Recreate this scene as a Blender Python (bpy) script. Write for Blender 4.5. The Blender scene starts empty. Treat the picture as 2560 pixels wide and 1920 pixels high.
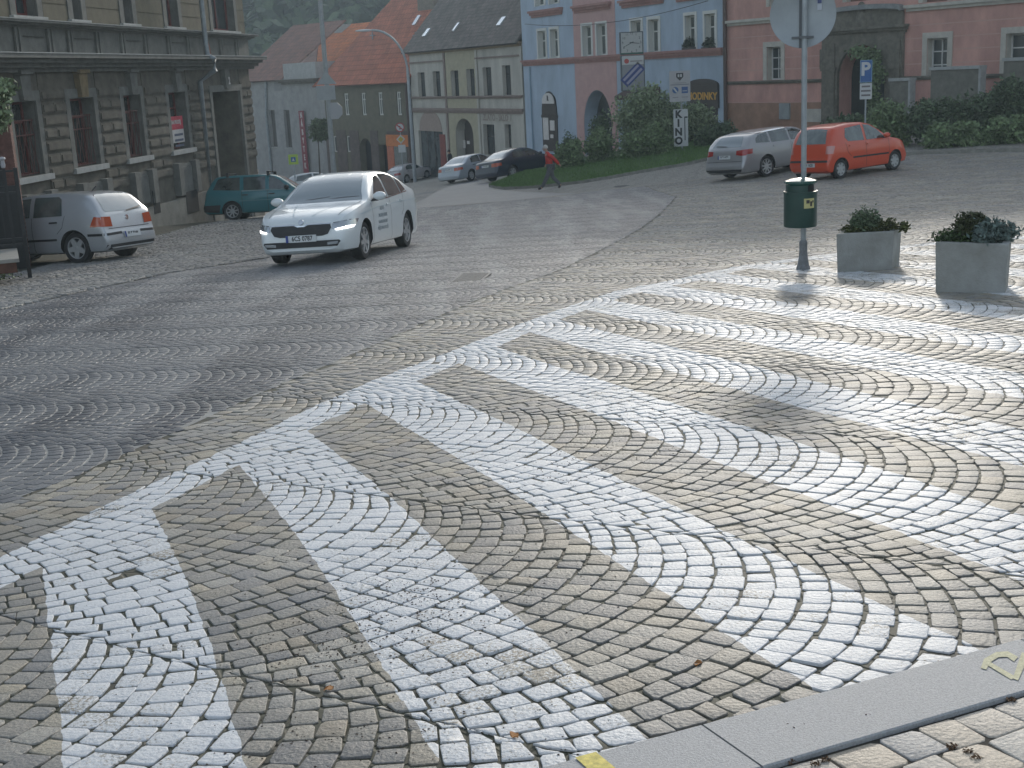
import bpy, bmesh, math, random
import numpy as np
from mathutils import Vector, Matrix
from mathutils.bvhtree import BVHTree
R = math.radians
rng = np.random.default_rng(7)
random.seed(7)
scn = bpy.context.scene
COL = scn.collection

# ------------------------------------------------------------------ camera, light, exposure
FPX, PITCH, ROLL, EYE = 3200.0, 0.240, 0.050, 1.5      # focal length in pixels of a 2560 wide picture
cam_d = bpy.data.cameras.new('camera'); cam = bpy.data.objects.new('camera', cam_d); COL.objects.link(cam)
cam_d.sensor_width = 36.0; cam_d.lens = 36.0 * FPX / 2560; cam_d.clip_start = .05; cam_d.clip_end = 3000
_cp, _sp, _cr, _sr = math.cos(PITCH), math.sin(PITCH), math.cos(ROLL), math.sin(ROLL)
_fwd = Vector((0, _cp, -_sp)); _dn = Vector((0, -_sp, -_cp)); _rt = Vector((1, 0, 0))
_x = _rt * _cr - _dn * -_sr * 1.0
def cray(px, py):
    u = (px - 1280) / FPX; v = (py - 960) / FPX
    xc = _cr * u - _sr * v; yc = _sr * u + _cr * v
    return Vector((xc, _cp - yc * _sp, -_sp - yc * _cp))
_X = (cray(2280, 960) - cray(1280, 960)).normalized(); _Y = -(cray(1280, 1960) - cray(1280, 960)).normalized()
_Z = -cray(1280, 960).normalized()
cam.matrix_world = Matrix(((_X.x, _Y.x, _Z.x, 0), (_X.y, _Y.y, _Z.y, 0), (_X.z, _Y.z, _Z.z, EYE), (0, 0, 0, 1)))
scn.camera = cam
SUN_AZ, SUN_EL = R(14.0), R(16.8)                      # azimuth from +Y towards +X
w = bpy.data.worlds.new('World'); scn.world = w; w.use_nodes = True
wn = w.node_tree.nodes; bg = wn['Background']; sky = wn.new('ShaderNodeTexSky'); sky.sky_type = 'NISHITA'
sky.sun_disc = False; sky.sun_elevation = SUN_EL; sky.sun_rotation = SUN_AZ
sky.air_density = 1.0; sky.dust_density = 1.5; sky.ozone_density = 1.0
hs_ = wn.new('ShaderNodeHueSaturation'); hs_.inputs['Saturation'].default_value = .6
w.node_tree.links.new(sky.outputs[0], hs_.inputs['Color']); w.node_tree.links.new(hs_.outputs[0], bg.inputs[0]); bg.inputs[1].default_value = 0.15
sl = bpy.data.lights.new('sun', 'SUN'); sl.energy = 2.0; sl.angle = R(4.0); sl.color = (1.0, .93, .83)
so = bpy.data.objects.new('sun', sl); COL.objects.link(so)
sdir = Vector((math.sin(SUN_AZ) * math.cos(SUN_EL), math.cos(SUN_AZ) * math.cos(SUN_EL), math.sin(SUN_EL)))
so.rotation_euler = (-sdir).to_track_quat('-Z', 'Y').to_euler()
scn.view_settings.view_transform = 'Standard'; scn.view_settings.look = 'None'
scn.view_settings.exposure = 0.68; scn.view_settings.gamma = 1; scn.view_settings.use_curve_mapping = False
scn.cycles.max_bounces = 5; scn.cycles.volume_bounces = 0
scn.cycles.volume_step_rate = 5; scn.cycles.use_denoising = True

# ------------------------------------------------------------------ helpers
def link(o, parent=None):
    COL.objects.link(o)
    if parent is not None: o.parent = parent
    return o
def tag(o, label=None, cat=None, group=None, kind=None):
    for k, v in (('label', label), ('category', cat), ('group', group), ('kind', kind)):
        if v: o[k] = v
    return o
def empty(name, loc, rz=0, label=None, cat=None, group=None):
    o = bpy.data.objects.new(name, None); o.empty_display_size = .2; o.location = loc; o.rotation_euler = (0, 0, rz)
    COL.objects.link(o); return tag(o, label, cat, group)
def copy_tree(o, parent=None):
    c = o.copy(); COL.objects.link(c)
    if parent is not None: c.parent = parent
    for ch in [k for k in bpy.data.objects if k.parent == o]: copy_tree(ch, c)
    return c

def mat(name, col, rough=.8, metal=0., nscale=0, namt=.25, bump=0., col2=None, spec=.5, coat=0, bscale=None, stretch=None, alpha=1, trans=0, emit=0, island=0):
    m = bpy.data.materials.new(name); m.use_nodes = True; nt = m.node_tree; b = nt.nodes['Principled BSDF']
    b.inputs['Roughness'].default_value = rough; b.inputs['Metallic'].default_value = metal
    b.inputs['Specular IOR Level'].default_value = spec
    if coat: b.inputs['Coat Weight'].default_value = coat; b.inputs['Coat Roughness'].default_value = .06
    if trans: b.inputs['Transmission Weight'].default_value = trans
    c = (*col, 1)
    b.inputs['Base Color'].default_value = c
    if emit: b.inputs['Emission Color'].default_value = c; b.inputs['Emission Strength'].default_value = emit
    out = None
    if nscale:
        tc = nt.nodes.new('ShaderNodeTexCoord'); mp = nt.nodes.new('ShaderNodeMapping')
        nt.links.new(tc.outputs['Object'], mp.inputs[0])
        if stretch: mp.inputs['Scale'].default_value = stretch
        n = nt.nodes.new('ShaderNodeTexNoise'); n.inputs['Scale'].default_value = nscale; n.inputs['Detail'].default_value = 6
        n.inputs['Roughness'].default_value = .65
        nt.links.new(mp.outputs[0], n.inputs['Vector'])
        r = nt.nodes.new('ShaderNodeValToRGB'); r.color_ramp.elements[0].position = .3; r.color_ramp.elements[1].position = .7
        c2 = col2 if col2 else tuple(max(0, x * (1 - namt)) for x in col)
        r.color_ramp.elements[0].color = (*c2, 1)
        r.color_ramp.elements[1].color = (*(tuple(min(1, x * (1 + namt * .6)) for x in col) if not col2 else col), 1)
        nt.links.new(n.outputs[0], r.inputs[0]); out = r.outputs[0]
        if bump:
            n2 = n
            if bscale:
                n2 = nt.nodes.new('ShaderNodeTexNoise'); n2.inputs['Scale'].default_value = bscale; n2.inputs['Detail'].default_value = 4
                nt.links.new(mp.outputs[0], n2.inputs['Vector'])
            bp = nt.nodes.new('ShaderNodeBump'); bp.inputs['Strength'].default_value = bump; bp.inputs['Distance'].default_value = .02
            nt.links.new(n2.outputs[0], bp.inputs['Height']); nt.links.new(bp.outputs[0], b.inputs['Normal'])
    if island:
        g = nt.nodes.new('ShaderNodeNewGeometry'); mr = nt.nodes.new('ShaderNodeMapRange')
        mr.inputs['To Min'].default_value = 1 - island; mr.inputs['To Max'].default_value = 1 + island
        nt.links.new(g.outputs['Random Per Island'], mr.inputs['Value'])
        hs = nt.nodes.new('ShaderNodeHueSaturation'); hs.inputs['Color'].default_value = c
        if out: nt.links.new(out, hs.inputs['Color'])
        nt.links.new(mr.outputs[0], hs.inputs['Value']); out = hs.outputs[0]
    if out: nt.links.new(out, b.inputs['Base Color'])
    return m

class MB:
    """collects boxes, tubes, polygons; build() links them as ONE mesh object"""
    def __init__(s): s.bm = bmesh.new()
    def box(s, x0, x1, y0, y1, z0, z1, M=None):
        vs = [s.bm.verts.new((x, y, z)) for z in (z0, z1) for y in (y0, y1) for x in (x0, x1)]
        for f in ((0, 2, 3, 1), (4, 5, 7, 6), (0, 1, 5, 4), (2, 6, 7, 3), (0, 4, 6, 2), (1, 3, 7, 5)):
            s.bm.faces.new([vs[i] for i in f])
        if M is not None:
            for v in vs: v.co = M @ v.co
        return s
    def poly(s, pts):
        s.bm.faces.new([s.bm.verts.new(p) for p in pts]); return s
    def prism(s, pts, vec):
        """extrude planar polygon pts along vec"""
        a = [s.bm.verts.new(p) for p in pts]; b = [s.bm.verts.new(Vector(p) + Vector(vec)) for p in pts]
        n = len(a); s.bm.faces.new(a[::-1]); s.bm.faces.new(b)
        for i in range(n): s.bm.faces.new((a[i], a[(i + 1) % n], b[(i + 1) % n], b[i]))
        return s
    def tube(s, pts, r, n=8, closed=False, cap=True):
        pts = [Vector(p) for p in pts]; rs = r if isinstance(r, (list, tuple)) else [r] * len(pts)
        rings = []; ref = None
        for i, p in enumerate(pts):
            d = (pts[min(i + 1, len(pts) - 1)] - pts[max(i - 1, 0)]).normalized()
            if closed: d = (pts[(i + 1) % len(pts)] - pts[i - 1]).normalized()
            if ref is None: ref = Vector((0, 0, 1)) if abs(d.z) < .9 else Vector((1, 0, 0))
            a = d.cross(ref).normalized(); b = d.cross(a).normalized(); ref = -b if False else ref
            rings.append([s.bm.verts.new(p + (a * math.cos(t) + b * math.sin(t)) * rs[i]) for t in [2 * math.pi * k / n for k in range(n)]])
        m = len(rings)
        for i in range(m if closed else m - 1):
            A, B = rings[i], rings[(i + 1) % m]
            for k in range(n): s.bm.faces.new((A[k], A[(k + 1) % n], B[(k + 1) % n], B[k]))
        if cap and not closed: s.bm.faces.new(rings[0][::-1]); s.bm.faces.new(rings[-1])
        return s
    def lathe(s, prof, n=24, M=None, a0=0, a1=2 * math.pi):
        """prof: (r,z) list round the z axis"""
        full = abs(a1 - a0 - 2 * math.pi) < 1e-6; k = n if full else n + 1; rings = []
        for r, z in prof:
            rings.append([s.bm.verts.new((r * math.cos(a0 + (a1 - a0) * i / n), r * math.sin(a0 + (a1 - a0) * i / n), z)) for i in range(k)])
        for A, B in zip(rings, rings[1:]):
            for i in range(n): s.bm.faces.new((A[i], A[(i + 1) % k], B[(i + 1) % k], B[i]))
        if M is not None:
            for ring in rings:
                for v in ring: v.co = M @ v.co
        return s
    def build(s, name, m, parent=None, smooth=False, bevel=0, label=None):
        bmesh.ops.remove_doubles(s.bm, verts=s.bm.verts, dist=1e-5)
        bmesh.ops.recalc_face_normals(s.bm, faces=s.bm.faces)
        me = bpy.data.meshes.new(name); s.bm.to_mesh(me); s.bm.free()
        for x in (m if isinstance(m, (list, tuple)) else [m]): me.materials.append(x)
        if smooth:
            me.polygons.foreach_set('use_smooth', [True] * len(me.polygons))
            try: me.set_sharp_from_angle(angle=R(40))
            except Exception: pass
        o = bpy.data.objects.new(name, me); link(o, parent)
        if bevel:
            md = o.modifiers.new('bevel', 'BEVEL'); md.width = bevel; md.segments = 2; md.limit_method = 'ANGLE'
        if label: o['label'] = label
        return o
def mesh_np(name, V, F, m, parent=None, smooth=False):
    """V (n,3), F (m,k) arrays with one polygon size"""
    me = bpy.data.meshes.new(name); k = F.shape[1]
    me.vertices.add(len(V)); me.vertices.foreach_set('co', np.asarray(V, np.float32).ravel())
    me.loops.add(F.size); me.loops.foreach_set('vertex_index', F.astype(np.int32).ravel())
    me.polygons.add(len(F)); me.polygons.foreach_set('loop_start', np.arange(0, F.size, k, dtype=np.int32))
    me.polygons.foreach_set('loop_total', np.full(len(F), k, np.int32))
    if smooth: me.polygons.foreach_set('use_smooth', np.ones(len(F), bool))
    me.update(calc_edges=True); me.validate()
    for x in (m if isinstance(m, (list, tuple)) else [m]): me.materials.append(x)
    return link(bpy.data.objects.new(name, me), parent)
def text(body, name, size, m, parent, M, ext=.004, align='CENTER', sx=1, bold=0, spacing=1, label=None):
    c = bpy.data.curves.new(name, 'FONT'); c.body = body; c.size = size; c.extrude = ext; c.align_x = align; c.align_y = 'CENTER'
    c.offset = bold; c.resolution_u = 3; c.space_character = spacing
    t = bpy.data.objects.new(name, c); COL.objects.link(t)
    dg = bpy.context.evaluated_depsgraph_get(); me = bpy.data.meshes.new_from_object(t.evaluated_get(dg))
    bpy.data.objects.remove(t); me.materials.clear(); me.materials.append(m)
    me.transform(M @ Matrix.Diagonal((sx, 1, 1, 1)))
    o = bpy.data.objects.new(name, me); link(o, parent)
    if label: o['label'] = label
    return o

# ------------------------------------------------------------------ the lie of the land
def plane_z(X, Y): return -.066 * Y + .02 * X
_cp_px = [(571, 550, 38), (390, 545, 39), (770, 492, 62), (1050, 460, 84), (1200, 470, 70), (1380, 475, 52.5), (1260, 447, 65), (1330, 388, 86),
          (1450, 457, 53.5), (1240, 465, 58), (1800, 392, 47.5), (2285, 386, 42.5), (2560, 378, 41.5), (2090, 447, 37.5), (2250, 408, 39.2),
          (1918, 442, 38), (2300, 320, 54), (1830, 340, 64), (1600, 372, 72), (1550, 480, 47), (1700, 486, 40), (1705, 388, 56), (2400, 440, 36)]
_P = [(cray(x, y) * (Y / cray(x, y).y)) for x, y, Y in _cp_px]
_P = [(p.x, p.y, p.z + EYE) for p in _P]
for Y in (0, 8, 16, 24, 30):
    for t in (-.6, -.3, 0, .3, .6):
        X = t * max(Y, 8)
        if Y == 30 and t > .1: continue
        _P.append((X, Y, plane_z(X, Y)))
for X, Y in ((-20, 50), (-22, 70), (-25, 95), (-5, 100), (-15, 120), (-30, 120), (-12, 46), (-20, 36), (-3, 40), (-8, 55)): _P.append((X, Y, plane_z(X, Y)))
for X, Y, z in ((30, 45, -1.9), (40, 60, -1.6), (30, 90, -3), (5, 110, -4.5), (60, 40, -1.5), (40, 20, -1.2), (0, 150, -7), (80, 120, -3), (-60, 60, -4.5), (-60, 120, -8)): _P.append((X, Y, z))
_P = np.array(_P); _res = _P[:, 2] - plane_z(_P[:, 0], _P[:, 1])
def _U(r2): return np.where(r2 > 1e-9, r2 * np.log(r2 + 1e-12), 0) * 1e-3
_n = len(_P); _K = _U(((_P[:, None, :2] - _P[None, :, :2]) ** 2).sum(-1)) + np.eye(_n) * .25
_A = np.block([[_K, np.ones((_n, 1)), _P[:, :2]], [np.ones((1, _n)), np.zeros((1, 3))], [_P[:, :2].T, np.zeros((2, 3))]])
_w = np.linalg.solve(_A, np.concatenate([_res, np.zeros(3)]))
def gz_np(X, Y):
    X = np.asarray(X, float); Y = np.asarray(Y, float); sh = X.shape; x = X.ravel(); y = Y.ravel()
    out = np.empty(len(x))
    for i in range(0, len(x), 20000):
        a, b = x[i:i + 20000], y[i:i + 20000]
        out[i:i + 20000] = _U((a[:, None] - _P[None, :, 0]) ** 2 + (b[:, None] - _P[None, :, 1]) ** 2) @ _w[:_n] + _w[_n] + _w[_n + 1] * a + _w[_n + 2] * b
    out = out.reshape(sh); t = np.clip((Y - 24) / 8, 0, 1); t = t * t * (3 - 2 * t)
    far = np.clip((np.hypot(X, Y) - 140) / 60, 0, 1)
    return plane_z(X, Y) * (1 - far) + far * -7.5 + out * t * (1 - far)
def gz(X, Y): return float(gz_np(np.array([X]), np.array([Y]))[0])
def G(px, py, up=0.0):
    """ground point seen at a pixel of the 2560x1920 photograph (up: height above the ground)"""
    d = cray(px, py); t0 = 1.0
    f = lambda t: EYE + d.z * t - gz(d.x * t, d.y * t) - up
    t = 1.5
    while f(t) > 0 and t < 400: t0 = t; t *= 1.06
    a, b = t0, t
    for _ in range(30):
        m = (a + b) / 2
        if f(m) > 0: a = m
        else: b = m
    return Vector((d.x * b, d.y * b, gz(d.x * b, d.y * b)))
def atY(px, py, Y):
    d = cray(px, py); return d * (Y / d.y) + Vector((0, 0, EYE))
# ------------------------------------------------------------------ the ground: settings and cobbles
edge_px = [(-260, 1385), (0, 1262), (231, 1172), (463, 1071), (637, 990), (723, 955), (810, 918), (1042, 814), (1200, 747), (1415, 668), (1523, 615), (1600, 572), (1655, 530), (1690, 492)]
EDGE = [G(*p) for p in edge_px]; EY = np.array([p.y for p in EDGE]); EX = np.array([p.x for p in EDGE])
def edge_x(Y):
    Y = np.asarray(Y, float)
    return np.where(Y < EY[0], EX[0] + (Y - EY[0]) * .12, np.interp(Y, EY, EX))
left_px = [(-200, 810), (0, 776), (405, 686), (671, 645), (760, 600)]
LEFT = [G(*p) for p in left_px]; LY = np.array([p.y for p in LEFT]); LX = np.array([p.x for p in LEFT])
def left_x(Y): return np.where(np.asarray(Y) > LY[-1], LX[-1] + (np.asarray(Y) - LY[-1]) * .05, np.interp(Y, LY, LX))
# kerb at the lower right: line through two points on its road side
k0, k1 = G(1400, 1899, .1), G(2560, 1588, .1)
kd = Vector((k1.x - k0.x, k1.y - k0.y, 0)).normalized(); kn = Vector((-kd.y, kd.x, 0))    # kn points to the road
def kerb_side(X, Y): return (X - k0.x) * kn.x + (Y - k0.y) * kn.y
# painted area: outer and inner outline, X -> Y
out_px = [(-150, 1455), (0, 1394), (156, 1316), (249, 1271), (405, 1196), (579, 1115), (781, 1016), (926, 955), (1100, 889), (1280, 819), (1400, 772), (1540, 727), (1685, 698), (1888, 657), (2100, 632), (2355, 603), (2560, 590)]
OUT = [G(*p) for p in out_px]

def paint_nodes(nt):
    """returns a socket that is 1 where the road paint lies (ground coordinates)"""
    L = nt.links.new; N = nt.nodes.new
    geo = N('ShaderNodeNewGeometry'); sep = N('ShaderNodeSeparateXYZ'); L(geo.outputs['Position'], sep.inputs[0])
    nz = N('ShaderNodeTexNoise'); nz.inputs['Scale'].default_value = 9; nz.inputs['Detail'].default_value = 3; L(geo.outputs['Position'], nz.inputs['Vector'])
    def M(op, a, b=None, c=None):
        n = N('ShaderNodeMath'); n.operation = op
        for i, v in enumerate((a, b, c)):
            if v is None: continue
            if isinstance(v, (int, float)): n.inputs[i].default_value = v
            else: L(v, n.inputs[i])
        return n.outputs[0]
    wob = M('MULTIPLY', M('SUBTRACT', nz.outputs[0], .5), .05)
    X = M('ADD', sep.outputs['X'], wob); Y = M('ADD', sep.outputs['Y'], M('MULTIPLY', wob, -1.0))
    x0, x1 = -3.2, 9.0; y1 = 24.0
    pts = [(-3.2, 2.0)] + [(p.x, p.y) for p in OUT if -3.1 < p.x < 8.9]; pts += [(9.0, pts[-1][1] + (9.0 - pts[-1][0]) * .3)]
    fc = N('ShaderNodeFloatCurve'); cv = fc.mapping.curves[0]
    P = [((x - x0) / (x1 - x0), y / y1) for x, y in pts]
    cv.points[0].location = P[0]; cv.points[1].location = P[-1]
    for p in P[1:-1]: cv.points.new(*p)
    for p in cv.points: p.handle_type = 'VECTOR'
    fc.mapping.update()
    L(M('DIVIDE', M('SUBTRACT', X, x0), x1 - x0), fc.inputs['Value'])
    yo = M('MULTIPLY', fc.outputs[0], y1)
    d = M('SUBTRACT', yo, Y)                       # metres inside, measured along Y
    inside = M('GREATER_THAN', d, 0)
    bw = N('ShaderNodeMapRange'); bw.inputs['From Min'].default_value = -2.2; bw.inputs['From Max'].default_value = 4.0
    bw.inputs['To Min'].default_value = 1.05; bw.inputs['To Max'].default_value = .34; L(X, bw.inputs['Value'])
    band = M('LESS_THAN', d, bw.outputs[0])
    c = M('ADD', M('MULTIPLY', X, .937), M('MULTIPLY', Y, .35))
    def ramp(v, a, b_):
        r_ = N('ShaderNodeMapRange'); r_.inputs['From Min'].default_value = a; r_.inputs['From Max'].default_value = b_; L(v, r_.inputs['Value']); return r_.outputs[0]
    c = M('ADD', c, M('MULTIPLY', M('MULTIPLY', ramp(Y, 5.6, 3.0), ramp(X, 1.3, .6)), M('ADD', M('MULTIPLY', ramp(X, -1.3, -.3), .130), -.040)))
    ph = M('FRACT', M('DIVIDE', M('ADD', c, .120), 1.024))
    stripe = M('LESS_THAN', ph, .5)
    ks = M('ADD', M('MULTIPLY', M('SUBTRACT', X, k0.x), kn.x), M('MULTIPLY', M('SUBTRACT', Y, k0.y), kn.y))
    clear = M('GREATER_THAN', ks, .10)
    m = M('MULTIPLY', M('MULTIPLY', inside, M('MAXIMUM', band, stripe)), clear)
    return m, geo, M
def cobble_mat(name, cols, rough, paint=False, dust_sheen=None):
    m = bpy.data.materials.new(name); m.use_nodes = True; nt = m.node_tree; b = nt.nodes['Principled BSDF']; L = nt.links.new; N = nt.nodes.new
    if paint: pm, geo, M = paint_nodes(nt)
    else:
        geo = N('ShaderNodeNewGeometry')
    r = N('ShaderNodeValToRGB'); r.color_ramp.interpolation = 'LINEAR'
    els = r.color_ramp.elements; els[0].color = (*cols[0], 1); els[1].color = (*cols[-1], 1)
    for i, c in enumerate(cols[1:-1]): e = els.new((i + 1) / (len(cols) - 1)); e.color = (*c, 1)
    L(geo.outputs['Random Per Island'], r.inputs[0])
    n = N('ShaderNodeTexNoise'); n.inputs['Scale'].default_value = 160; n.inputs['Detail'].default_value = 5; n.inputs['Roughness'].default_value = .7
    L(geo.outputs['Position'], n.inputs['Vector'])
    big = N('ShaderNodeTexNoise'); big.inputs['Scale'].default_value = 1.1; big.inputs['Detail'].default_value = 5; L(geo.outputs['Position'], big.inputs['Vector'])
    mr = N('ShaderNodeMapRange'); mr.inputs['From Min'].default_value = .3; mr.inputs['From Max'].default_value = .7; mr.inputs['To Min'].default_value = .62; mr.inputs['To Max'].default_value = 1.32; L(n.outputs[0], mr.inputs['Value'])
    mr2 = N('ShaderNodeMapRange'); mr2.inputs['From Min'].default_value = .35; mr2.inputs['From Max'].default_value = .65; mr2.inputs['To Min'].default_value = .82; mr2.inputs['To Max'].default_value = 1.12; L(big.outputs[0], mr2.inputs['Value'])
    mm = N('ShaderNodeMath'); mm.operation = 'MULTIPLY'; L(mr.outputs[0], mm.inputs[0]); L(mr2.outputs[0], mm.inputs[1])
    vm = N('ShaderNodeVectorMath'); vm.operation = 'SCALE'; L(r.outputs[0], vm.inputs[0]); L(mm.outputs[0], vm.inputs['Scale'])
    col = vm.outputs[0]
    if paint:
        pn = N('ShaderNodeTexNoise'); pn.inputs['Scale'].default_value = .9; pn.inputs['Detail'].default_value = 7; pn.inputs['Roughness'].default_value = .7; L(geo.outputs['Position'], pn.inputs['Vector'])
        pr2 = N('ShaderNodeMapRange'); pr2.inputs['From Min'].default_value = .50; pr2.inputs['From Max'].default_value = .66; pr2.inputs['To Max'].default_value = .6; L(pn.outputs[0], pr2.inputs['Value'])
        px_ = N('ShaderNodeMix'); px_.data_type = 'RGBA'; L(pr2.outputs[0], px_.inputs[0]); L(col, px_.inputs[6]); px_.inputs[7].default_value = (.20, .205, .21, 1); col = px_.outputs[2]
    if dust_sheen:
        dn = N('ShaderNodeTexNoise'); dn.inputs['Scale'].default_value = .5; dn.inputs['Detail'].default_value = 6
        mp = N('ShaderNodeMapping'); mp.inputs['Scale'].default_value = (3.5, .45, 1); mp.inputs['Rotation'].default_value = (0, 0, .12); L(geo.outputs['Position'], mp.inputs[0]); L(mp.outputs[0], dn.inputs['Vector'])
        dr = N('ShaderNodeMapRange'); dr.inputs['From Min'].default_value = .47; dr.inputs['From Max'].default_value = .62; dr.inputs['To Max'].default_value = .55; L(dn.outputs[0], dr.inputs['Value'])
        sy = N('ShaderNodeSeparateXYZ'); L(geo.outputs['Position'], sy.inputs[0]); fy = N('ShaderNodeMapRange'); fy.inputs['From Min'].default_value = 9; fy.inputs['From Max'].default_value = 24; fy.inputs['To Max'].default_value = .45; L(sy.outputs['Y'], fy.inputs['Value'])  # besides the dust streaks, road sheen painted in: setts lighten with distance
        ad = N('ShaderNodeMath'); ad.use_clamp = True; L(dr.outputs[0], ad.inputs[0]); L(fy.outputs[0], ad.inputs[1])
        mx = N('ShaderNodeMix'); mx.data_type = 'RGBA'; L(ad.outputs[0], mx.inputs[0]); L(col, mx.inputs[6]); mx.inputs[7].default_value = (*dust_sheen, 1); col = mx.outputs[2]
    rsock = None
    if paint:
        wn_ = N('ShaderNodeTexNoise'); wn_.inputs['Scale'].default_value = 85; wn_.inputs['Detail'].default_value = 8; wn_.inputs['Roughness'].default_value = .75; L(geo.outputs['Position'], wn_.inputs['Vector'])
        wb = N('ShaderNodeTexNoise'); wb.inputs['Scale'].default_value = 1.6; wb.inputs['Detail'].default_value = 3; L(geo.outputs['Position'], wb.inputs['Vector'])
        a = M('ADD', wn_.outputs[0], M('MULTIPLY', M('SUBTRACT', wb.outputs[0], .5), .55))
        a = M('ADD', a, M('MULTIPLY', M('SUBTRACT', geo.outputs['Random Per Island'], .5), .10))
        sx_ = N('ShaderNodeSeparateXYZ'); L(geo.outputs['Position'], sx_.inputs[0]); wear = N('ShaderNodeMapRange'); wear.inputs['From Min'].default_value = 1.2; wear.inputs['From Max'].default_value = 4.5; wear.inputs['To Max'].default_value = .10; L(sx_.outputs['X'], wear.inputs['Value'])
        a = M('SUBTRACT', a, wear.outputs[0])
        wr = N('ShaderNodeMapRange'); wr.inputs['From Min'].default_value = .33; wr.inputs['From Max'].default_value = .38; L(a, wr.inputs['Value'])
        fac = M('MULTIPLY', pm, wr.outputs[0])
        thin = N('ShaderNodeMapRange'); thin.inputs['From Min'].default_value = .35; thin.inputs['From Max'].default_value = .68; thin.inputs['To Min'].default_value = .86; thin.inputs['To Max'].default_value = 1; L(a, thin.inputs['Value'])
        fac = M('MULTIPLY', fac, thin.outputs[0])
        mx = N('ShaderNodeMix'); mx.data_type = 'RGBA'; L(fac, mx.inputs[0]); L(col, mx.inputs[6]); mx.inputs[7].default_value = (.62, .635, .65, 1); col = mx.outputs[2]
        rr = N('ShaderNodeMapRange'); rr.inputs['To Min'].default_value = rough; rr.inputs['To Max'].default_value = .58; L(fac, rr.inputs['Value']); rsock = rr.outputs[0]
    L(col, b.inputs['Base Color'])
    if rsock: L(rsock, b.inputs['Roughness'])
    else: b.inputs['Roughness'].default_value = rough
    bp = N('ShaderNodeBump'); bp.inputs['Strength'].default_value = .9; bp.inputs['Distance'].default_value = .006
    n3 = N('ShaderNodeTexNoise'); n3.inputs['Scale'].default_value = 70; n3.inputs['Detail'].default_value = 5; L(geo.outputs['Position'], n3.inputs['Vector'])
    L(n3.outputs[0], bp.inputs['Height']); L(bp.outputs[0], b.inputs['Normal'])
    return m

def arc_cobbles(axis_deg, W, stone, pitch, region, xr, yr, phase=0, segdeg=46, lift=0.0, joint=.0085):
    """segmental-arc paving: returns corner quads (N,4,2) in plan"""
    a = np.array([math.cos(R(axis_deg)), math.sin(R(axis_deg))]); b = np.array([-a[1], a[0]])
    Rr = W / 2 / math.sin(R(segdeg)); n = max(4, int(round(2 * R(segdeg) * Rr / stone)))
    corners = np.array([[x, y] for x in xr for y in yr]); A = corners @ a; B = corners @ b
    out = []
    for j in range(int(math.floor((B.min() - phase) / W)) - 1, int(math.ceil((B.max() - phase) / W)) + 2):
        bc = phase + j * W; off = rng.uniform(0, pitch)
        ks = np.arange(int(A.min() / pitch) - 8, int(A.max() / pitch) + 8)
        pit = ks * pitch + off + rng.normal(0, pitch * .07, len(ks)) ; pit2 = np.append(pit[1:], pit[-1] + pitch)
        for k in range(len(ks) - 1):
            sh = (0.5 if ks[k] % 2 else 0) + rng.uniform(-.12, .12)
            wd = rng.uniform(.68, 1.38, n + 2); e = np.concatenate([[0], np.cumsum(wd)]); e = (e / e[-1] * (n + 1) + sh - .5) / n * 2 - 1
            e = np.clip(e, -1, 1); e = np.unique(e)
            th = e * R(segdeg)
            keep = np.diff(th) > R(segdeg) / n * .35
            t0, t1 = th[:-1][keep], th[1:][keep]
            def pt(t, aa): return np.stack([aa + Rr * np.cos(t) - Rr, bc + Rr * np.sin(t)], -1)
            def rd_(t, k):
                p_ = pit2[k] - pit[k]; ro = p_ * np.cos(t) + np.sqrt(Rr * Rr - (p_ * np.sin(t)) ** 2)
                return np.stack([pit[k] + ro * np.cos(t) - Rr, bc + np.clip(ro * np.sin(t), -W / 2, W / 2)], -1)
            q = np.stack([pt(t0, pit[k]), rd_(t0, k), rd_(t1, k), pt(t1, pit[k])], 1)
            out.append(q)
    q = np.concatenate(out); q = q[..., :1] * a + q[..., 1:] * b
    c = q.mean(1); m = region(c[:, 0], c[:, 1]); q = q[m]; c = c[m]
    q = q + rng.normal(0, .0030, q.shape)
    d = q - c[:, None]; ln = np.linalg.norm(d, axis=-1, keepdims=True)
    return c[:, None] + d * (1 - joint * .72 / np.maximum(ln, .02))

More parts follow.
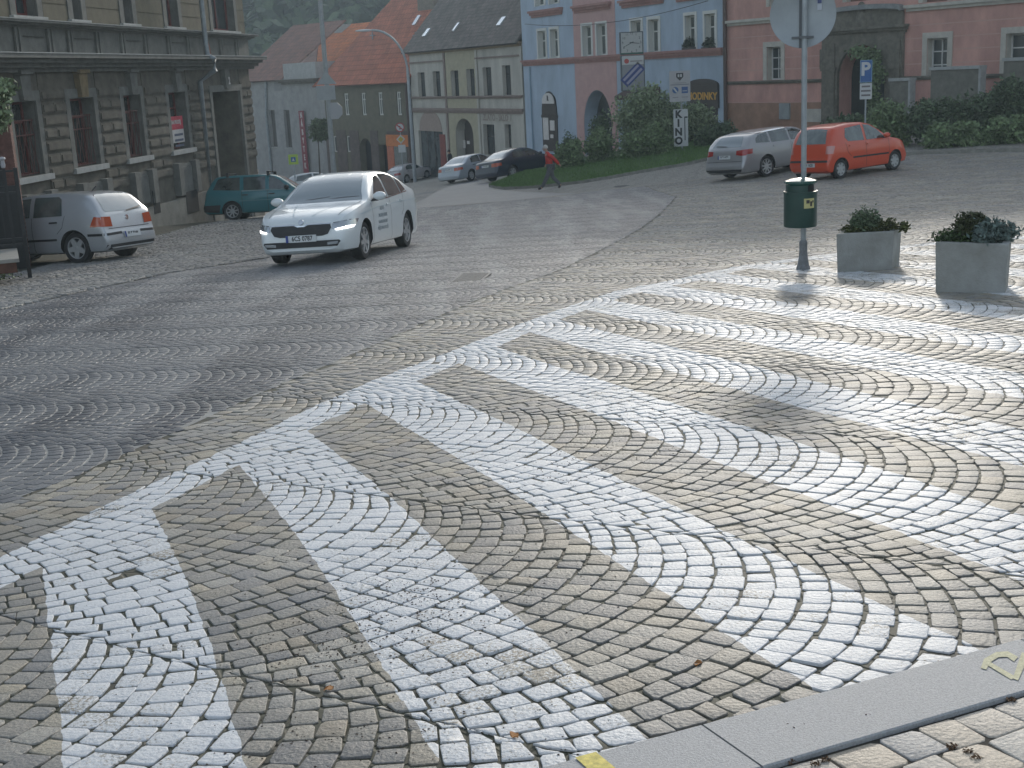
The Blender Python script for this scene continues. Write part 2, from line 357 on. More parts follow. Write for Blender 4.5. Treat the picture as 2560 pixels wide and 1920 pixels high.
def stones_mesh(name, q, zf, m, near, jit=.0016, tilt=.012, depth=.02, ch=.0020):
    """turn plan quads into dressed stones; near stones get rounded corners and a crowned top"""
    objs = []
    N = len(q); c = q.mean(1); zc = zf(c[:, 0], c[:, 1]); rz = rng.normal(0, jit, N); tx = rng.normal(0, tilt, N); ty = rng.normal(0, tilt, N)
    sx = -.0 ; Vs = []; Fs3 = []; F4 = []; base = 0
    isn = near(c[:, 0], c[:, 1])
    def zz(P, i):
        d = P - c[i][:, None]
        return zf(P[..., 0], P[..., 1]) + rz[i][:, None] + d[..., 0] * tx[i][:, None] + d[..., 1] * ty[i][:, None]
    V = []; F = []
    # near: 8-gon rings
    i = np.where(isn)[0]
    if len(i):
        Q = q[i]; nx = np.roll(Q, -1, 1); pv = np.roll(Q, 1, 1); t = .085 + rng.uniform(-.05, .07, (len(i), 4, 1))
        ring = np.stack([Q + (pv - Q) * t, Q + (nx - Q) * t], 2).reshape(len(i), 8, 2) + rng.normal(0, .0018, (len(i), 8, 2))
        cc = c[i][:, None]
        r0, r1, r2 = ring, cc + (ring - cc) * .98, cc + (ring - cc) * .93
        z = zz(ring, i)
        vs = np.concatenate([np.dstack([r0, z - depth]), np.dstack([r0, z - ch]), np.dstack([r1, z - ch * .25]), np.dstack([r2, z]), np.dstack([cc, zz(cc, i) + .0004])], 1)   # 33 verts
        k = 33; b0 = (np.arange(len(i)) * k)[:, None]; fs = []
        for l in range(3):
            for e in range(8): fs.append([l * 8 + e, l * 8 + (e + 1) % 8, l * 8 + 8 + (e + 1) % 8, l * 8 + 8 + e])
        for e in range(0, 8, 2): fs.append([24 + e, 24 + e + 1, 24 + (e + 2) % 8, 32])
        fs = np.array(fs); V.append(vs.reshape(-1, 3)); F.append((b0[:, :, None] + fs[None]).reshape(-1, 4)); base = len(i) * k
    i = np.where(~isn)[0]
    if len(i):
        Q = q[i]; cc = c[i][:, None]; z = zz(Q, i)
        vs = np.concatenate([np.dstack([Q, z - depth]), np.dstack([Q, z - ch]), np.dstack([cc + (Q - cc) * .95, z])], 1)
        k = 12; b0 = (base + np.arange(len(i)) * k)[:, None]; fs = []
        for l in range(2):
            for e in range(4): fs.append([l * 4 + e, l * 4 + (e + 1) % 4, l * 4 + 4 + (e + 1) % 4, l * 4 + 4 + e])
        fs.append([8, 9, 10, 11]); fs = np.array(fs); V.append(vs.reshape(-1, 3)); F.append((b0[:, :, None] + fs[None]).reshape(-1, 4))
    return mesh_np(name, np.concatenate(V), np.concatenate(F), m, smooth=False)
def infrust(X, Y, mg=1.6): return (np.abs(X) < Y * .45 + mg) & (Y > 1.9)
zf = gz_np
YN, YS = 8.0, 44.0
def undul(X, Y): return zf(X, Y) + .006 * np.sin(X * 2.1 + 1) * np.cos(Y * 1.7)
sq = arc_cobbles(-35, 1.80, .103, .105, lambda X, Y: infrust(X, Y) & (Y < YS) & (X > edge_x(Y) + .02) & (kerb_side(X, Y) > .055), (-5, 22), (1, 45), phase=float(np.dot((.5, 3.75), (math.sin(R(35)), math.cos(R(35))))))
M_sq = cobble_mat('granite_cobbles', [(.285, .245, .185), (.25, .235, .20), (.33, .31, .27), (.22, .21, .19), (.345, .305, .235), (.28, .26, .22), (.19, .187, .182), (.30, .285, .25)], .60, paint=True)
o = stones_mesh('cobblestone_square', sq, undul, M_sq, lambda X, Y: Y < YN); tag(o, kind='structure')
rd = arc_cobbles(-14, 1.35, .092, .098, lambda X, Y: infrust(X, Y) & (Y < YS) & (X < edge_x(Y) - .03) & (X > left_x(Y)) , (-21, 8), (4, 45), phase=.4, joint=.013)
M_rd = cobble_mat('basalt_setts', [(.050, .055, .066), (.070, .076, .089), (.060, .063, .070), (.095, .099, .108), (.064, .070, .084)], .44, dust_sheen=(.235, .235, .235))
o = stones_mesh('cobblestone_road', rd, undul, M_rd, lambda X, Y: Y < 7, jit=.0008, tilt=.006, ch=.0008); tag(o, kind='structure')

# one sheet of ground out to the horizon: joints near the camera, fine paving farther off
def ground_sheet():
    xs = np.concatenate([np.linspace(-700, -80, 12), np.linspace(-70, -26, 18), np.linspace(-25, 25, 201), np.linspace(26, 90, 26), np.linspace(120, 700, 10)])
    ys = np.concatenate([np.linspace(-60, 0, 8), np.linspace(.5, 62, 260), np.linspace(63, 130, 60), np.linspace(135, 230, 24), np.linspace(260, 900, 12)])
    X, Y = np.meshgrid(xs, ys); Z = zf(X, Y)
    t = np.clip((Y - (YS - 1.2)) / 1.2, 0, 1); near = (np.abs(X) < 22) ; Z = Z + (-.0050 + .006 * np.sin(X * 2.1 + 1) * np.cos(Y * 1.7)) * (1 - t)
    V = np.stack([X, Y, Z], -1).reshape(-1, 3); nx = len(xs); ny = len(ys)
    i = (np.arange(ny - 1)[:, None] * nx + np.arange(nx - 1)[None]).ravel()
    F = np.stack([i, i + 1, i + 1 + nx, i + nx], 1)
    m = bpy.data.materials.new('paving_ground'); m.use_nodes = True; nt = m.node_tree; b = nt.nodes['Principled BSDF']; L = nt.links.new; N = nt.nodes.new
    geo = N('ShaderNodeNewGeometry'); sep = N('ShaderNodeSeparateXYZ'); L(geo.outputs['Position'], sep.inputs[0])
    vo = N('ShaderNodeTexVoronoi'); vo.inputs['Scale'].default_value = 10.5; L(geo.outputs['Position'], vo.inputs['Vector']); vo.inputs['Randomness'].default_value = .75
    ve = N('ShaderNodeTexVoronoi'); ve.feature = 'DISTANCE_TO_EDGE'; ve.inputs['Scale'].default_value = 10.5; ve.inputs['Randomness'].default_value = .75; L(geo.outputs['Position'], ve.inputs['Vector'])
    r = N('ShaderNodeValToRGB'); els = r.color_ramp.elements; els[0].color = (.25, .24, .215, 1); els[1].color = (.37, .345, .295, 1); e = els.new(.5); e.color = (.30, .28, .24, 1)
    sc = N('ShaderNodeSeparateColor'); L(vo.outputs['Color'], sc.inputs[0]); L(sc.outputs[0], r.inputs[0])
    jn = N('ShaderNodeMapRange'); jn.inputs['From Min'].default_value = .03; jn.inputs['From Max'].default_value = .10; L(ve.outputs['Distance'], jn.inputs['Value'])
    mx = N('ShaderNodeMix'); mx.data_type = 'RGBA'; L(jn.outputs[0], mx.inputs[0]); mx.inputs[6].default_value = (.13, .125, .11, 1); L(r.outputs[0], mx.inputs[7])
    # near: joint filling, soil with moss and sand
    jz = N('ShaderNodeTexNoise'); jz.inputs['Scale'].default_value = 1.5; jz.inputs['Detail'].default_value = 8; jz.inputs['Roughness'].default_value = .7; L(geo.outputs['Position'], jz.inputs['Vector'])
    jr = N('ShaderNodeValToRGB'); je = jr.color_ramp.elements; je[0].position = .35; je[0].color = (.034, .034, .025, 1); je[1].position = .68; je[1].color = (.075, .066, .048, 1); q = je.new(.5); q.color = (.042, .046, .026, 1)
    L(jz.outputs[0], jr.inputs[0])
    nf = N('ShaderNodeMapRange'); nf.inputs['From Min'].default_value = YS - .8; nf.inputs['From Max'].default_value = YS - .2; L(sep.outputs['Y'], nf.inputs['Value'])
    mx2 = N('ShaderNodeMix'); mx2.data_type = 'RGBA'; L(nf.outputs[0], mx2.inputs[0]); L(jr.outputs[0], mx2.inputs[6]); L(mx.outputs[2], mx2.inputs[7])
    L(mx2.outputs[2], b.inputs['Base Color']); b.inputs['Roughness'].default_value = .75
    bp = N('ShaderNodeBump'); bp.inputs['Strength'].default_value = .6; bp.inputs['Distance'].default_value = .01; L(jn.outputs[0], bp.inputs['Height']); L(bp.outputs[0], b.inputs['Normal'])
    return tag(mesh_np('ground', V, F, m, smooth=True), kind='structure')
ground_sheet()
def strip_sheet(name, xl, xr, y0, y1, ny, nx, lift, m):
    ys = np.linspace(y0, y1, ny); T = np.linspace(0, 1, nx); Y = np.repeat(ys[:, None], nx, 1)
    a = np.array([float(xl(y)) for y in ys])[:, None]; b = np.array([float(xr(y)) for y in ys])[:, None]; X = a + (b - a) * T
    Z = zf(X, Y) + (lift(X, Y) if callable(lift) else lift); V = np.stack([X, Y, Z], -1).reshape(-1, 3)
    i = (np.arange(ny - 1)[:, None] * nx + np.arange(nx - 1)[None]).ravel(); F = np.stack([i, i + 1, i + 1 + nx, i + nx], 1)
    return tag(mesh_np(name, V, F, m, smooth=True), kind='structure')
# road bed: light sand joints near, paler setts farther away
M_joint = mat('sandy_joints', (.30, .30, .285), .9, nscale=6, namt=.35, bump=.3)
strip_sheet('road_bed', lambda y: float(left_x(y)), lambda y: float(edge_x(y)) - .02, 3, YS + .3, 140, 60, lambda X, Y: -.0030 + .006 * np.sin(X * 2.1 + 1) * np.cos(Y * 1.7), M_joint)
def far_setts(name, c1, c2, cj, rough, dustc=None):
    m = bpy.data.materials.new(name); m.use_nodes = True; nt = m.node_tree; b = nt.nodes['Principled BSDF']; L = nt.links.new; N = nt.nodes.new
    geo = N('ShaderNodeNewGeometry'); ve = N('ShaderNodeTexVoronoi'); ve.feature = 'DISTANCE_TO_EDGE'; ve.inputs['Scale'].default_value = 10; L(geo.outputs['Position'], ve.inputs['Vector'])
    n = N('ShaderNodeTexNoise'); n.inputs['Scale'].default_value = .6; n.inputs['Detail'].default_value = 10; n.inputs['Roughness'].default_value = .68
    mp = N('ShaderNodeMapping'); mp.inputs['Scale'].default_value = (1.6, .8, 1); L(geo.outputs['Position'], mp.inputs[0]); L(mp.outputs[0], n.inputs['Vector'])
    r = N('ShaderNodeValToRGB'); r.color_ramp.elements[0].position = .38; r.color_ramp.elements[1].position = .62; r.color_ramp.elements[0].color = (*c1, 1); r.color_ramp.elements[1].color = (*c2, 1); L(n.outputs[0], r.inputs[0])
    jn = N('ShaderNodeMapRange'); jn.inputs['From Min'].default_value = .03; jn.inputs['From Max'].default_value = .1; L(ve.outputs['Distance'], jn.inputs['Value'])
    mx = N('ShaderNodeMix'); mx.data_type = 'RGBA'; L(jn.outputs[0], mx.inputs[0]); mx.inputs[6].default_value = (*cj, 1); L(r.outputs[0], mx.inputs[7])
    L(mx.outputs[2], b.inputs['Base Color']); b.inputs['Roughness'].default_value = rough
    bp = N('ShaderNodeBump'); bp.inputs['Strength'].default_value = .5; bp.inputs['Distance'].default_value = .01; L(jn.outputs[0], bp.inputs['Height']); L(bp.outputs[0], b.inputs['Normal'])
    return m
M_far = far_setts('pale_glare_setts', (.15, .155, .16), (.21, .21, .21), (.17, .17, .17), .48)  # glare of the far street is put into this paler sett colour
farR = [G(1690, 488), G(1640, 478), G(1560, 482), G(1450, 470), G(1320, 474), G(1226, 474)]
def road_right(y):
    e = G(1690, 492)
    if y < e.y: return float(edge_x(y)) - .02
    return e.x - (y - e.y) * (e.x - G(1235, 474).x) / (G(1235, 474).y - e.y) if y < G(1235, 474).y else G(1235, 474).x - (y - G(1235, 474).y) * .05
strip_sheet('street', lambda y: float(left_x(y)), road_right, YS + .2, 150, 160, 24, .004, M_far)
# left side: parking strip and pavement in front of the big grey building
M_park = far_setts('parking_setts', (.20, .20, .195), (.34, .325, .29), (.10, .10, .09), .75)
strip_sheet('parking_strip', lambda y: float(left_x(y)) - (4.6 if y < 36 else 4.6), lambda y: float(left_x(y)), 6, 60, 80, 16, .006, M_park)
pk = arc_cobbles(30, 1.4, .10, .105, lambda X, Y: infrust(X, Y, 1.0) & (Y < 44) & (Y > 12) & (X < left_x(Y) - .02) & (X > left_x(Y) - 4.9), (-22, -3), (11, 45), phase=.3)
M_pk = cobble_mat('parking_cobbles', [(.20, .20, .195), (.27, .265, .245), (.23, .23, .23), (.31, .30, .27), (.18, .18, .185)], .7)
o = stones_mesh('parking_cobbles', pk, lambda X, Y: zf(X, Y) + .018, M_pk, lambda X, Y: Y < 0, jit=.003, tilt=.02); tag(o, kind='structure')
# lower right: kerb and pavement with a yellow mark
M_kerb = mat('grey_granite_kerb', (.38, .385, .39), .65, nscale=170, namt=.3, bump=.3)
def kpt(s, t, z):  # s along the kerb, t away from the road, z up
    p = k0 + kd * s - kn * t; return Vector((p.x, p.y, zf(np.array(p.x), np.array(p.y)) + z))
kw = .27
joints = [-1.3]
sj = (G(1750, 1806, .1) - k0).dot(kd); joints = [sj - 3.0, sj - 2.0, sj - 1.0, sj, sj + 1.02, sj + 2.04, sj + 3.06, sj + 4.08]
for a, b_ in zip(joints, joints[1:]):
    mb = MB(); A, B_ = a + .003, b_ - .003
    prof = [(.0, -.12), (.0, .085), (.012, .098), (kw - .004, .1), (kw, .096), (kw, -.12)]
    mb.bm; ra = [mb.bm.verts.new(kpt(A, t, z)) for t, z in prof]; rb = [mb.bm.verts.new(kpt(B_, t, z)) for t, z in prof]
    for i in range(len(prof)): mb.bm.faces.new((ra[i], ra[(i + 1) % 6], rb[(i + 1) % 6], rb[i]))
    mb.bm.faces.new(ra); mb.bm.faces.new(rb)
    tag(mb.build('kerb', M_kerb), kind='structure')
pv = []
def pav_region(X, Y): return (kerb_side(X, Y) < -kw - .045) & (Y > 1.8) & (np.abs(X) < Y * .6 + .5)
q = arc_cobbles(22, 30, .108, .112, pav_region, (-.5, 3.5), (1.5, 4.2), segdeg=2.5, joint=.018) if False else None
# straight-laid cobbles behind the kerb
rows = []; tt = kw + .006
while tt < 2.1:
    wv = rng.uniform(.11, .14); s = -2.6 + rng.uniform(0, .1)
    while s < 4.6:
        l = rng.uniform(.10, .17); rows.append([(s, tt), (s + l, tt), (s + l, tt + wv), (s, tt + wv)]); s += l
    tt += wv
qq = np.array(rows) + rng.normal(0, .0045, (len(rows), 4, 2)); cc = qq.mean(1, keepdims=True); dd = qq - cc
qq = cc + dd * (1 - .0045 / np.linalg.norm(dd, axis=-1, keepdims=True))
Q = np.stack([k0.x + kd.x * qq[..., 0] - kn.x * qq[..., 1], k0.y + kd.y * qq[..., 0] - kn.y * qq[..., 1]], -1)
Q = Q[(Q.mean(1)[:, 1] > 1.2)]
M_pv = cobble_mat('pavement_cobbles', [(.38, .345, .30), (.45, .42, .37), (.34, .335, .33), (.47, .40, .31), (.42, .41, .40)], .62)
o = stones_mesh('pavement', Q, lambda X, Y: zf(X, Y) + .090, M_pv, lambda X, Y: Y > 0, jit=.0015, tilt=.018, ch=.003); tag(o, kind='structure')
mb = MB(); mb.poly([kpt(-3, kw - .01, .085), kpt(5, kw - .01, .085), kpt(5, 2.2, .085), kpt(-3, 2.2, .085)])
tag(mb.build('pavement_bed', mat('dark_joint_soil', (.05, .045, .035), .95, nscale=9, namt=.5, bump=.4)), kind='structure')
M_yel = mat('yellow_paint', (.66, .55, .12), .7, nscale=60, namt=.45)
s0 = (G(1470, 1890, .1) - k0).dot(kd)
mb = MB(); mb.poly([kpt(s0 - .03, .01, .1012), kpt(s0 + .025, .01, .1012), kpt(s0 + .03, kw - .02, .1012), kpt(s0 - .03, kw - .02, .1012)])
tag(mb.build('yellow_paint_mark', M_yel), 'short yellow painted bar across the grey granite kerb', 'road marking')
M_pal = mat('faded_yellow_paint', (.50, .48, .30), .7, nscale=90, namt=.3)
pts = [G(x, y, .103) + Vector((0, 0, .1008)) for x, y in ((2452, 1668), (2460, 1645), (2490, 1628), (2520, 1626), (2545, 1640))]
pts2 = [G(x, y, .103) + Vector((0, 0, .1008)) for x, y in ((2466, 1672), (2474, 1655), (2496, 1641), (2518, 1640), (2535, 1652))]
mb = MB()
for i in range(4): mb.poly([pts[i], pts[i + 1], pts2[i + 1], pts2[i]])
c = [G(x, y, .103) + Vector((0, 0, .1012)) for x, y in ((2470, 1650), (2540, 1690), (2528, 1697), (2462, 1657))]
mb.poly(c); c = [G(x, y, .103) + Vector((0, 0, .1016)) for x, y in ((2555, 1628), (2572, 1640), (2545, 1700), (2532, 1694))]; mb.poly(c)
tag(mb.build('faded_paint_scrawl', M_pal), 'faded pale yellow sprayed scrawl on the kerb near the right edge', 'road marking')
# ------------------------------------------------------------------ buildings
M_dark = mat('dark_interior', (.012, .012, .014), .9)
M_glass = mat('window_glass', (.035, .045, .05), .08, spec=.8)
M_glass2 = mat('curtained_glass', (.20, .21, .20), .25, nscale=3, namt=.5, stretch=(6, 1, 1))
M_whitef = mat('white_painted_wood', (.62, .62, .60), .6, nscale=8, namt=.15)
M_pipe = mat('zinc_pipe', (.28, .31, .33), .5, metal=.5, nscale=5, namt=.3)
M_brownpipe = mat('brown_painted_pipe', (.085, .05, .04), .5, nscale=4, namt=.3)

class Facade:
    """vertical wall plane: local x to the right, y into the building, z up; built from pixel measurements"""
    def __init__(s, name, anchor, e_ang, label, cat='house', depth=10):
        s.o = Vector((anchor.x, anchor.y, 0)); s.a = e_ang; s.e = Vector((math.cos(e_ang), math.sin(e_ang), 0)); s.n = Vector((-s.e.y, s.e.x, 0))
        s.root = empty(name, (s.o.x, s.o.y, 0), e_ang, label, cat); s.holes = []
    def sz(s, px, py, off=0.0):
        d = cray(px, py); c = Vector((0, 0, EYE)); p = s.o - s.n * off
        t = (p - c).dot(s.n) / d.dot(s.n); q = c + d * t
        return (q - p).dot(s.e), q.z
    def rect(s, x0, y0, x1, y1, off=0.0):
        ym, xm = (y0 + y1) / 2, (x0 + x1) / 2
        return s.sz(x0, ym, off)[0], s.sz(x1, ym, off)[0], s.sz(xm, y1, off)[1], s.sz(xm, y0, off)[1]
    def box(s, name, r, y0, y1, m, parent=None, bevel=0, label=None, mb=None):
        q = mb or MB(); q.box(r[0], r[1], y0, y1, r[2], r[3])
        if mb: return mb
        return q.build(name, m, parent or s.root, bevel=bevel, label=label)
    def wall(s, s0, s1, z0, z1, m, thick=.45, arches=(), name='wall', label=None, plane=0.0):
        """front sheet with openings plus reveals; arches: openings whose top is an arc (s0,s1,z0,z1)"""
        H = [h for h in s.holes]
        xs = sorted(set([s0, s1] + [v for h in H for v in h[:2] if s0 < v < s1])); zs = sorted(set([z0, z1] + [v for h in H for v in h[2:4] if z0 < v < z1]))
        mb = MB(); bm = mb.bm
        for i in range(len(xs) - 1):
            for j in range(len(zs) - 1):
                cx, cz = (xs[i] + xs[i + 1]) / 2, (zs[j] + zs[j + 1]) / 2
                if any(h[0] < cx < h[1] and h[2] < cz < h[3] for h in H): continue
                mb.poly([(xs[i], plane, zs[j]), (xs[i + 1], plane, zs[j]), (xs[i + 1], plane, zs[j + 1]), (xs[i], plane, zs[j + 1])])
        for h in H:
            a, b, c, d = h[:4]; dp = plane + .22 if len(h) < 5 else h[4]
            arch = len(h) > 5 and h[5]
            if not arch:
                for p in (((a, c), (a, d)), ((b, c), (b, d)), ((a, d), (b, d)), ((a, c), (b, c))):
                    (x0_, z0_), (x1_, z1_) = p
                    mb.poly([(x0_, plane, z0_), (x1_, plane, z1_), (x1_, dp, z1_), (x0_, dp, z0_)])
            else:
                rr = (b - a) / 2; rise = rr * arch; mx = (a + b) / 2; n = 14
                arc = [(mx - rr * math.cos(math.pi * k / n), d - rise + rise * math.sin(math.pi * k / n)) for k in range(n + 1)]
                for k in range(n):
                    (x0_, z0_), (x1_, z1_) = arc[k], arc[k + 1]
                    mb.poly([(x0_, plane, z0_), (x1_, plane, z1_), (x1_, plane, d), (x0_, plane, d)])
                    mb.poly([(x0_, plane, z0_), (x1_, plane, z1_), (x1_, dp, z1_), (x0_, dp, z0_)])
                for x in (a, b): mb.poly([(x, plane, c), (x, plane, d - rise), (x, dp, d - rise), (x, dp, c)])
        return mb.build(name, m, s.root, label=label)
    def shell(s, s0, s1, z0, z1, depth, m, y=.5, name='side_walls'):
        mb = MB(); mb.poly([(s0, 0, z0), (s0, depth, z0), (s0, depth, z1), (s0, 0, z1)]); mb.poly([(s1, 0, z0), (s1, depth, z0), (s1, depth, z1), (s1, 0, z1)])
        mb.poly([(s0, depth, z0), (s1, depth, z0), (s1, depth, z1), (s0, depth, z1)]); mb.build(name, m, s.root)
        mb = MB(); mb.poly([(s0 + .02, y, z0), (s1 - .02, y, z0), (s1 - .02, y, z1), (s0 + .02, y, z1)]); mb.build('interior', M_dark, s.root)
    def window(s, r, m_frame, cols=2, rows=(.33,), surround=None, ms=None, sill=None, msill=None, inset=.2, fw=.06, glass=None, bars=None, hole=True, mull=None):
        a, b, c, d = r
        if hole: s.holes.append((a, b, c, d, inset + .02))
        f = MB(); y0, y1 = inset - .03, inset + .03
        f.box(a, a + fw, y0, y1, c, d); f.box(b - fw, b, y0, y1, c, d); f.box(a + fw, b - fw, y0, y1, d - fw, d); f.box(a + fw, b - fw, y0, y1, c, c + fw)
        mw = mull or fw * .7
        for k in range(1, cols):
            x = a + (b - a) * k / cols; f.box(x - mw / 2, x + mw / 2, y0 + .004, y1, c + fw, d - fw)
        for t in rows:
            z = d - (d - c) * t; f.box(a + fw, b - fw, y0 + .008, y1 - .002, z - mw / 2, z + mw / 2)
        w_ = f.build('window', m_frame, s.root)
        g = MB(); g.poly([(a, inset + .01, c), (b, inset + .01, c), (b, inset + .01, d), (a, inset + .01, d)]); g.build('pane', glass or M_glass, w_)
        if surround:
            q = MB(); t = surround; q.box(a - t, a, -.05, .02, c - (0 if sill else t * .0), d + t); q.box(b, b + t, -.05, .02, c, d + t); q.box(a, b, -.05, .02, d, d + t); q.box(a, a + .012, .021, inset - .035, c, d - .013); q.box(b - .012, b, .021, inset - .035, c, d - .013); q.box(a, b, .021, inset - .035, d - .012, d); q.build('surround', ms, w_)
        if sill:
            q = MB(); q.box(a - (surround or 0) - .06, b + (surround or 0) + .06, -.14, .02, c - sill, c - .002); q.build('sill', msill or ms or m_frame, w_)
        return w_
    def lintel(s, r, out, m, name='lintel', steps=2):
        q = MB(); a, b, c, d = r; h = (d - c) / steps
        for k in range(steps): q.box(a + (steps - 1 - k) * .06, b - (steps - 1 - k) * .06, -out * (k + 1) / steps, .02, c + h * k, c + h * (k + 1) - (.002 if k < steps - 1 else 0))
        return q.build(name, m, s.root)
def tile_mat(name, c1, c2, rows=3.2, bump=.9):
    m = bpy.data.materials.new(name); m.use_nodes = True; nt = m.node_tree; b = nt.nodes['Principled BSDF']; L = nt.links.new; N = nt.nodes.new
    tc = N('ShaderNodeTexCoord'); br = N('ShaderNodeTexBrick'); br.offset = .5; br.inputs['Scale'].default_value = rows; br.inputs['Mortar Size'].default_value = .035
    br.inputs['Mortar Smooth'].default_value = .6; br.inputs['Bias'].default_value = 0; br.inputs['Brick Width'].default_value = .75; br.inputs['Row Height'].default_value = .85
    br.inputs['Color1'].default_value = (*c1, 1); br.inputs['Color2'].default_value = (*c2, 1); br.inputs['Mortar'].default_value = (*(x * .35 for x in c1), 1)
    L(tc.outputs['UV'], br.inputs['Vector'])
    n = N('ShaderNodeTexNoise'); n.inputs['Scale'].default_value = .8; n.inputs['Detail'].default_value = 8; n.inputs['Roughness'].default_value = .7; L(tc.outputs['UV'], n.inputs['Vector'])
    mr = N('ShaderNodeMapRange'); mr.inputs['From Min'].default_value = .3; mr.inputs['From Max'].default_value = .7; mr.inputs['To Min'].default_value = .68; mr.inputs['To Max'].default_value = 1.25; L(n.outputs[0], mr.inputs['Value'])
    v = N('ShaderNodeVectorMath'); v.operation = 'SCALE'; L(br.outputs['Color'], v.inputs[0]); L(mr.outputs[0], v.inputs['Scale']); L(v.outputs[0], b.inputs['Base Color'])
    b.inputs['Roughness'].default_value = .85
    bp = N('ShaderNodeBump'); bp.inputs['Strength'].default_value = bump; bp.inputs['Distance'].default_value = .05; bp.invert = True; L(br.outputs['Fac'], bp.inputs['Height']); L(bp.outputs[0], b.inputs['Normal'])
    return m
def roof_poly(name, polys, m, parent):
    """each polygon gets metre UVs along its own slope (u along first edge, v up the slope)"""
    bm = bmesh.new(); uv = bm.loops.layers.uv.new('uv')
    for pts in polys:
        pts = [Vector(p) for p in pts]; n = (pts[1] - pts[0]).cross(pts[2] - pts[0]).normalized()
        if n.z < 0: n = -n
        u = (pts[1] - pts[0]); u.z = 0; u.normalize(); v = n.cross(u)
        lo = [bm.verts.new(p) for p in pts]; f = bm.faces.new(lo)
        for l in f.loops: q = l.vert.co - pts[0]; l[uv].uv = (q.dot(u), q.dot(v))
    me = bpy.data.meshes.new(name); bm.to_mesh(me); bm.free(); me.materials.append(m)
    o = bpy.data.objects.new(name, me); link(o, parent)
    md = o.modifiers.new('thick', 'SOLIDIFY'); md.thickness = .12; md.offset = -1
    return o

# facade planes, running on from one to the next
ANG = {'L': .1226 , 'B': -.42, 'C': -.455, 'P': -.56}
def fac_from(px, Yd, away, name, label, right_end=True):
    p = atY(px, 300, Yd)
    ea = math.atan2(-math.cos(away), -math.sin(away))
    return Facade(name, p, ea, label)
Pk = fac_from(1816, 65.6, -.56, 'pink_house', 'pink rendered town house with pale banding, white window surrounds and a stone arched portal')
Bl = fac_from(1812, 65.6, -.42, 'blue_house', 'light blue town house with one pale pink bay and red brown window hoods')
pB = atY(1313, 250, 88.0)
Cr = fac_from(1313, 88.3, -.455, 'cream_house', 'cream two storey house with six narrow dark windows and mottled grey tile roof')

# ---- pink house
M_pinkw = mat('pink_render', (.56, .31, .26), .9, nscale=.9, namt=.3, stretch=(1, 1, .5), bump=.15, bscale=40)
M_pinklow = mat('orange_brown_render', (.36, .21, .145), .9, nscale=1.5, namt=.3)
M_cream = mat('pale_cream_trim', (.50, .47, .41), .85, nscale=3, namt=.2)
M_stone = mat('weathered_portal_stone', (.17, .155, .125), .95, nscale=4, namt=.4, bump=.3)
M_joint2 = mat('light_banding', (.55, .34, .29), .9)
f = Pk; zb = -4.6; ztop = f.sz(2300, 1)[1] + 6.4
S1 = f.sz(2560, 100)[0] + 9
port = f.rect(2098, 112, 2217, 272)
ws = [f.rect(1918, 117, 1953, 200), f.rect(2318, 95, 2369, 196), f.rect(2515, 82, 2595, 192), ]
up = [f.rect(1925, -70, 1958, 15), f.rect(2118, -95, 2188, 2), f.rect(2310, -110, 2372, 4), f.rect(2540, -125, 2620, -14)]
for r in ws: f.window(r, M_whitef, 2, (.333, .667), surround=.24, ms=M_cream, inset=.32, fw=.07, glass=M_glass)
for r in up: f.window(r, mat('brown_window_frame', (.16, .07, .045), .6), 2, (.3,), surround=.22, ms=M_cream, inset=.25, fw=.1, glass=M_glass)
f.holes.append((port[0], port[1], zb, port[3], .9, 1.0))
zl = f.sz(1900, 257)[1]
f.wall(0, S1, zb, ztop, M_pinkw)
f.shell(0, S1, zb, ztop, 12, M_pinkw, y=.95)
q = MB()
for (y_, xa, xb) in ((79, 1826, 2065), (95, 1822, 2065), (123, 1822, 2065), (150, 1822, 2065), (176, 1822, 2065)):
    z = f.sz(1900, y_ + 15)[1]; pass
zz = [f.sz(1850, y)[1] for y in (94, 122, 149, 177, 257)]
for z in zz:
    for a, b in ((.1, port[0] - 1.0), (port[1] + 1.0, S1)):
        cuts = sorted([(r[0] - .26, r[1] + .26) for r in ws if r[2] - .1 < z < r[3] + .3 and r[0] > a - .1 and r[1] < b + 3]); x = a
        for c0, c1 in cuts + [(b, b)]:
            if c0 > x: q.box(x, min(c0, b), -.008, .01, z - .022, z + .022)
            x = c1
q.build('banding', M_joint2, f.root)
sp = f.sz(1850, 55)[1]; sl_ = f.sz(1850, 206)[1]
f.lintel((0, port[0] - 1.0, sp - .16, sp + .10), .22, M_cream, 'string_course'); f.lintel((port[1] + 1.0, S1, sp - .16, sp + .10), .22, M_cream, 'string_course')
f.lintel((0, port[0] - .85, sl_ - .10, sl_ + .06), .14, M_stone, 'sill_course'); f.lintel((port[1] + .85, S1, sl_ - .10, sl_ + .06), .14, M_stone, 'sill_course')
f.box('plinth', (0.05, port[0] - 1.0, zb, zl), -.02, .01, M_pinklow); f.box('plinth', (port[1] + 1.0, S1, zb, zl), -.02, .01, M_pinklow)
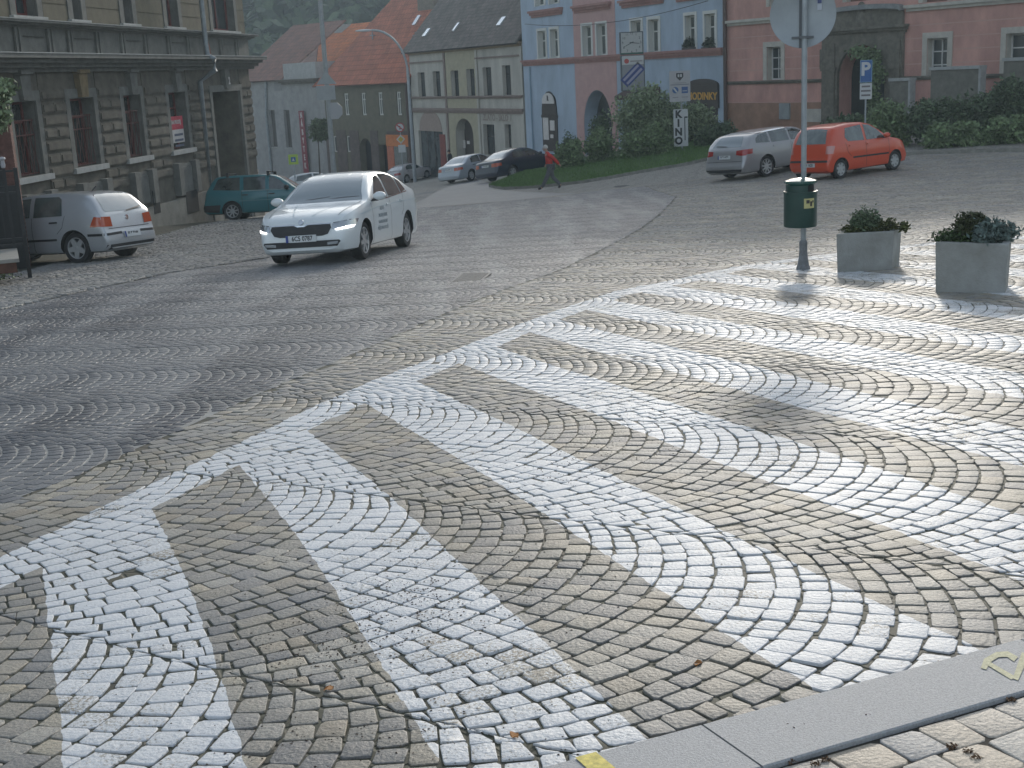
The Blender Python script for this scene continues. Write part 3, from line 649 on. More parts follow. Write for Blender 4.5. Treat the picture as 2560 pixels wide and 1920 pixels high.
# stone portal
por = MB(); pa, pb_, pz = port[0], port[1], port[3]; rr = (pb_ - pa) / 2; mx = (pa + pb_) / 2; zc = pz - rr; ztb = f.sz(2150, 88)[1]; W2 = .95
n = 16; arc = [(mx - rr * math.cos(math.pi * k / n), zc + rr * math.sin(math.pi * k / n)) for k in range(n + 1)]
for k in range(n):
    (x0_, z0_), (x1_, z1_) = arc[k], arc[k + 1]; por.prism([(x0_, -.14, z0_), (x1_, -.14, z1_), (x1_, -.14, ztb), (x0_, -.14, ztb)], (0, .16, 0))
por.box(pa - W2, pa, -.14, .02, zb, ztb); por.box(pb_, pb_ + W2, -.14, .02, zb, ztb)
por.build('portal', M_stone, f.root)
q = MB(); q.box(pa - W2 + .1, pa - .12, -.22, -.142, zb, ztb - .3); q.box(pb_ + .12, pb_ + W2 - .1, -.22, -.142, zb, ztb - .3)
zi = f.sz(2090, 172)[1]; q.box(pa - W2 + .04, pa - .02, -.27, -.142, zi - .08, zi + .08); q.box(pb_ + .02, pb_ + W2 - .04, -.27, -.142, zi - .08, zi + .08)
q.build('pilaster', M_stone, f.root)
f.lintel((pa - W2 - .18, pb_ + W2 + .22, ztb, ztb + .34), .42, M_stone, 'portal_cornice', 3)
zp0, zp1 = ztb + .345, f.sz(2160, 12)[1]; hw = (pb_ - pa) / 2 + W2 - .05
prof = [(mx - hw, zp0)] + [(mx + hw * math.cos(math.pi - math.pi * k / 16), zp0 + .55 + (zp1 - zp0 - .75) * math.sin(math.pi * k / 16)) for k in range(17)] + [(mx + hw, zp0)]
por = MB(); por.prism([(x, -.12, z) for x, z in prof], (0, .14, 0)); por.build('pediment', M_stone, f.root)
q = MB(); a = prof[1:-1]
for p0_, p1_ in zip(a, a[1:]): q.prism([(p0_[0], -.34, p0_[1]), (p1_[0], -.34, p1_[1]), (p1_[0], -.34, p1_[1] + .2), (p0_[0], -.34, p0_[1] + .2)], (0, .3, 0))
q.build('pediment_moulding', mat('grey_lead_capping', (.24, .25, .25), .8, nscale=4, namt=.3), f.root)
q = MB(); cx = f.sz(2158, 50)[0]; cz = f.sz(2158, 52)[1]
q.lathe([(.001, .16), (.2, .13), (.3, .06), (.34, 0)], 14, Matrix.Translation((cx, -.12, cz)) @ Matrix.Rotation(R(90), 4, 'X') @ Matrix.Diagonal((.9, 1.5, 1, 1)))
q.lathe([(.001, .12), (.14, .1), (.2, 0)], 12, Matrix.Translation((cx, -.12, cz + .62)) @ Matrix.Rotation(R(90), 4, 'X')); q.build('carved_shield', M_stone, f.root, smooth=True)
d = f.box('gate', (pa, pb_, zb, pz), .80, .86, mat('dark_green_gate', (.02, .03, .028), .6, nscale=3, namt=.4))
r = f.rect(2050, 123, 2070, 172); f.box('plaque', r, -.03, .01, M_stone)
# porch walls and steps partly hidden by the hedge (stand in front of the house)
M_conc = mat('weathered_parapet', (.17, .165, .14), .95, nscale=3, namt=.3)
M_cap = mat('parapet_capping', (.36, .37, .36), .8, nscale=4, namt=.2)
r = f.rect(1952, 258, 1977, 298); f.box('meter_box', r, -.12, -.02, mat('grey_meter_box', (.30, .32, .32), .6, nscale=4, namt=.2))
r = f.rect(2018, 272, 2064, 305); f.box('notice', r, -.05, -.02, M_cream)
# roof so the sun is blocked as by the real house
z2 = ztop; roof_poly('roof', [[(-.3, -.5, z2), (S1 + .5, -.5, z2), (S1 + .5, 6, z2 + 3.2), (-.3, 6, z2 + 3.2)], [(S1 + .5, 12.5, z2), (-.3, 12.5, z2), (-.3, 6, z2 + 3.2), (S1 + .5, 6, z2 + 3.2)]], tile_mat('red_clay_tiles', (.30, .10, .055), (.24, .075, .045)), f.root)
# parapets of the terrace stairs, stepped blocks
def parapet(px0, py0, px1, pyb, off, name, label):
    s0_, z1_ = Pk.sz(px0, py0, off); s1_, _ = Pk.sz(px1, py0, off); o_ = Pk.o - Pk.n * off + Pk.e * s0_
    e = empty(name, (o_.x, o_.y, 0), Pk.a, label, 'parapet'); w_ = s1_ - s0_
    MB().box(0, w_, 0, .35, zb - .5, z1_ - .12).build('wall', M_conc, e); MB().box(-.05, w_ + .05, -.05, .4, z1_ - .12, z1_).build('capping', M_cap, e)
    MB().box(w_, w_ + .1, -.03, .3, zb, z1_ - .12).build('edge_strip', M_cap, e)
parapet(2328, 168, 2448, 260, 2.2, 'stair_parapet', 'grey parapet block with pale capping under the second window of the pink house')
parapet(2510, 145, 2640, 240, 2.2, 'stair_parapet', 'taller grey parapet block at the right edge above the hedge')
parapet(2225, 196, 2272, 250, 2.2, 'stair_parapet', 'low grey parapet block just right of the arched stone portal')

# ---- blue house
M_blue = mat('light_blue_render', (.38, .46, .55), .9, nscale=.8, namt=.2, stretch=(1, 1, .4), bump=.1, bscale=40)
M_bpink = mat('pale_pink_render', (.50, .315, .29), .9, nscale=2, namt=.12)
M_red = mat('red_brown_moulding', (.36, .19, .165), .85, nscale=4, namt=.2)
M_win = mat('white_window', (.60, .60, .56), .5)
M_winglass = mat('grey_window_glass', (.10, .11, .10), .15, nscale=2, namt=.4)
f = Bl; f2 = f; sL = f.sz(1312, 250)[0]; zt = f.sz(1500, 0)[1] + 6.5; zb = -6.2
wins = [(1346, 77, 1365, 146), (1377, 73, 1396, 144), (1457, 64, 1480, 141), (1493, 60, 1516, 139), (1579, 51, 1605, 134), (1622, 48, 1648, 132), (1714, 38, 1739, 126), (1763, 34, 1789, 125)]
ups = [(1338, -62, 1360, 15), (1373, -66, 1395, 10), (1449, -85, 1476, -5), (1490, -90, 1516, -10), (1570, -100, 1600, -20), (1617, -105, 1645, -25), (1710, -125, 1738, -40), (1762, -130, 1789, -45)]
for x0_, y0_, x1_, y1_ in wins: f.window(f.rect(x0_, y0_, x1_, y1_), M_win, 2, (.36,), surround=.16, ms=M_win, sill=.08, msill=M_win, inset=.28, fw=.10, glass=M_winglass)
for x0_, y0_, x1_, y1_ in ups: f.window(f.rect(x0_, y0_, x1_, y1_), M_win, 2, (.36,), surround=.16, ms=M_win, inset=.28, fw=.1, glass=M_winglass)
arch = f.rect(1461, 225, 1530, 345); arch = (arch[0], arch[1], zb, arch[3])
f.holes.append((*arch, .9, 1.15))
door = f.rect(1357, 228, 1394, 366); shop = f.rect(1725, 207, 1795, 340); shop2 = f.rect(1578, 222, 1650, 340)
f.holes.append((door[0] + .1, door[1] - .1, door[2] - .3, door[3] - .1, .35, .6)); f.holes.append((shop[0], shop[1], zb, shop[3], .5, .2)); f.holes.append((shop2[0], shop2[1], zb, shop2[3], .5, .2))
f.wall(sL, 0, zb, zt, M_blue); f.shell(sL, 0, zb, zt, 11, M_blue, y=.92)
# pink bay: thin proud sheet
b0, b1 = f.sz(1437, 150)[0], f.sz(1541, 150)[0]
ps = MB(); hs = [h for h in f.holes if b0 < (h[0] + h[1]) / 2 < b1]
xs = sorted(set([b0, b1] + [v for h in hs for v in h[:2]])); zs = sorted(set([zb, zt] + [v for h in hs for v in h[2:4]]))
for i in range(len(xs) - 1):
    for j in range(len(zs) - 1):
        cx, cz = (xs[i] + xs[i + 1]) / 2, (zs[j] + zs[j + 1]) / 2
        if any(h[0] < cx < h[1] and h[2] < cz < h[3] for h in hs): continue
        ps.poly([(xs[i], -.03, zs[j]), (xs[i + 1], -.03, zs[j]), (xs[i + 1], -.03, zs[j + 1]), (xs[i], -.03, zs[j + 1])])
a, b, c, d = arch; rr = (b - a) / 2; mx = (a + b) / 2; rise = rr * 1.15
for k in range(14):
    t0, t1 = math.pi * k / 14, math.pi * (k + 1) / 14
    ps.poly([(mx - rr * math.cos(t0), -.03, d - rise + rise * math.sin(t0)), (mx - rr * math.cos(t1), -.03, d - rise + rise * math.sin(t1)), (mx - rr * math.cos(t1), -.03, d), (mx - rr * math.cos(t0), -.03, d)])
for x in (b0, b1): ps.poly([(x, -.03, zb), (x, .01, zb), (x, .01, zt), (x, -.03, zt)])
ps.build('pink_bay', M_bpink, f.root)
for x0_, x1_, y_ in ((1328, 1408, 33), (1436, 1530, 20), (1554, 1662, 6), (1690, 1800, -10)):
    a, b = f.sz(x0_, y_)[0], f.sz(x1_, y_)[0]; z = f.sz((x0_ + x1_) / 2, y_)[1]; f.lintel((a, b, z - .18, z + .24), .30, M_red, 'window_hood', 3)
zc_ = f.sz(1500, 149)[1]; f.lintel((sL, .0, zc_ - .14, zc_ + .24), .22, M_red, 'string_course', 3)
f.lintel((sL, .0, zt - .5, zt), .5, M_red, 'eaves_cornice', 3)
z2 = zt; roof_poly('roof', [[(sL - .2, -.7, z2), (.3, -.7, z2), (.3, 5.5, z2 + 4), (sL - .2, 5.5, z2 + 4)], [(.3, 11.5, z2), (sL - .2, 11.5, z2), (sL - .2, 5.5, z2 + 4), (.3, 5.5, z2 + 4)]], tile_mat('red_tiles', (.30, .10, .055), (.24, .075, .045)), f.root)
mb = MB(); mb.lathe([(.001, 0), (.9, 0)], 4); mb.bm.free()
g = MB(); z0_, z1_ = arch[2], arch[3]
g.prism([(arch[0], .84, z0_), (arch[1], .84, z0_), (arch[1], .84, z1_), (arch[0], .84, z1_)], (0, .03, 0)); gate = g.build('gate', mat('grey_timber_gate', (.05, .055, .055), .7, nscale=3, namt=.5, stretch=(8, 1, 1)), f.root)
g = MB(); zm = z1_ - rise * .9; g.box(arch[0] + .05, arch[1] - .05, .80, .838, zm - .05, zm + .05); g.box((arch[0] + arch[1]) / 2 - .05, (arch[0] + arch[1]) / 2 + .05, .79, .838, z0_, z1_ - .1); g.build('gate_rail', mat('gate_rail_wood', (.03, .032, .034), .7), gate)
M_shopd = mat('dark_brown_shopfront', (.030, .020, .018), .45, nscale=3, namt=.3)
M_sign = mat('sign_white', (.62, .59, .56), .6, nscale=5, namt=.1)
# arched doorway with white plaque reading 1-like figure
a, b, c, d = door
q = MB(); rr = (b - a) / 2; mx = (a + b) / 2; arcp = [(mx - rr * math.cos(math.pi * k / 14), d - rr * 1.25 + rr * 1.25 * math.sin(math.pi * k / 14)) for k in range(15)]
q.prism([(a, -.06, c - .3)] + [(x, -.06, z) for x, z in arcp] + [(b, -.06, c - .3)], (0, .07, 0)); dd = q.build('doorway', M_shopd, f.root)
zs_ = f.sz(1371, 259)[1]; q = MB(); r2 = rr * .8; q.prism([(mx - r2 - .05, -.10, zs_)] + [(mx - .05 - r2 * math.cos(math.pi * k / 12), -.10, zs_ + .12 + (d - zs_ - .22) * math.sin(math.pi * k / 12)) for k in range(13)] + [(mx + r2 - .05, -.10, zs_)], (0, .038, 0)); sg = q.build('arched_sign', M_sign, dd)
text('R', 'sign_letter', .42, M_shopd, sg, Matrix.Translation((mx - .05, -.105, zs_ + .33)) @ Matrix.Rotation(R(90), 4, 'X'), ext=.006, sx=.8, bold=.03)
for (x0_, y0_, x1_, y1_) in ((1361, 294, 1374, 349), (1378, 301, 1389, 326), (1379, 336, 1386, 345)):
    f.box('poster', f.rect(x0_, y0_, x1_, y1_), -.09, -.062, M_sign, dd)
f.box('door_rail', f.rect(1357, 287, 1397, 294), -.12, -.062, M_shopd, dd)
# shop with amber lettering, awning over the middle entrance
q = MB(); a, b, c, d = shop; q.box(a - .12, b + .15, -.12, .02, d - 1.25, d - .12)
rr = (b - a) / 2 + .13; mx = (a + b) / 2; q.prism([(mx + .015 - rr * math.cos(math.pi * k / 14), -.12, d - .118 + .32 * math.sin(math.pi * k / 14)) for k in range(15)], (0, .14, 0)); sb = q.build('shop_fascia', M_shopd, f.root)
text('HODINKY', 'shop_lettering', .52, mat('amber_letters', (.62, .33, .05), .6), sb, Matrix.Translation((mx + .05, -.13, d - .68)) @ Matrix.Rotation(R(90), 4, 'X'), ext=.01, sx=1.15, bold=.012)
f.box('shopfront', (shop[0] + .05, shop[1] - .05, zb, shop[3] - 1.26), .3, .36, M_shopd)
f.box('shopfront', (shop2[0] + .02, shop2[1] - .02, zb, shop2[3] - .1), .3, .36, M_shopd)
a, b, c, d = shop2; q = MB(); q.prism([(a - .1, -.02, d + .1), (a - .1, -1.0, d - .35), (a - .1, -1.0, d - .55), (a - .1, -.02, d - .5)], (b - a + .2, 0, 0)); q.build('awning', mat('brown_awning', (.07, .035, .028), .8, nscale=5, namt=.3), f.root)
q = MB(); x = f.sz(1328, 200)[0]; q.tube([(x, -.08, zb), (x, -.08, zc_ - .2)], .05, 8); q.build('cable_pipe', mat('blue_painted_pipe', (.22, .31, .39), .7), f.root)
# flower boxes
def leafcloud(name, blobs, n, size, m, parent=None, flat=.55, seed=0, droop=0):
    """blobs: (cx,cy,cz,rx,ry,rz); n leaves per blob share by volume; leaves as bent quads"""
    g = np.random.default_rng(seed + 11); B = np.array(blobs, float); vol = (B[:, 3] * B[:, 4] * B[:, 5]) ** .72; cnt = np.maximum(4, (n * vol / vol.sum()).astype(int))
    C = []
    for b, k in zip(B, cnt):
        d = g.normal(size=(k, 3)); d /= np.linalg.norm(d, axis=1, keepdims=True); r = g.uniform(.1, 1.0, (k, 1)) ** .5 * (1 + .16 * g.normal(size=(k, 1))); C.append(b[:3] + d * r * b[3:6])
    C = np.concatenate(C); k = len(C); nrm = g.normal(size=(k, 3)) + np.array([0, -.2, flat]); nrm /= np.linalg.norm(nrm, axis=1, keepdims=True)
    t = np.cross(nrm, g.normal(size=(k, 3))); t /= np.linalg.norm(t, axis=1, keepdims=True); u = np.cross(nrm, t); s = size * g.uniform(.6, 1.35, (k, 1))
    V = np.stack([C - t * s - u * s * .1, C - u * s * .5 + nrm * s * .12, C + t * s, C + u * s * .5 + nrm * s * .12], 1).reshape(-1, 3)
    F = np.arange(4 * k).reshape(-1, 4); return mesh_np(name, V, F, m, parent)
def leaf_mat(name, c, c2=None, island=.45):
    m = mat(name, c, .6, nscale=1.3, namt=.5, col2=c2, island=island, spec=.3); b = m.node_tree.nodes['Principled BSDF']
    b.inputs['Transmission Weight'].default_value = 0; b.inputs['Subsurface Weight'].default_value = 0
    return m
M_leafd = leaf_mat('dark_leaves', (.035, .055, .025), (.015, .025, .012))
for i in (6, 7):
    r = f.rect(*wins[i]); cx = (r[0] + r[1]) / 2; p = f.o + f.e * cx - f.n * .12
    e = empty('flower_box', (p.x, p.y, r[2] - .02), f.a, 'dark planted flower box on the sill of the %s blue house window' % ('rightmost' if i == 7 else 'second from right'), 'flower box', 'window flower boxes')
    MB().box(-.55, .55, -.09, .09, 0, .18).build('trough', M_shopd, e); leafcloud('foliage', [(-.3, 0, .3, .28, .15, .22), (.2, 0, .34, .34, .16, .28), (0, 0, .5, .18, .12, .2)], 260, .07, M_leafd, e, seed=i)
# downpipe on the seam of the blue and pink houses
q = MB(); q.tube([(.12, -.16, -3.6), (.12, -.16, zt)], .1, 10); dp = q.build('downpipe', M_brownpipe, Pk.root, smooth=True)
MB().tube([(.12, -.16, -4.6), (.12, -.16, -3.6)], .13, 10).build('pipe_shoe', M_sign, Pk.root, smooth=True)
# overhead wire in front of the blue house
w0, w1 = Bl.sz(1312, 60, .6), Bl.sz(1770, 2, .6); q = MB(); pts = []
for k in range(13):
    t = k / 12; s_ = w0[0] + (w1[0] - w0[0]) * t; z = w0[1] + (w1[1] - w0[1]) * t - .5 * 4 * t * (1 - t); p = Bl.o + Bl.e * s_ - Bl.n * .6; pts.append((p.x, p.y, z))
q.tube(pts, .018, 5); tag(q.build('overhead_wire', M_shopd), 'thin dark cable sagging across the front of the blue house', 'cable')

# ---- cream house
M_crm = mat('cream_render', (.48, .455, .40), .9, nscale=.8, namt=.25, stretch=(1, 1, .4), bump=.1, bscale=30)
M_crm2 = mat('yellow_cream_render', (.42, .38, .27), .9, nscale=2.2, namt=.14)
M_brnm = mat('brown_moulding', (.25, .19, .165), .85, nscale=4, namt=.2)
f = Cr; sL = f.sz(1030, 250)[0]; zb = -8.5; zt = f.sz(1200, 112)[1]
wins = [(1048, 181, 1062, 245), (1086, 178, 1100, 243), (1132, 176, 1147, 242), (1171, 172, 1187, 241), (1211, 168, 1228, 240), (1259, 163, 1276, 238)]
for k, w_ in enumerate(wins): f.window(f.rect(w_[0] - 3, w_[1], w_[2] + 1, w_[3]), M_shopd, 2, (.3,), inset=.32, fw=.07, glass=M_glass)
ar = f.rect(1141, 296, 1185, 400); ar = (ar[0], ar[1], zb, ar[3]); f.holes.append((*ar, .7, .75))
shw = f.rect(1048, 328, 1108, 392); f.holes.append((shw[0], shw[1], zb + 1.9, shw[3], .35))
g1 = f.rect(1209, 311, 1237, 388); g2 = f.rect(1262, 311, 1278, 370)
f.window(g1, M_shopd, 2, (.4,), inset=.35, fw=.08); f.window(g2, M_shopd, 1, (.4,), inset=.35, fw=.08)
f.wall(sL, 0, zb, zt, M_crm); f.shell(sL, 0, zb, zt, 10, M_crm, y=.75)
a, b = f.sz(1117, 200)[0], f.sz(1191, 200)[0]; q = MB(); hs = [h for h in f.holes if a < (h[0] + h[1]) / 2 < b]
xs = sorted(set([a, b] + [v for h in hs for v in h[:2]])); zs = sorted(set([zb, zt] + [v for h in hs for v in h[2:4]]))
for i in range(len(xs) - 1):
    for j in range(len(zs) - 1):
        cx, cz = (xs[i] + xs[i + 1]) / 2, (zs[j] + zs[j + 1]) / 2
        if any(h[0] < cx < h[1] and h[2] < cz < h[3] for h in hs): continue
        q.poly([(xs[i], -.04, zs[j]), (xs[i + 1], -.04, zs[j]), (xs[i + 1], -.04, zs[j + 1]), (xs[i], -.04, zs[j + 1])])
rr = (ar[1] - ar[0]) / 2; mx = (ar[0] + ar[1]) / 2; rise = rr * .75; d = ar[3]
for k in range(12):
    t0, t1 = math.pi * k / 12, math.pi * (k + 1) / 12
    q.poly([(mx - rr * math.cos(t0), -.04, d - rise + rise * math.sin(t0)), (mx - rr * math.cos(t1), -.04, d - rise + rise * math.sin(t1)), (mx - rr * math.cos(t1), -.04, d), (mx - rr * math.cos(t0), -.04, d)])
for x in (a, b): q.poly([(x, -.04, zb), (x, .01, zb), (x, .01, zt), (x, -.04, zt)])
q.build('centre_bay', M_crm2, f.root)
for y_ in (243, 274):
    z = f.sz(1170, y_)[1]; f.lintel((sL, .0, z - (.10 if y_ == 243 else .26), z + .10), .20, M_brnm, 'string_course', 2)
z = f.sz(1245, 142)[1]; f.lintel((b, -.3, z - .06, z + .06), .1, M_brnm, 'moulding', 1); f.lintel((sL, a, z - .06, z + .06), .1, M_brnm, 'moulding', 1)
f.lintel((sL, 0, zt - .32, zt), .28, mat('ochre_eaves', (.30, .22, .13), .9, nscale=2, namt=.2), 'eaves_cornice', 2)
for x in (1114, 1194, 1306):
    s_ = f.sz(x, 200)[0]; f.box('pilaster', (s_ - .16, s_ + .16, zb, zt - .33), -.09, -.042, M_brnm if x == 1114 else M_crm)
# left shop: tympanum, glazing and a red door leaf
q = MB(); a, b = f.sz(1050, 330)[0], f.sz(1106, 330)[0]; z0_ = shw[3]; mx = (a + b) / 2; rr = (b - a) / 2
q.prism([(mx - rr * math.cos(math.pi * k / 14), -.03, z0_ + .01 + rr * .72 * math.sin(math.pi * k / 14)) for k in range(15)], (0, .035, 0)); q.build('tympanum', mat('tan_tympanum', (.35, .27, .23), .9, nscale=5, namt=.15), f.root)
s_ = MB(); zr = zb + 1.9; s_.box(shw[0], shw[1] - .55, .2, .26, zr, z0_); w_ = s_.build('shop_window', mat('shop_glass', (.06, .075, .08), .2, nscale=1.5, namt=.6), f.root)
s_ = MB()
for t in (.33, .66): x = shw[0] + (shw[1] - shw[0] - .55) * t; s_.box(x - .03, x + .03, .16, .198, zr, z0_)
s_.build('glazing_bar', M_shopd, w_); f.box('red_door', (shw[1] - .54, shw[1] + .5, zb, z0_ - .2), -.06, -.005, mat('dark_red_door', (.22, .045, .035), .6, nscale=3, namt=.3))
f.box('door', (ar[0] + rr * .15, ar[1], zb, ar[3]), .6, .66, M_shopd)
for (x0_, y0_, x1_, y1_) in ((1159, 350, 1164, 370), (1169, 352, 1175, 360)): f.box('notice', f.rect(x0_, y0_, x1_, y1_, -.6), .55, .59, M_sign)
r = f.rect(1205, 287, 1278, 302); fs = f.box('sign_board', r, -.06, .01, mat('faded_board', (.43, .40, .35), .8, nscale=5, namt=.1))
text('ZLATO - SKLO', 'sign_lettering', .62, mat('faded_letters', (.27, .22, .18), .8), fs, Matrix.Translation(((r[0] + r[1]) / 2, -.07, (r[2] + r[3]) / 2)) @ Matrix.Rotation(R(90), 4, 'X'), ext=.006, sx=1.0, bold=.01)
M_mot = tile_mat('mottled_grey_tiles', (.13, .115, .10), (.20, .165, .145), 2.6)
def roofquad(f, e0, e1, y0, y1, zr): return [(e0, y0, zr[0]), (e1, y0, zr[0]), (e1, y1, zr[1]), (e0, y1, zr[1])]
roof_poly('roof', [[(sL - .4, -.55, zt - .1), (.05, -.55, zt - .1), (.05, 5.5, zt + 6.6), (sL - .4, 5.5, zt + 6.6)], [(.05, 10.5, zt), (sL - .4, 10.5, zt), (sL - .4, 5.5, zt + 6.6), (.05, 5.5, zt + 6.6)]], M_mot, f.root)
def skylight(f, px, py, wy, m, slope, name='skylight', sw=.55, sh=.8, y00=-.55, z00=0):
    # intersect the pixel with the roof plane through (y=y00,z=z00) with given slope
    d = cray(px, py); c = Vector((0, 0, EYE)); nn = Vector((f.n.x, f.n.y, 0)) * -slope + Vector((0, 0, 1)); p0 = f.o + f.n * y00 + Vector((0, 0, z00)); t = (p0 - c).dot(nn) / d.dot(nn); q_ = c + d * t
    s_ = (q_ - f.o).dot(f.e); y_ = (q_ - f.o).dot(f.n); z_ = q_.z; k = 1 / math.hypot(1, slope)
    mb = MB(); Mx = Matrix.Translation((s_, y_, z_)) @ Matrix.Rotation(math.atan(slope), 4, 'X'); mb.box(-sw / 2, sw / 2, -sh / 2, sh / 2, .02, .13, Mx); return mb.build(name, m, f.root)
M_sky = mat('bright_skylight', (.75, .78, .80), .1, spec=1, metal=.6)
for px, py in ((1255, 55), (1142, 69), (1068, 83)): skylight(f, px, py, 0, M_sky, 6.7 / 6.05, z00=zt - .1, sw=.6 if px != 1142 else .35, sh=.75)
# side gable end of the blue house beyond the cream roof is part of its side walls

# ---- brown house (left of the cream house)
ea = lambda away: math.atan2(-math.cos(away), -math.sin(away))
M_brn = mat('olive_brown_render', (.150, .135, .095), .95, nscale=1.5, namt=.25)
M_pur = mat('purple_brown_base', (.13, .10, .09), .95, nscale=2, namt=.35)
pr = atY(1030, 300, 106.5); f = Br = Facade('brown_house', pr, ea(-.62), 'olive brown house with four narrow white windows and a plain red tile roof')
sL = f.sz(812, 300)[0]; zb = -10; zt = f.sz(950, 206)[1]
for x in (866, 909, 951, 997): f.window(f.rect(x - 5, 232 - (x - 909) * .03, x + 6, 288), M_win, 2, (.3,), inset=.12, fw=.12, glass=M_winglass)
for x in (838, 871): f.window(f.rect(x - 4, 340, x + 5, 380), M_win, 1, (), inset=.12, fw=.1, glass=M_winglass)
ar = f.rect(901, 346, 930, 430); f.holes.append((ar[0], ar[1], zb, ar[3], .6, .9)); dr = f.rect(949, 362, 972, 430); f.holes.append((dr[0], dr[1], zb, dr[3], .5))
f.wall(sL, 0, zb, zt, M_brn); f.shell(sL, 0, zb, zt, 12, M_brn, y=.65)
zbase = f.sz(900, 326)[1]; base = MB()
hs = [(ar[0], ar[1]), (dr[0], dr[1]), f.rect(834, 340, 843, 380)[:2], f.rect(867, 340, 876, 380)[:2]]; x = sL
for a, b in sorted(hs) + [(0, 0)]:
    if a > x: base.box(x, a, -.05, .01, zb, zbase)
    x = b
base.build('base_band', M_pur, f.root)
r = f.rect(968, 337, 1029, 366); f.box('orange_shopfront', r, -.12, -.052, mat('orange_fascia', (.58, .19, .06), .7, nscale=4, namt=.2)); r = f.rect(972, 366, 988, 425); f.box('orange_pillar', r, -.12, -.052, mat('orange_pillar', (.50, .16, .09), .7, nscale=4, namt=.2))
f.box('shop_glass', f.rect(989, 366, 1020, 425), -.1, -.052, M_glass2)
M_rt = tile_mat('pale_red_tiles', (.46, .15, .085), (.38, .12, .07), 1.6); M_ot = tile_mat('orange_tiles', (.62, .18, .055), (.52, .145, .045), 1.3)
# ridge of this roof rises to the right; hip at the left end
roof_poly('roof', [[(sL - .6, -.7, zt - .1), (.6, -.7, zt - .1), (.6, 7, zt + 9.0), (sL + 5.5, 7, zt + 9.0)], [(sL - .6, -.7, zt - .1), (sL + 5.5, 7, zt + 9.0), (sL - .6, 13, zt)], [(.6, 13, zt), (sL - .6, 13, zt), (sL + 5.5, 7, zt + 9.0), (.6, 7, zt + 9.0)]], M_rt, f.root)
for px, py in ((1043, 52),): skylight(f, px, py, 0, M_sky, 9.1 / 7.7, z00=zt - .1, y00=-.7, sw=.5, sh=1.0)
M_chim = mat('grey_brick_chimney', (.20, .17, .14), .9, nscale=3, namt=.3)
s_, z_ = f.sz(1085, 20, -5.0); MB().box(s_ - 1.3, s_ + 1.3, 4.2, 6.6, zt + 4, z_ + 3.5).build('chimney', M_chim, f.root)
for px, yb_ in ((935, 145), (1040, 110)):
    s_, z_ = f.sz(px, 80, -2.5); s_, zb2 = f.sz(px, yb_, -2.5); q = MB(); q.tube([(s_, 2.5, zb2 - 1.5), (s_, 2.5, z_)], .06, 6); q.box(s_ - .3, s_ + .3, 2.4, 2.6, z_ - .3, z_ - .22); q.build('vent_pipe', M_pipe, f.root)
q = MB(); q.tube([(-.25, -.2, zb), (-.25, -.2, zt)], .14, 8); q.build('downpipe', M_brownpipe, f.root)

# ---- grey white furniture shop further left
M_gw = mat('dirty_white_render', (.30, .295, .29), .95, nscale=1.2, namt=.25, bump=.1)
pr = atY(815, 300, 118.5); f = Fu = Facade('furniture_shop', pr, ea(-.70), 'dirty white shop building with tall dark windows and broken eaves')
sL = f.sz(600, 300)[0]; zb = -10; zt = f.sz(720, 196)[1]
for r in ((675, 275, 690, 367), (712, 275, 727, 369)): f.window(f.rect(*r), mat('brown_tall_frame', (.10, .085, .075), .7), 1, (), inset=.3, fw=.1, sill=.08, msill=M_cap, glass=mat('blind_glass', (.07, .065, .06), .5))
f.wall(sL, 0, zb, zt, M_gw); f.shell(sL, 0, zb, zt, 12, M_gw, y=.6)
MB().box(f.sz(685, 200)[0], f.sz(702, 200)[0], -.05, -.005, f.sz(690, 227)[1], f.sz(690, 199)[1]).build('blind_panel', mat('grey_recess', (.22, .22, .215), .9), f.root)
q = MB(); a, b = f.sz(712, 186)[0], f.sz(793, 186)[0]; q.box(a, b, -.15, 3, zt - .1, f.sz(750, 157)[1]); q.build('parapet_block', mat('pale_parapet', (.38, .38, .37), .9, nscale=3, namt=.2), f.root)
f.lintel((f.sz(705, 194)[0], f.sz(800, 194)[0], zt - .55, zt - .1), .75, mat('rotten_eaves', (.12, .10, .08), .95, nscale=3, namt=.5), 'broken_eaves', 3)
q = MB(); q.tube([(f.sz(668, 200)[0], -.15, zt), (f.sz(668, 280)[0], -.15, f.sz(668, 290)[1]), (f.sz(675, 360)[0] + .1, -.15, zb)], .13, 8); q.build('downpipe', M_pipe, f.root)
roof_poly('roof', [[(sL, -.5, zt - .1), (-6.6, -.5, zt - .1), (-6.0, 7, zt + 5.2), (sL, 7, zt + 5.2)]], tile_mat('old_brown_tiles', (.26, .12, .085), (.20, .10, .08), 1.4), f.root)
# red banner NABYTEK
a, z1_ = f.sz(747, 277, .25); b, _ = f.sz(756, 277, .25); _, z0_ = f.sz(762, 424, .25); p = f.o + f.e * a - f.n * .25
e = empty('shop_banner', (p.x, p.y, 0), f.a, 'narrow tall dark red vertical banner with white letters on the shop wall', 'banner'); bw = (b - a) + .25
MB().box(0, bw, -.06, 0, z0_ - .3, z1_).build('panel', mat('dark_red_panel', (.23, .035, .05), .7, nscale=3, namt=.25), e)
for i, ch in enumerate('NÁBYTEK'): text(ch, 'letter', (z1_ - z0_) / 7.4, M_sign, e, Matrix.Translation((bw / 2, -.07, z1_ - (i + .55) * (z1_ - z0_) / 7)) @ Matrix.Rotation(R(90), 4, 'X'), ext=.01, sx=.62, bold=.02)

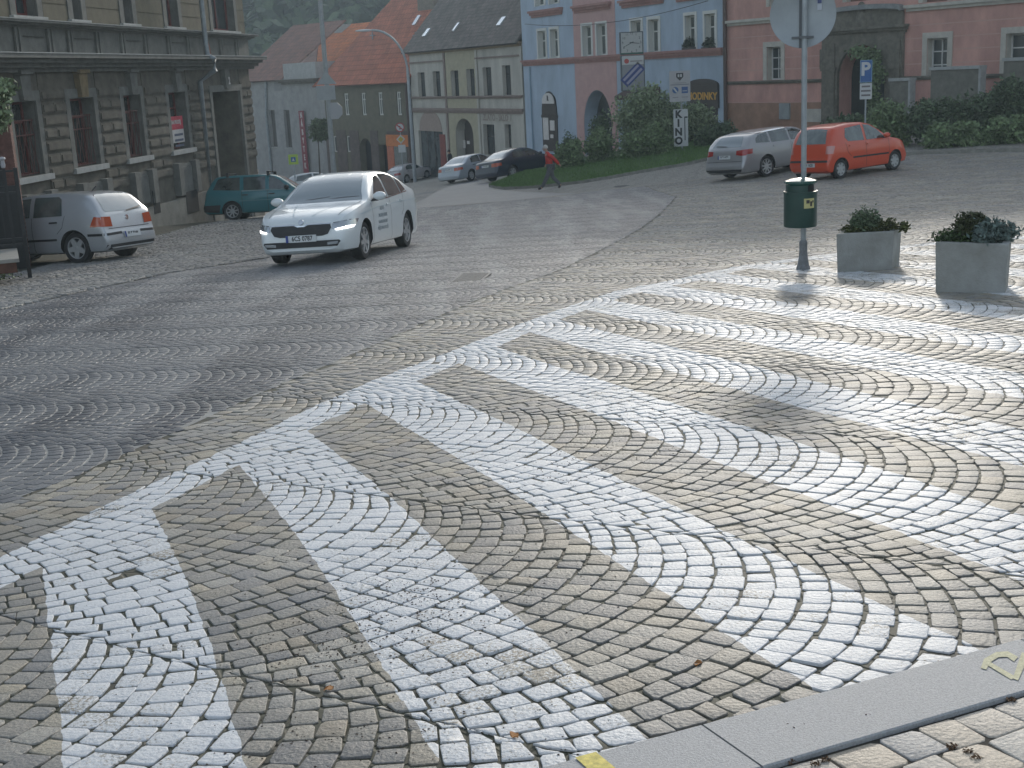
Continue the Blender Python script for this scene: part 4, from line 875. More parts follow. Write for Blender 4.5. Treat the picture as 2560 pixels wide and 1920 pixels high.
# ---- orange roofed house behind
pr = atY(960, 200, 128); f = Facade('orange_roof_house', pr, ea(-.75), 'house behind with a bright orange tiled roof and brown chimneys'); zt = f.sz(850, 180)[1]; sL = f.sz(640, 150)[0]
MB().box(sL, 0, 0, 14, -10, zt).build('wall', M_gw, f.root)
def bp(px, py, y): s_, z_ = f.sz(px, py, -y); return (s_, y, z_)
A, B_, C_, D_, E_ = bp(790, 175, -.5), bp(955, 182, -.5), bp(800, 68, 6.5), bp(868, 60, 6.5), bp(962, 130, 6)
roof_poly('roof', [[A, (1.5, -.5, A[2]), (.5, 7, bp(855, 62, 7)[2]), (bp(800, 62, 7)[0], 7, bp(855, 62, 7)[2])], [(1.5, -.5, A[2]), (6.0, 12, A[2]), (.5, 7, bp(855, 62, 7)[2])]], M_ot, f.root)
roof_poly('side_roof', [[(sL - 6, 2, A[2] - .5), (A[0] - .1, -.6, A[2]), (bp(800, 62, 7)[0], 7, bp(855, 62, 7)[2]), (bp(755, 72, 9)[0], 9, bp(755, 72, 9)[2])]], tile_mat('weathered_brown_tiles', (.30, .165, .13), (.24, .13, .105), 1.5), f.root)
for (x0_, y0_, x1_, yb_, off) in ((744, 62, 762, 125, 7), (812, 54, 830, 75, 8.5), (733, 90, 746, 125, 5)):
    a, z1_ = f.sz(x0_, y0_, -off); b, z0_ = f.sz(x1_, yb_, -off); MB().box(a, b, off - .6, off + .6, z0_ - 2, z1_).build('chimney', mat('brown_brick_chimney', (.12, .09, .075), .9, nscale=4, namt=.4), f.root)
s_, z_ = f.sz(857, 66, -6.3); MB().box(s_ - .7, s_ + .7, 5.6, 6.9, z_ - 1, z_ + .2).build('dormer', M_cap, f.root)
s_, z_ = f.sz(755, 108, -4.2); MB().box(s_ - .9, s_ + .5, 3.0, 4.3, z_ - .2, z_ + .1, None).build('skylight', M_sky, f.root)

# ---- big grey building on the left
pr = atY(390, 540, 39.0); aw = .1226
f = Gy = Facade('grey_corner_building', pr, math.atan2(math.cos(aw), math.sin(aw)), 'long grey brown corner building with rusticated ground floor and yellow brick upper floor', 'building')
M_rus = mat('grey_brown_rustication', (.135, .122, .098), .92, nscale=2.5, namt=.4, bump=.25, bscale=25)
M_grt = mat('grey_stone_trim', (.165, .165, .15), .9, nscale=3, namt=.3, bump=.15)
M_yb = mat('yellow_brick', (.135, .12, .08), .9, nscale=3, namt=.25)
M_plin = mat('pale_worn_plinth', (.26, .245, .21), .92, nscale=1.6, namt=.35, bump=.2)
M_redw = mat('dark_red_window_wood', (.17, .035, .03), .55, nscale=6, namt=.3)
s0g, s1g = f.sz(-420, 300)[0], f.sz(632, 300)[0]; zb = -5.6
zc1 = f.sz(320, 140)[1]; zc2 = f.sz(320, 70)[1]; ztop = zc2 + 5.0
lw = [(36, 262, 98, 437), (180, 245, 240, 418), (313, 238, 356, 398), (424, 228, 466, 374)]
rects = [f.rect(*r) for r in lw]; ztw = sum(r[3] for r in rects[1:]) / 3; zsill = sum(r[2] for r in rects) / 4
sp = [(r[0], r[1]) for r in rects]; prev = [sp[0][0] - 3.2 * k for k in (1, 2, 3)]
M_dkred = mat('red_brown_bars', (.12, .045, .035), .6)
allw = [(a, b) for a, b in sp] + [(p, p + 1.15) for p in prev]
for i, (a, b) in enumerate(allw):
    w_ = f.window((a, b, zsill, ztw), M_redw, 2, (.28,), surround=.24, ms=M_grt, sill=.14, msill=M_cap, inset=.34, fw=.07, glass=mat('old_glass', (.05, .055, .055), .2, nscale=3, namt=.6, stretch=(4, 1, 1)))
    if i != 3:
        g = MB(); n_ = 9
        for k in range(n_):
            x = a + .05 + (b - a - .1) * k / (n_ - 1); zt_ = ztw - .45; pts = [(x + (.035 * math.sin(6.3 * t * 2 + (k % 2) * 3.14)), .10, zsill + .02 + (zt_ - zsill) * t) for t in np.linspace(0, 1, 14)]; g.tube(pts, .012, 5)
        for t in (.02, .72, .98): z = zsill + .02 + (ztw - .45 - zsill) * t; g.box(a + .02, b - .02, .085, .115, z - .015, z + .015)
        g.build('window_grille', M_dkred, w_)
    k = MB(); k.prism([((a + b) / 2 - .2, -.17, ztw + .02), ((a + b) / 2 + .2, -.17, ztw + .02), ((a + b) / 2 + .26, -.17, ztw + .62), ((a + b) / 2 - .26, -.17, ztw + .62)], (0, .16, 0)); k.box((a + b) / 2 - .3, (a + b) / 2 + .3, -.24, -.01, ztw + .625, ztw + .72)
    k.build('keystone', mat('ochre_keystone', (.22, .165, .09), .9, nscale=4, namt=.3) if i == 1 else M_grt, w_)
dr = f.rect(534, 228, 604, 440); f.holes.append((dr[0], dr[1], zb, dr[3], 1.1))
ups = [f.rect(170, -120, 192, 45), f.rect(299, -110, 321, 57), f.rect(408, -100, 437, 65), f.rect(523, -90, 578, 72)]
zu = f.sz(400, 62)[1] ; uw = [((r[0], r[1]) if r[1] - r[0] < 1.9 else (r[0], r[1])) for r in ups]; uw += [(uw[0][0] - 3.1, uw[0][0] - 2.0), (uw[0][0] - 6.2, uw[0][0] - 5.1), (uw[0][0] - 9.3, uw[0][0] - 8.2)]
r5 = f.rect(-60, -130, 34, 30)
for a, b in uw: f.window((a, b, zc2 + .12, zc2 + 2.5), M_redw, 2, (.33,), surround=.28, ms=M_grt, sill=.06, msill=M_cap, inset=.25, fw=.09, glass=M_glass)
f.wall(s0g, s1g, zb, ztop, M_rus, label=None); f.shell(s0g, s1g, zb, ztop, 12, M_rus, y=1.15)
# upper yellow brick skin between windows
xs = [s0g] + sorted([v for a, b in uw for v in (a - .3, b + .3)]) + [s1g]
for i in range(0, len(xs) - 1, 2):
    if xs[i + 1] > xs[i]:
        q = MB(); z = zc2 + .05; q.box(xs[i] + .03, xs[i + 1] - .03, -.02, -.002, z, ztop - .3)
        while z < ztop - .6: q.box(xs[i] + .02, xs[i + 1] - .02, -.035, -.019, z, z + .40); z += .43
        q.build('brick_pier', M_yb, f.root)
# cornices
f.lintel((s0g, s1g + .35, zc2 - .16, zc2), .42, M_grt, 'cornice', 3); f.lintel((s0g, s1g + .5, zc1 - .42, zc1), .62, M_grt, 'cornice', 4)
MB().box(s0g, s1g + .3, -.44, -.1, zc2 + .001, zc2 + .02).build('cornice_flashing', M_cap, f.root); MB().box(s0g, s1g + .45, -.64, -.1, zc1 + .001, zc1 + .025).build('cornice_flashing', M_cap, f.root)
q = MB(); q.box(s0g, s1g, -.10, -.002, zc1 + .03, zc2 - .161); q.build('frieze', M_grt, f.root)
centers = [(a + b) / 2 for a, b in uw]; M_carv = mat('carved_panel', (.12, .12, .11), .95, nscale=14, namt=.6, bump=.9, bscale=18)
for c in centers:
    q = MB(); q.box(c - .55, c + .55, -.16, -.101, zc1 + .42, zc2 - .36); q.build('frieze_panel', M_carv, f.root)
    for s2 in (-.85, .85):
        q = MB()
        for sx in (-.1, .1): q.box(c + s2 + sx - .05, c + s2 + sx + .05, -.17, -.119, zc1 + .05, zc2 - .17)
        q.box(c + s2 - .14, c + s2 + .14, -.12, -.101, zc1 + .05, zc2 - .17); q.build('frieze_bracket', M_grt, f.root)
# rustication blocks on the ground floor
edges = sorted([(a - .26, b + .26) for a, b in allw] + [(dr[0] - .22, dr[1] + .22)]); spans = []; x = s0g
for a, b in edges: spans.append((x, a)); x = b
spans.append((x, s1g)); zlo = zsill - .75; hrow = (ztw + .30 - zlo) / 9
for a, b in spans:
    if b - a < .25: continue
    blk = MB(); blk.box(a + .01, b - .01, -.02, -.002, zlo, zlo + hrow * 10.4)
    for j in range(11):
        z0_, z1_ = zlo + hrow * j, zlo + hrow * (j + 1) - .06
        if z1_ > zc1 - .55: break
        for u, v in ([(a + .02, b - .02)] if (j % 2 == 0 and b - a < 2.4) else [(a + .02, (a + b) / 2 - .02), ((a + b) / 2 + .02, b - .02)]):
            blk.prism([(u, -.019, z0_), (v, -.019, z0_), (v, -.019, z1_), (u, -.019, z1_)], (0, -.03, 0))
            blk.prism([(u + .045, -.047, z0_ + .045), (v - .045, -.047, z0_ + .045), (v - .045, -.047, z1_ - .045), (u + .045, -.047, z1_ - .045)], (0, -.035, 0))
    blk.build('rusticated_pier', M_rus, f.root)
# plinth steps with the slope; basement windows
q = MB(); q.box(s0g, dr[0] - .25, -.14, -.002, zb, zlo - .75); q.box(dr[1] + .25, s1g, -.14, -.002, zb, zlo - .75); q.build('plinth', M_plin, f.root)
edges2 = sorted([(a - .2, b + .2) for a, b in allw])
for a, b in edges2:
    q = MB(); q.box(a, a + .35, -.22, -.002, zlo - .65, zlo + .35); q.box(b - .35, b, -.22, -.002, zlo - .65, zlo + .35); q.box(a + .42, b - .42, -.10, -.002, zlo - .6, zlo + .2); q.box(a + .3, b - .3, -.05, -.002, zlo - .62, zlo + .3); q.build('console', M_grt, f.root)
for x0_, x1_ in ((454, 484), (370, 386)):
    a, b = f.sz(x0_, 490)[0], f.sz(x1_, 490)[0]; z = f.sz((x0_ + x1_) / 2, 505)[1]; w_ = f.box('basement_window', (a, b, z - .35, z + .35), -.15, -.141, M_dark); 
# recessed door
dd = f.box('door', (dr[0], dr[1] - .05, zb, dr[3] - .5), 1.0, 1.06, mat('olive_black_door', (.03, .03, .022), .6, nscale=3, namt=.4, stretch=(8, 1, 1)))
q = MB(); 
for k in range(6): x = dr[0] + (dr[1] - dr[0]) * (k + .5) / 6; q.box(x - .02, x + .02, .97, .999, zb, dr[3] - .5)
q.build('door_batten', mat('door_batten_paint', (.045, .045, .03), .6), dd)
q = MB(); q.box(dr[0] - .22, dr[0] - .002, -.10, .02, zb, dr[3] + .22); q.box(dr[1] + .002, dr[1] + .22, -.10, .02, zb, dr[3] + .22); q.box(dr[0], dr[1], -.10, .02, dr[3] + .002, dr[3] + .22); ds = q.build('door_surround', M_grt, f.root)
k = MB(); cx = (dr[0] + dr[1]) / 2; k.prism([(cx - .2, -.19, dr[3] + .1), (cx + .2, -.19, dr[3] + .1), (cx + .26, -.19, dr[3] + .75), (cx - .26, -.19, dr[3] + .75)], (0, .18, 0)); k.build('keystone', M_grt, f.root)
text('2', 'house_number', .34, M_sign, f.root, Matrix.Translation((cx + .12, -.20, dr[3] + .35)) @ Matrix.Rotation(R(90), 4, 'X'), bold=.012)
# downpipe
xs_ = f.sz(492, 250)[0]; q = MB(); q.tube([(xs_, -.12 - .4, zc1 + .02), (xs_, -.5, zc2 - .3), (xs_, -.5, ztop)], .085, 10); q.tube([(xs_, -.5, zc1 + .03), (xs_, -.74, zc1 - .1), (xs_, -.74, zc1 - .45), (xs_, -.18, zc1 - .8), (xs_, -.18, zb)], .085, 10)
q.build('downpipe', M_pipe, f.root, smooth=True)
# bare brick damage beside the pipe
q = MB(); s_, z_ = f.sz(508, 110); q.prism([(s_ - .28, -.125, z_ - .5), (s_ + .4, -.125, z_ - .55), (s_ + .3, -.125, z_ - .1), (s_ + .05, -.125, z_ + .25), (s_ - .3, -.125, z_ + .45)], (0, .02, 0)); q.build('exposed_brick', mat('exposed_red_brick', (.26, .13, .095), .95, nscale=6, namt=.5, bump=.6), f.root)
# roof
roof_poly('roof', [[(s0g, -.8, ztop), (s1g + .6, -.8, ztop), (s1g + .6, 6, ztop + 3.5), (s0g, 6, ztop + 3.5)]], tile_mat('dark_roof_tiles', (.12, .07, .06), (.10, .06, .05)), f.root)
MB().box(s1g + .01, s1g + .3, 0.2, .6, zc1 - .05, zc2 + .2).build('side_return', M_cap, f.root)
# poster in the fourth window
r = f.rect(430, 290, 465, 357, .02); p = f.o + f.e * r[0] - f.n * .0; e = empty('window_poster', (p.x, p.y, 0), f.a, 'red and white for-sale poster hung in a barred window of the grey building', 'poster')
w_ = r[1] - r[0]; zm = r[2] + (r[3] - r[2]) * .5
MB().box(0, w_, .06, .075, zm, r[3]).build('red_half', mat('poster_red', (.55, .06, .09), .7, nscale=9, namt=.3), e); MB().box(.03, w_, .06, .075, r[2], zm - .002).build('white_half', M_sign, e)
M_pd = mat('poster_print', (.12, .13, .18), .7)
text('NA PRODEJ', 'poster_text', .17, M_sign, e, Matrix.Translation((w_ / 2, .055, zm + (r[3] - zm) * .55)) @ Matrix.Rotation(R(90), 4, 'X'), sx=.9, bold=.004); q = MB()
for k in range(4): q.box(w_ * .3, w_ * .9, .05, .058, zm - .2 - k * .17, zm - .13 - k * .17)
q.build('poster_text', M_pd, e)
# ------------------------------------------------------------------ cars
def paint(name, c, metal=0., rough=.35): return mat(name, c, rough, metal=metal, coat=.8, nscale=1.5, namt=.06)
M_tyre = mat('tyre_rubber', (.022, .022, .023), .85, nscale=20, namt=.2)
M_alloy = mat('alloy_rim', (.50, .51, .52), .35, metal=.7)
M_alloyd = mat('dusty_hubcap', (.40, .41, .41), .5, metal=.3)
M_cglass = mat('car_glass', (.075, .095, .09), .05, spec=1.0, coat=.6, nscale=2.2, namt=.75)
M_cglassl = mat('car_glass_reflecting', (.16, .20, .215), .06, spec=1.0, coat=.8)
M_black = mat('black_plastic', (.018, .018, .02), .55)
M_redl = mat('red_lamp', (.36, .02, .015), .15, coat=.8); M_orl = mat('orange_red_lamp', (.48, .07, .015), .15, coat=.8)
M_headl = mat('headlamp_glass', (.42, .45, .47), .08, metal=.6, coat=.8)
M_drl = mat('lit_headlamp', (1, 1, 1), .3, emit=3.0)
M_plate = mat('number_plate_white', (.60, .62, .62), .4); M_pblue = mat('plate_blue', (.02, .05, .25), .4)
M_chrome = mat('chrome', (.75, .77, .78), .12, metal=1.0)
def smooth_pts(P, x):
    P = np.array(P, float); X, Y = P[:, 0], P[:, 1]
    h = np.diff(X); d = np.diff(Y) / h; m = np.zeros(len(X)); m[0] = d[0]; m[-1] = d[-1]
    for i in range(1, len(X) - 1):
        if d[i - 1] * d[i] > 0: w1 = 2 * h[i] + h[i - 1]; w2 = h[i] + 2 * h[i - 1]; m[i] = (w1 + w2) / (w1 / d[i - 1] + w2 / d[i])
    i = np.clip(np.searchsorted(X, x) - 1, 0, len(h) - 1); t = (x - X[i]) / h[i]
    return (2 * t ** 3 - 3 * t ** 2 + 1) * Y[i] + (t ** 3 - 2 * t ** 2 + t) * h[i] * m[i] + (-2 * t ** 3 + 3 * t ** 2) * Y[i + 1] + (t ** 3 - t ** 2) * h[i] * m[i + 1]
class Car:
    def __init__(s, name, label, S, mpaint, group=None):
        s.S = S; s.L = S['L']; s.W = S['W']; s.root = empty(name, (0, 0, 0), 0, label, 'car', group); s.mp = mpaint; s.name = name
        L = s.L; hw = s.W / 2
        base = np.concatenate([[0, .01, .03, .06, .1, .15, .22, .3], np.linspace(.4, L - .4, 46), L - np.array([.3, .22, .15, .1, .06, .03, .01, 0])])
        top = smooth_pts(S['top'], base); belt = np.minimum(smooth_pts(S['belt'], base), top - .012)
        pf, pr = S.get('nose', .16), S.get('tail', .10)
        wx = np.ones(len(base)); 
        f_ = np.clip(base / .75, 0, 1); wx *= 1 - pf * (1 - f_) ** 2.4 ; r_ = np.clip((L - base) / .6, 0, 1); wx *= 1 - pr * (1 - r_) ** 2.2
        wx *= np.where(base < .06, .93 + .07 * np.sqrt(base / .06), 1) * np.where(L - base < .05, .95 + .05 * np.sqrt(np.maximum(L - base, 0) / .05), 1)
        zb = np.full(len(base), S.get('zb', .20)); zb += .06 * np.clip(1 - base / .1, 0, 1) + .07 * np.clip(1 - (L - base) / .12, 0, 1)
        tum = S.get('tum', .36); rings = []; bm = bmesh.new()
        for x, t, b, w_, z0 in zip(base, top, belt, wx, zb):
            w0 = hw * w_; gh = max(t - b, .012); cant = min(.5, gh); yr = w0 * .955 - tum * gh; crown = min(.04, gh * .3); zs = [z0, z0 + .04, z0 + .13]; k = lambda a: z0 + (b - z0) * a
            pts = [(0, z0), (w0 * .80, z0), (w0 * .93, z0 + .035), (w0 * .975, z0 + .12), (w0 * .985, k(.42)), (w0 * 1.0, k(.56)), (w0 * .995, k(.74)), (w0 * .98, k(.9)), (w0 * .96, b),
                   (w0 * .955 - tum * gh * .30, b + gh * .32), (w0 * .955 - tum * gh * .62, b + gh * .64), (yr + .012 * gh, t - crown - gh * .07), (yr - min(.05, .12 * gh + .012), t - crown * .75), (yr * .78, t - crown * .38), (yr * .42, t - crown * .10), (0, t)]
            ring = [bm.verts.new((L / 2 - x, y, z)) for y, z in pts] + [bm.verts.new((L / 2 - x, -y, z)) for y, z in pts[-2:0:-1]]; rings.append(ring)
        n = len(rings[0])
        for A, B in zip(rings, rings[1:]):
            for i in range(n): bm.faces.new((A[i], A[(i + 1) % n], B[(i + 1) % n], B[i]))
        bm.faces.new(rings[0][::-1]); bm.faces.new(rings[-1]); bmesh.ops.recalc_face_normals(bm, faces=bm.faces)
        me = bpy.data.meshes.new('body'); bm.to_mesh(me); s.bvh = BVHTree.FromBMesh(bm); bm.free()
        o = bpy.data.objects.new('body', me); COL.objects.link(o); me.materials.append(mpaint); me.materials.append(M_black)
        # wheel arches by boolean
        cut = MB(); s.wx = S['wheels']; s.R = S['R']
        for x in s.wx:
            for sd in (-1, 1):
                y0 = sd * (hw - .22); y1 = sd * (hw + .3); rr = s.R * 1.13; rim0 = []; rim1 = []
                for k in range(28):
                    a = 2 * math.pi * k / 28; p = (L / 2 - x + rr * math.cos(a), s.R + .015 + rr * math.sin(a)); rim0.append((p[0], min(y0, y1), p[1])); 
                cut.prism(rim0, (0, abs(y1 - y0), 0))
        co = cut.build('cutter', M_black); md = o.modifiers.new('b', 'BOOLEAN'); md.operation = 'DIFFERENCE'; md.solver = 'EXACT'; md.object = co
        try: md.material_mode = 'TRANSFER'
        except Exception: pass
        dg = bpy.context.evaluated_depsgraph_get(); m2 = bpy.data.meshes.new_from_object(o.evaluated_get(dg)); 
        if len(m2.polygons) > 500: o.modifiers.clear(); o.data = m2
        else: o.modifiers.clear()
        bpy.data.objects.remove(co); o.data.polygons.foreach_set('use_smooth', [True] * len(o.data.polygons))
        try: o.data.set_sharp_from_angle(angle=R(35))
        except Exception: pass
        o.parent = s.root; s.body = o
        for x in s.wx:
            for sd in (-1, 1): s.wheel(x, sd, hw)
    def wheel(s, x, sd, hw):
        Rr = s.R; rim = Rr * s.S.get('rimr', .66); wd = .20; yo = hw * .97 - .02
        Mw = Matrix.Translation((s.L / 2 - x, sd * yo, Rr)) @ Matrix.Rotation(R(-90 * sd), 4, 'X')    # local +z points outward
        h = MB(); h.lathe([(.001, -.10), (rim * .98, -.10), (rim * .98, -.06), (.001, -.06)], 20, Mw); w_ = h.build('wheel', M_black, s.root, smooth=True)
        t = MB(); t.lathe([(rim, -wd), (rim * 1.12, -wd - .0), (Rr * .96, -wd + .01), (Rr, -wd + .03), (Rr, -.03), (Rr * .965, -.008), (rim * 1.1, .0), (rim * 1.02, -.008), (rim, -.02)], 36, Mw); t.build('tyre', M_tyre, w_, smooth=True)
        r = MB(); r.lathe([(rim * 1.03, -.022), (rim * 1.0, -.006), (rim * .93, -.012), (rim * .90, -.05), (rim * .9, -.10)], 32, Mw); ns = s.S.get('spokes', 6)
        for k in range(ns):
            a = 2 * math.pi * k / ns + .2; sw = s.S.get('spw', .05)
            Ms = Mw @ Matrix.Rotation(a, 4, 'Z'); r.prism([(.035, -sw * .75, -.05), (rim * .92, -sw * .5, -.045), (rim * .92, sw * .5, -.045), (.035, sw * .75, -.05)], (0, 0, .034))
            for v in list(r.bm.verts)[-8:]: v.co = Ms @ v.co
        r.lathe([(.001, -.008), (.035, -.010), (.06, -.02), (.065, -.055)], 16, Mw); r.build('rim', s.S.get('rimm', M_alloy), w_, smooth=True)
    def decal(s, name, poly, axis, m, side=1, off=.004, thick=0, parent=None, label=None, grid=.07, bvh=None):
        """polygon drawn on the car surface: axis 'y' (side view x from nose, z), 'f' front / 'r' rear (y,z), 't' top (x,y)"""
        bm = bmesh.new(); vs = [bm.verts.new((a, b, 0)) for a, b in poly]; bm.faces.new(vs)
        P = np.array(poly)
        for ax in (0, 1):
            lo, hi = P[:, ax].min(), P[:, ax].max(); k = int((hi - lo) / grid) + 1
            for i in range(1, k):
                c = lo + (hi - lo) * i / k; g = bm.verts[:] + bm.edges[:] + bm.faces[:]
                bmesh.ops.bisect_plane(bm, geom=g, plane_co=(c, 0, 0) if ax == 0 else (0, c, 0), plane_no=(1, 0, 0) if ax == 0 else (0, 1, 0))
        bmesh.ops.triangulate(bm, faces=bm.faces)
        dead = []
        for v in bm.verts:
            a, b = v.co.x, v.co.y
            if axis == 'y': o, d = Vector((s.L / 2 - a, side * 3, b)), Vector((0, -side, 0))
            elif axis == 'f': o, d = Vector((s.L / 2 + 2, a, b)), Vector((-1, 0, 0))
            elif axis == 'r': o, d = Vector((-s.L / 2 - 2, a, b)), Vector((1, 0, 0))
            else: o, d = Vector((s.L / 2 - a, b, 4)), Vector((0, 0, -1))
            h = s.bvh.ray_cast(o, d)
            if h[0] is None: dead.append(v); v.co = o + d * (3 - s.W / 2 if axis == 'y' else 2.0); continue
            n = h[1] if h[1].dot(d) < 0 else -h[1]; v.co = h[0] - d * off + n * off * .6
        if dead and len(dead) < len(bm.verts): bmesh.ops.delete(bm, geom=dead, context='VERTS')
        if thick:
            dv = {'y': Vector((0, side, 0)), 'f': Vector((1, 0, 0)), 'r': Vector((-1, 0, 0)), 't': Vector((0, 0, 1))}[axis]
            r = bmesh.ops.extrude_face_region(bm, geom=bm.faces[:])
            for v in [g for g in r['geom'] if isinstance(g, bmesh.types.BMVert)]: v.co += dv * thick
        bmesh.ops.recalc_face_normals(bm, faces=bm.faces)
        me = bpy.data.meshes.new(name); bm.to_mesh(me); bm.free(); me.materials.append(m)
        me.polygons.foreach_set('use_smooth', [not thick] * len(me.polygons))
        o = bpy.data.objects.new(name, me); link(o, parent or s.root)
        if label: o['label'] = label
        return o
    def sides(s, name, poly, m, **k):
        return [s.decal(name, poly, 'y', m, side=sd, **k) for sd in (-1, 1)]
    def line(s, name, pts, axis, m, w_=.012, side=1, **k):
        P = [Vector((a, b)) for a, b in pts]; up = []; dn = []
        for i, p in enumerate(P):
            d = (P[min(i + 1, len(P) - 1)] - P[max(i - 1, 0)]).normalized(); n = Vector((-d.y, d.x)) * w_ / 2; up.append(tuple(p + n)); dn.append(tuple(p - n))
        return s.decal(name, up + dn[::-1], axis, m, side=side, **k)
    def finish(s, front, rear, side=1, yaw=None, contact='rear', scale=1.0):
        """front/rear: ground pixels under the two wheels of one side (side=+1 car's left)"""
        S = s.S; a, b = G(*front), G(*rear); h = (a - b); h.z = 0
        ang = math.atan2(h.y, h.x) if yaw is None else yaw
        s.wb = h.length
        fx, fy = math.cos(ang), math.sin(ang); f2 = Vector((fx, fy, 0)); l2 = Vector((-fy, fx, 0)); tr = s.W / 2 - .1
        if contact == 'rear': o = b - f2 * (s.L / 2 - s.wx[1]) - l2 * side * tr
        elif contact == 'front': o = a - f2 * (s.L / 2 - s.wx[0]) - l2 * side * tr
        else: o = (a + b) / 2 - f2 * (s.L / 2 - (s.wx[0] + s.wx[1]) / 2) - l2 * side * tr
        g = lambda p: Vector((p.x, p.y, gz(p.x, p.y)))
        F = g(o + f2 * (s.L / 2 - s.wx[0])); B = g(o + f2 * (s.L / 2 - s.wx[1])); Lf = g(o + l2 * tr); Rt = g(o - l2 * tr)
        X = (F - B).normalized(); Yv = (Lf - Rt).normalized(); Z = X.cross(Yv).normalized(); Yv = Z.cross(X)
        t = (s.L / 2 - s.wx[1]) / 1.0; p0 = B - X * (s.L / 2 - s.wx[1]); p0.z += .004
        s.root.matrix_world = Matrix(((X.x, Yv.x, Z.x, p0.x), (X.y, Yv.y, Z.y, p0.y), (X.z, Yv.z, Z.z, p0.z), (0, 0, 0, 1)))
        print('CAR', s.name, 'wheelbase seen %.2f model %.2f yaw %.1f Y %.1f' % (s.wb, s.wx[1] - s.wx[0], math.degrees(ang), o.y))
    def plate(s, txt, axis, z, y=0, w_=.52, h=.11, sx=1):
        p = s.decal('number_plate', [(y - w_ / 2, z - h / 2), (y + w_ / 2, z - h / 2), (y + w_ / 2, z + h / 2), (y - w_ / 2, z + h / 2)], axis, M_plate, off=.008, thick=.012)
        sg = 1 if axis == 'f' else -1; yb = y - sg * (w_ / 2 - .025)
        s.decal('plate_band', [(yb - .022, z - h / 2), (yb + .022, z - h / 2), (yb + .022, z + h / 2), (yb - .022, z + h / 2)], axis, M_pblue, off=.023, parent=p)
        x = s.bvh.ray_cast(Vector((sg * (s.L / 2 + 2), y, z)), Vector((-sg, 0, 0)))[0].x + sg * .024
        text(txt, 'plate_text', .105, M_black, p, Matrix.Translation((x, y - sg * -.02, z)) @ Matrix.Rotation(R(90 * sg), 4, 'Z') @ Matrix.Rotation(R(90), 4, 'X'), ext=.001, sx=.85, bold=.003)
        return p
    def mirror(s, x, z, m, sides=(-1, 1), r=(.10, .12, .075)):
        for sd in sides:
            h = s.bvh.ray_cast(Vector((s.L / 2 - x, sd * 3, z - .04)), Vector((0, -sd, 0)))[0]; y = (abs(h.y) if h else s.W / 2)
            q = MB(); q.lathe([(.001, -1), (.45, -.9), (.85, -.5), (1, 0), (.85, .5), (.45, .9), (.001, 1)], 14, Matrix.Translation((s.L / 2 - x, sd * (y + .13), z + .02)) @ Matrix.Diagonal((*[v for v in (r[0] * .8, r[1], r[2])], 1)))
            o = q.build('mirror', m, s.root, smooth=True); a = MB(); a.box(s.L / 2 - x - .03, s.L / 2 - x + .03, min(sd * (y - .04), sd * (y + .1)), max(sd * (y - .04), sd * (y + .1)), z - .06, z - .02); a.build('mirror_arm', M_black, o)
    def handle(s, x, z, m, sides=(-1, 1)):
        for sd in sides: s.decal('door_handle', [(x, z - .015), (x + .19, z - .012), (x + .19, z + .02), (x, z + .018)], 'y', m, side=sd, off=.006, thick=.022)
def mirrored(P): return P + [(-a, b) for a, b in P[::-1]]

# --- white liftback driving in the street (the nearest car)
S = dict(L=4.48, W=1.70, R=.315, wheels=(.87, 3.47), zb=.19, nose=.20, tail=.14, tum=.40, spokes=7, spw=.055, rimr=.70,
         top=[(0, .46), (.015, .60), (.05, .70), (.12, .765), (.3, .83), (.7, .905), (1.12, .965), (1.5, 1.19), (1.85, 1.36), (2.2, 1.44), (2.6, 1.462), (3.0, 1.44), (3.4, 1.355), (3.8, 1.20), (4.05, 1.09), (4.3, 1.055), (4.40, 1.03), (4.45, .92), (4.47, .75), (4.48, .5)],
         belt=[(0, .44), (.2, .70), (.6, .82), (1.1, .90), (2.2, .955), (3.4, 1.0), (4.2, 1.0), (4.48, .8)])
M_pw = paint('white_car_paint', (.70, .735, .74)); M_dg = mat('faint_grey_lettering', (.23, .27, .30), .5)
c = Car('parked_car' if 0 else 'white_car', 'white five-door liftback with lit headlamps driving towards the camera', S, M_pw); cw = c
c.decal('windscreen', mirrored([(.70, .985), (.64, 1.10), (.56, 1.30), (.50, 1.41), (.25, 1.425)]), 'f', M_cglassl, grid=.05)
c.decal('rear_window', mirrored([(.52, 1.10), (.46, 1.36), (.2, 1.39)]), 'r', M_cglass)
c.sides('side_window', [(1.52, .968), (2.33, .985), (2.33, 1.375), (2.12, 1.345), (1.86, 1.20)], M_cglass); c.sides('side_window', [(2.41, .988), (3.18, 1.015), (3.14, 1.33), (2.80, 1.385), (2.41, 1.39)], M_cglass); c.sides('quarter_window', [(3.23, 1.02), (3.58, 1.06), (3.40, 1.24), (3.20, 1.32)], M_cglass)
c.decal('grille', [(-.52, .60), (-.46, .50), (-.36, .475), (.36, .475), (.46, .50), (.52, .60), (.50, .655), (.12, .655), (.06, .63), (-.06, .63), (-.12, .655), (-.50, .655)], 'f', M_black, off=.006, grid=.04)
g_ = c.decal('chrome_strip', [(-.52, .655), (-.12, .658), (-.06, .632), (.06, .632), (.12, .658), (.52, .655), (.52, .672), (.11, .672), (.06, .648), (-.06, .648), (-.11, .672), (-.52, .672)], 'f', M_chrome, off=.012)
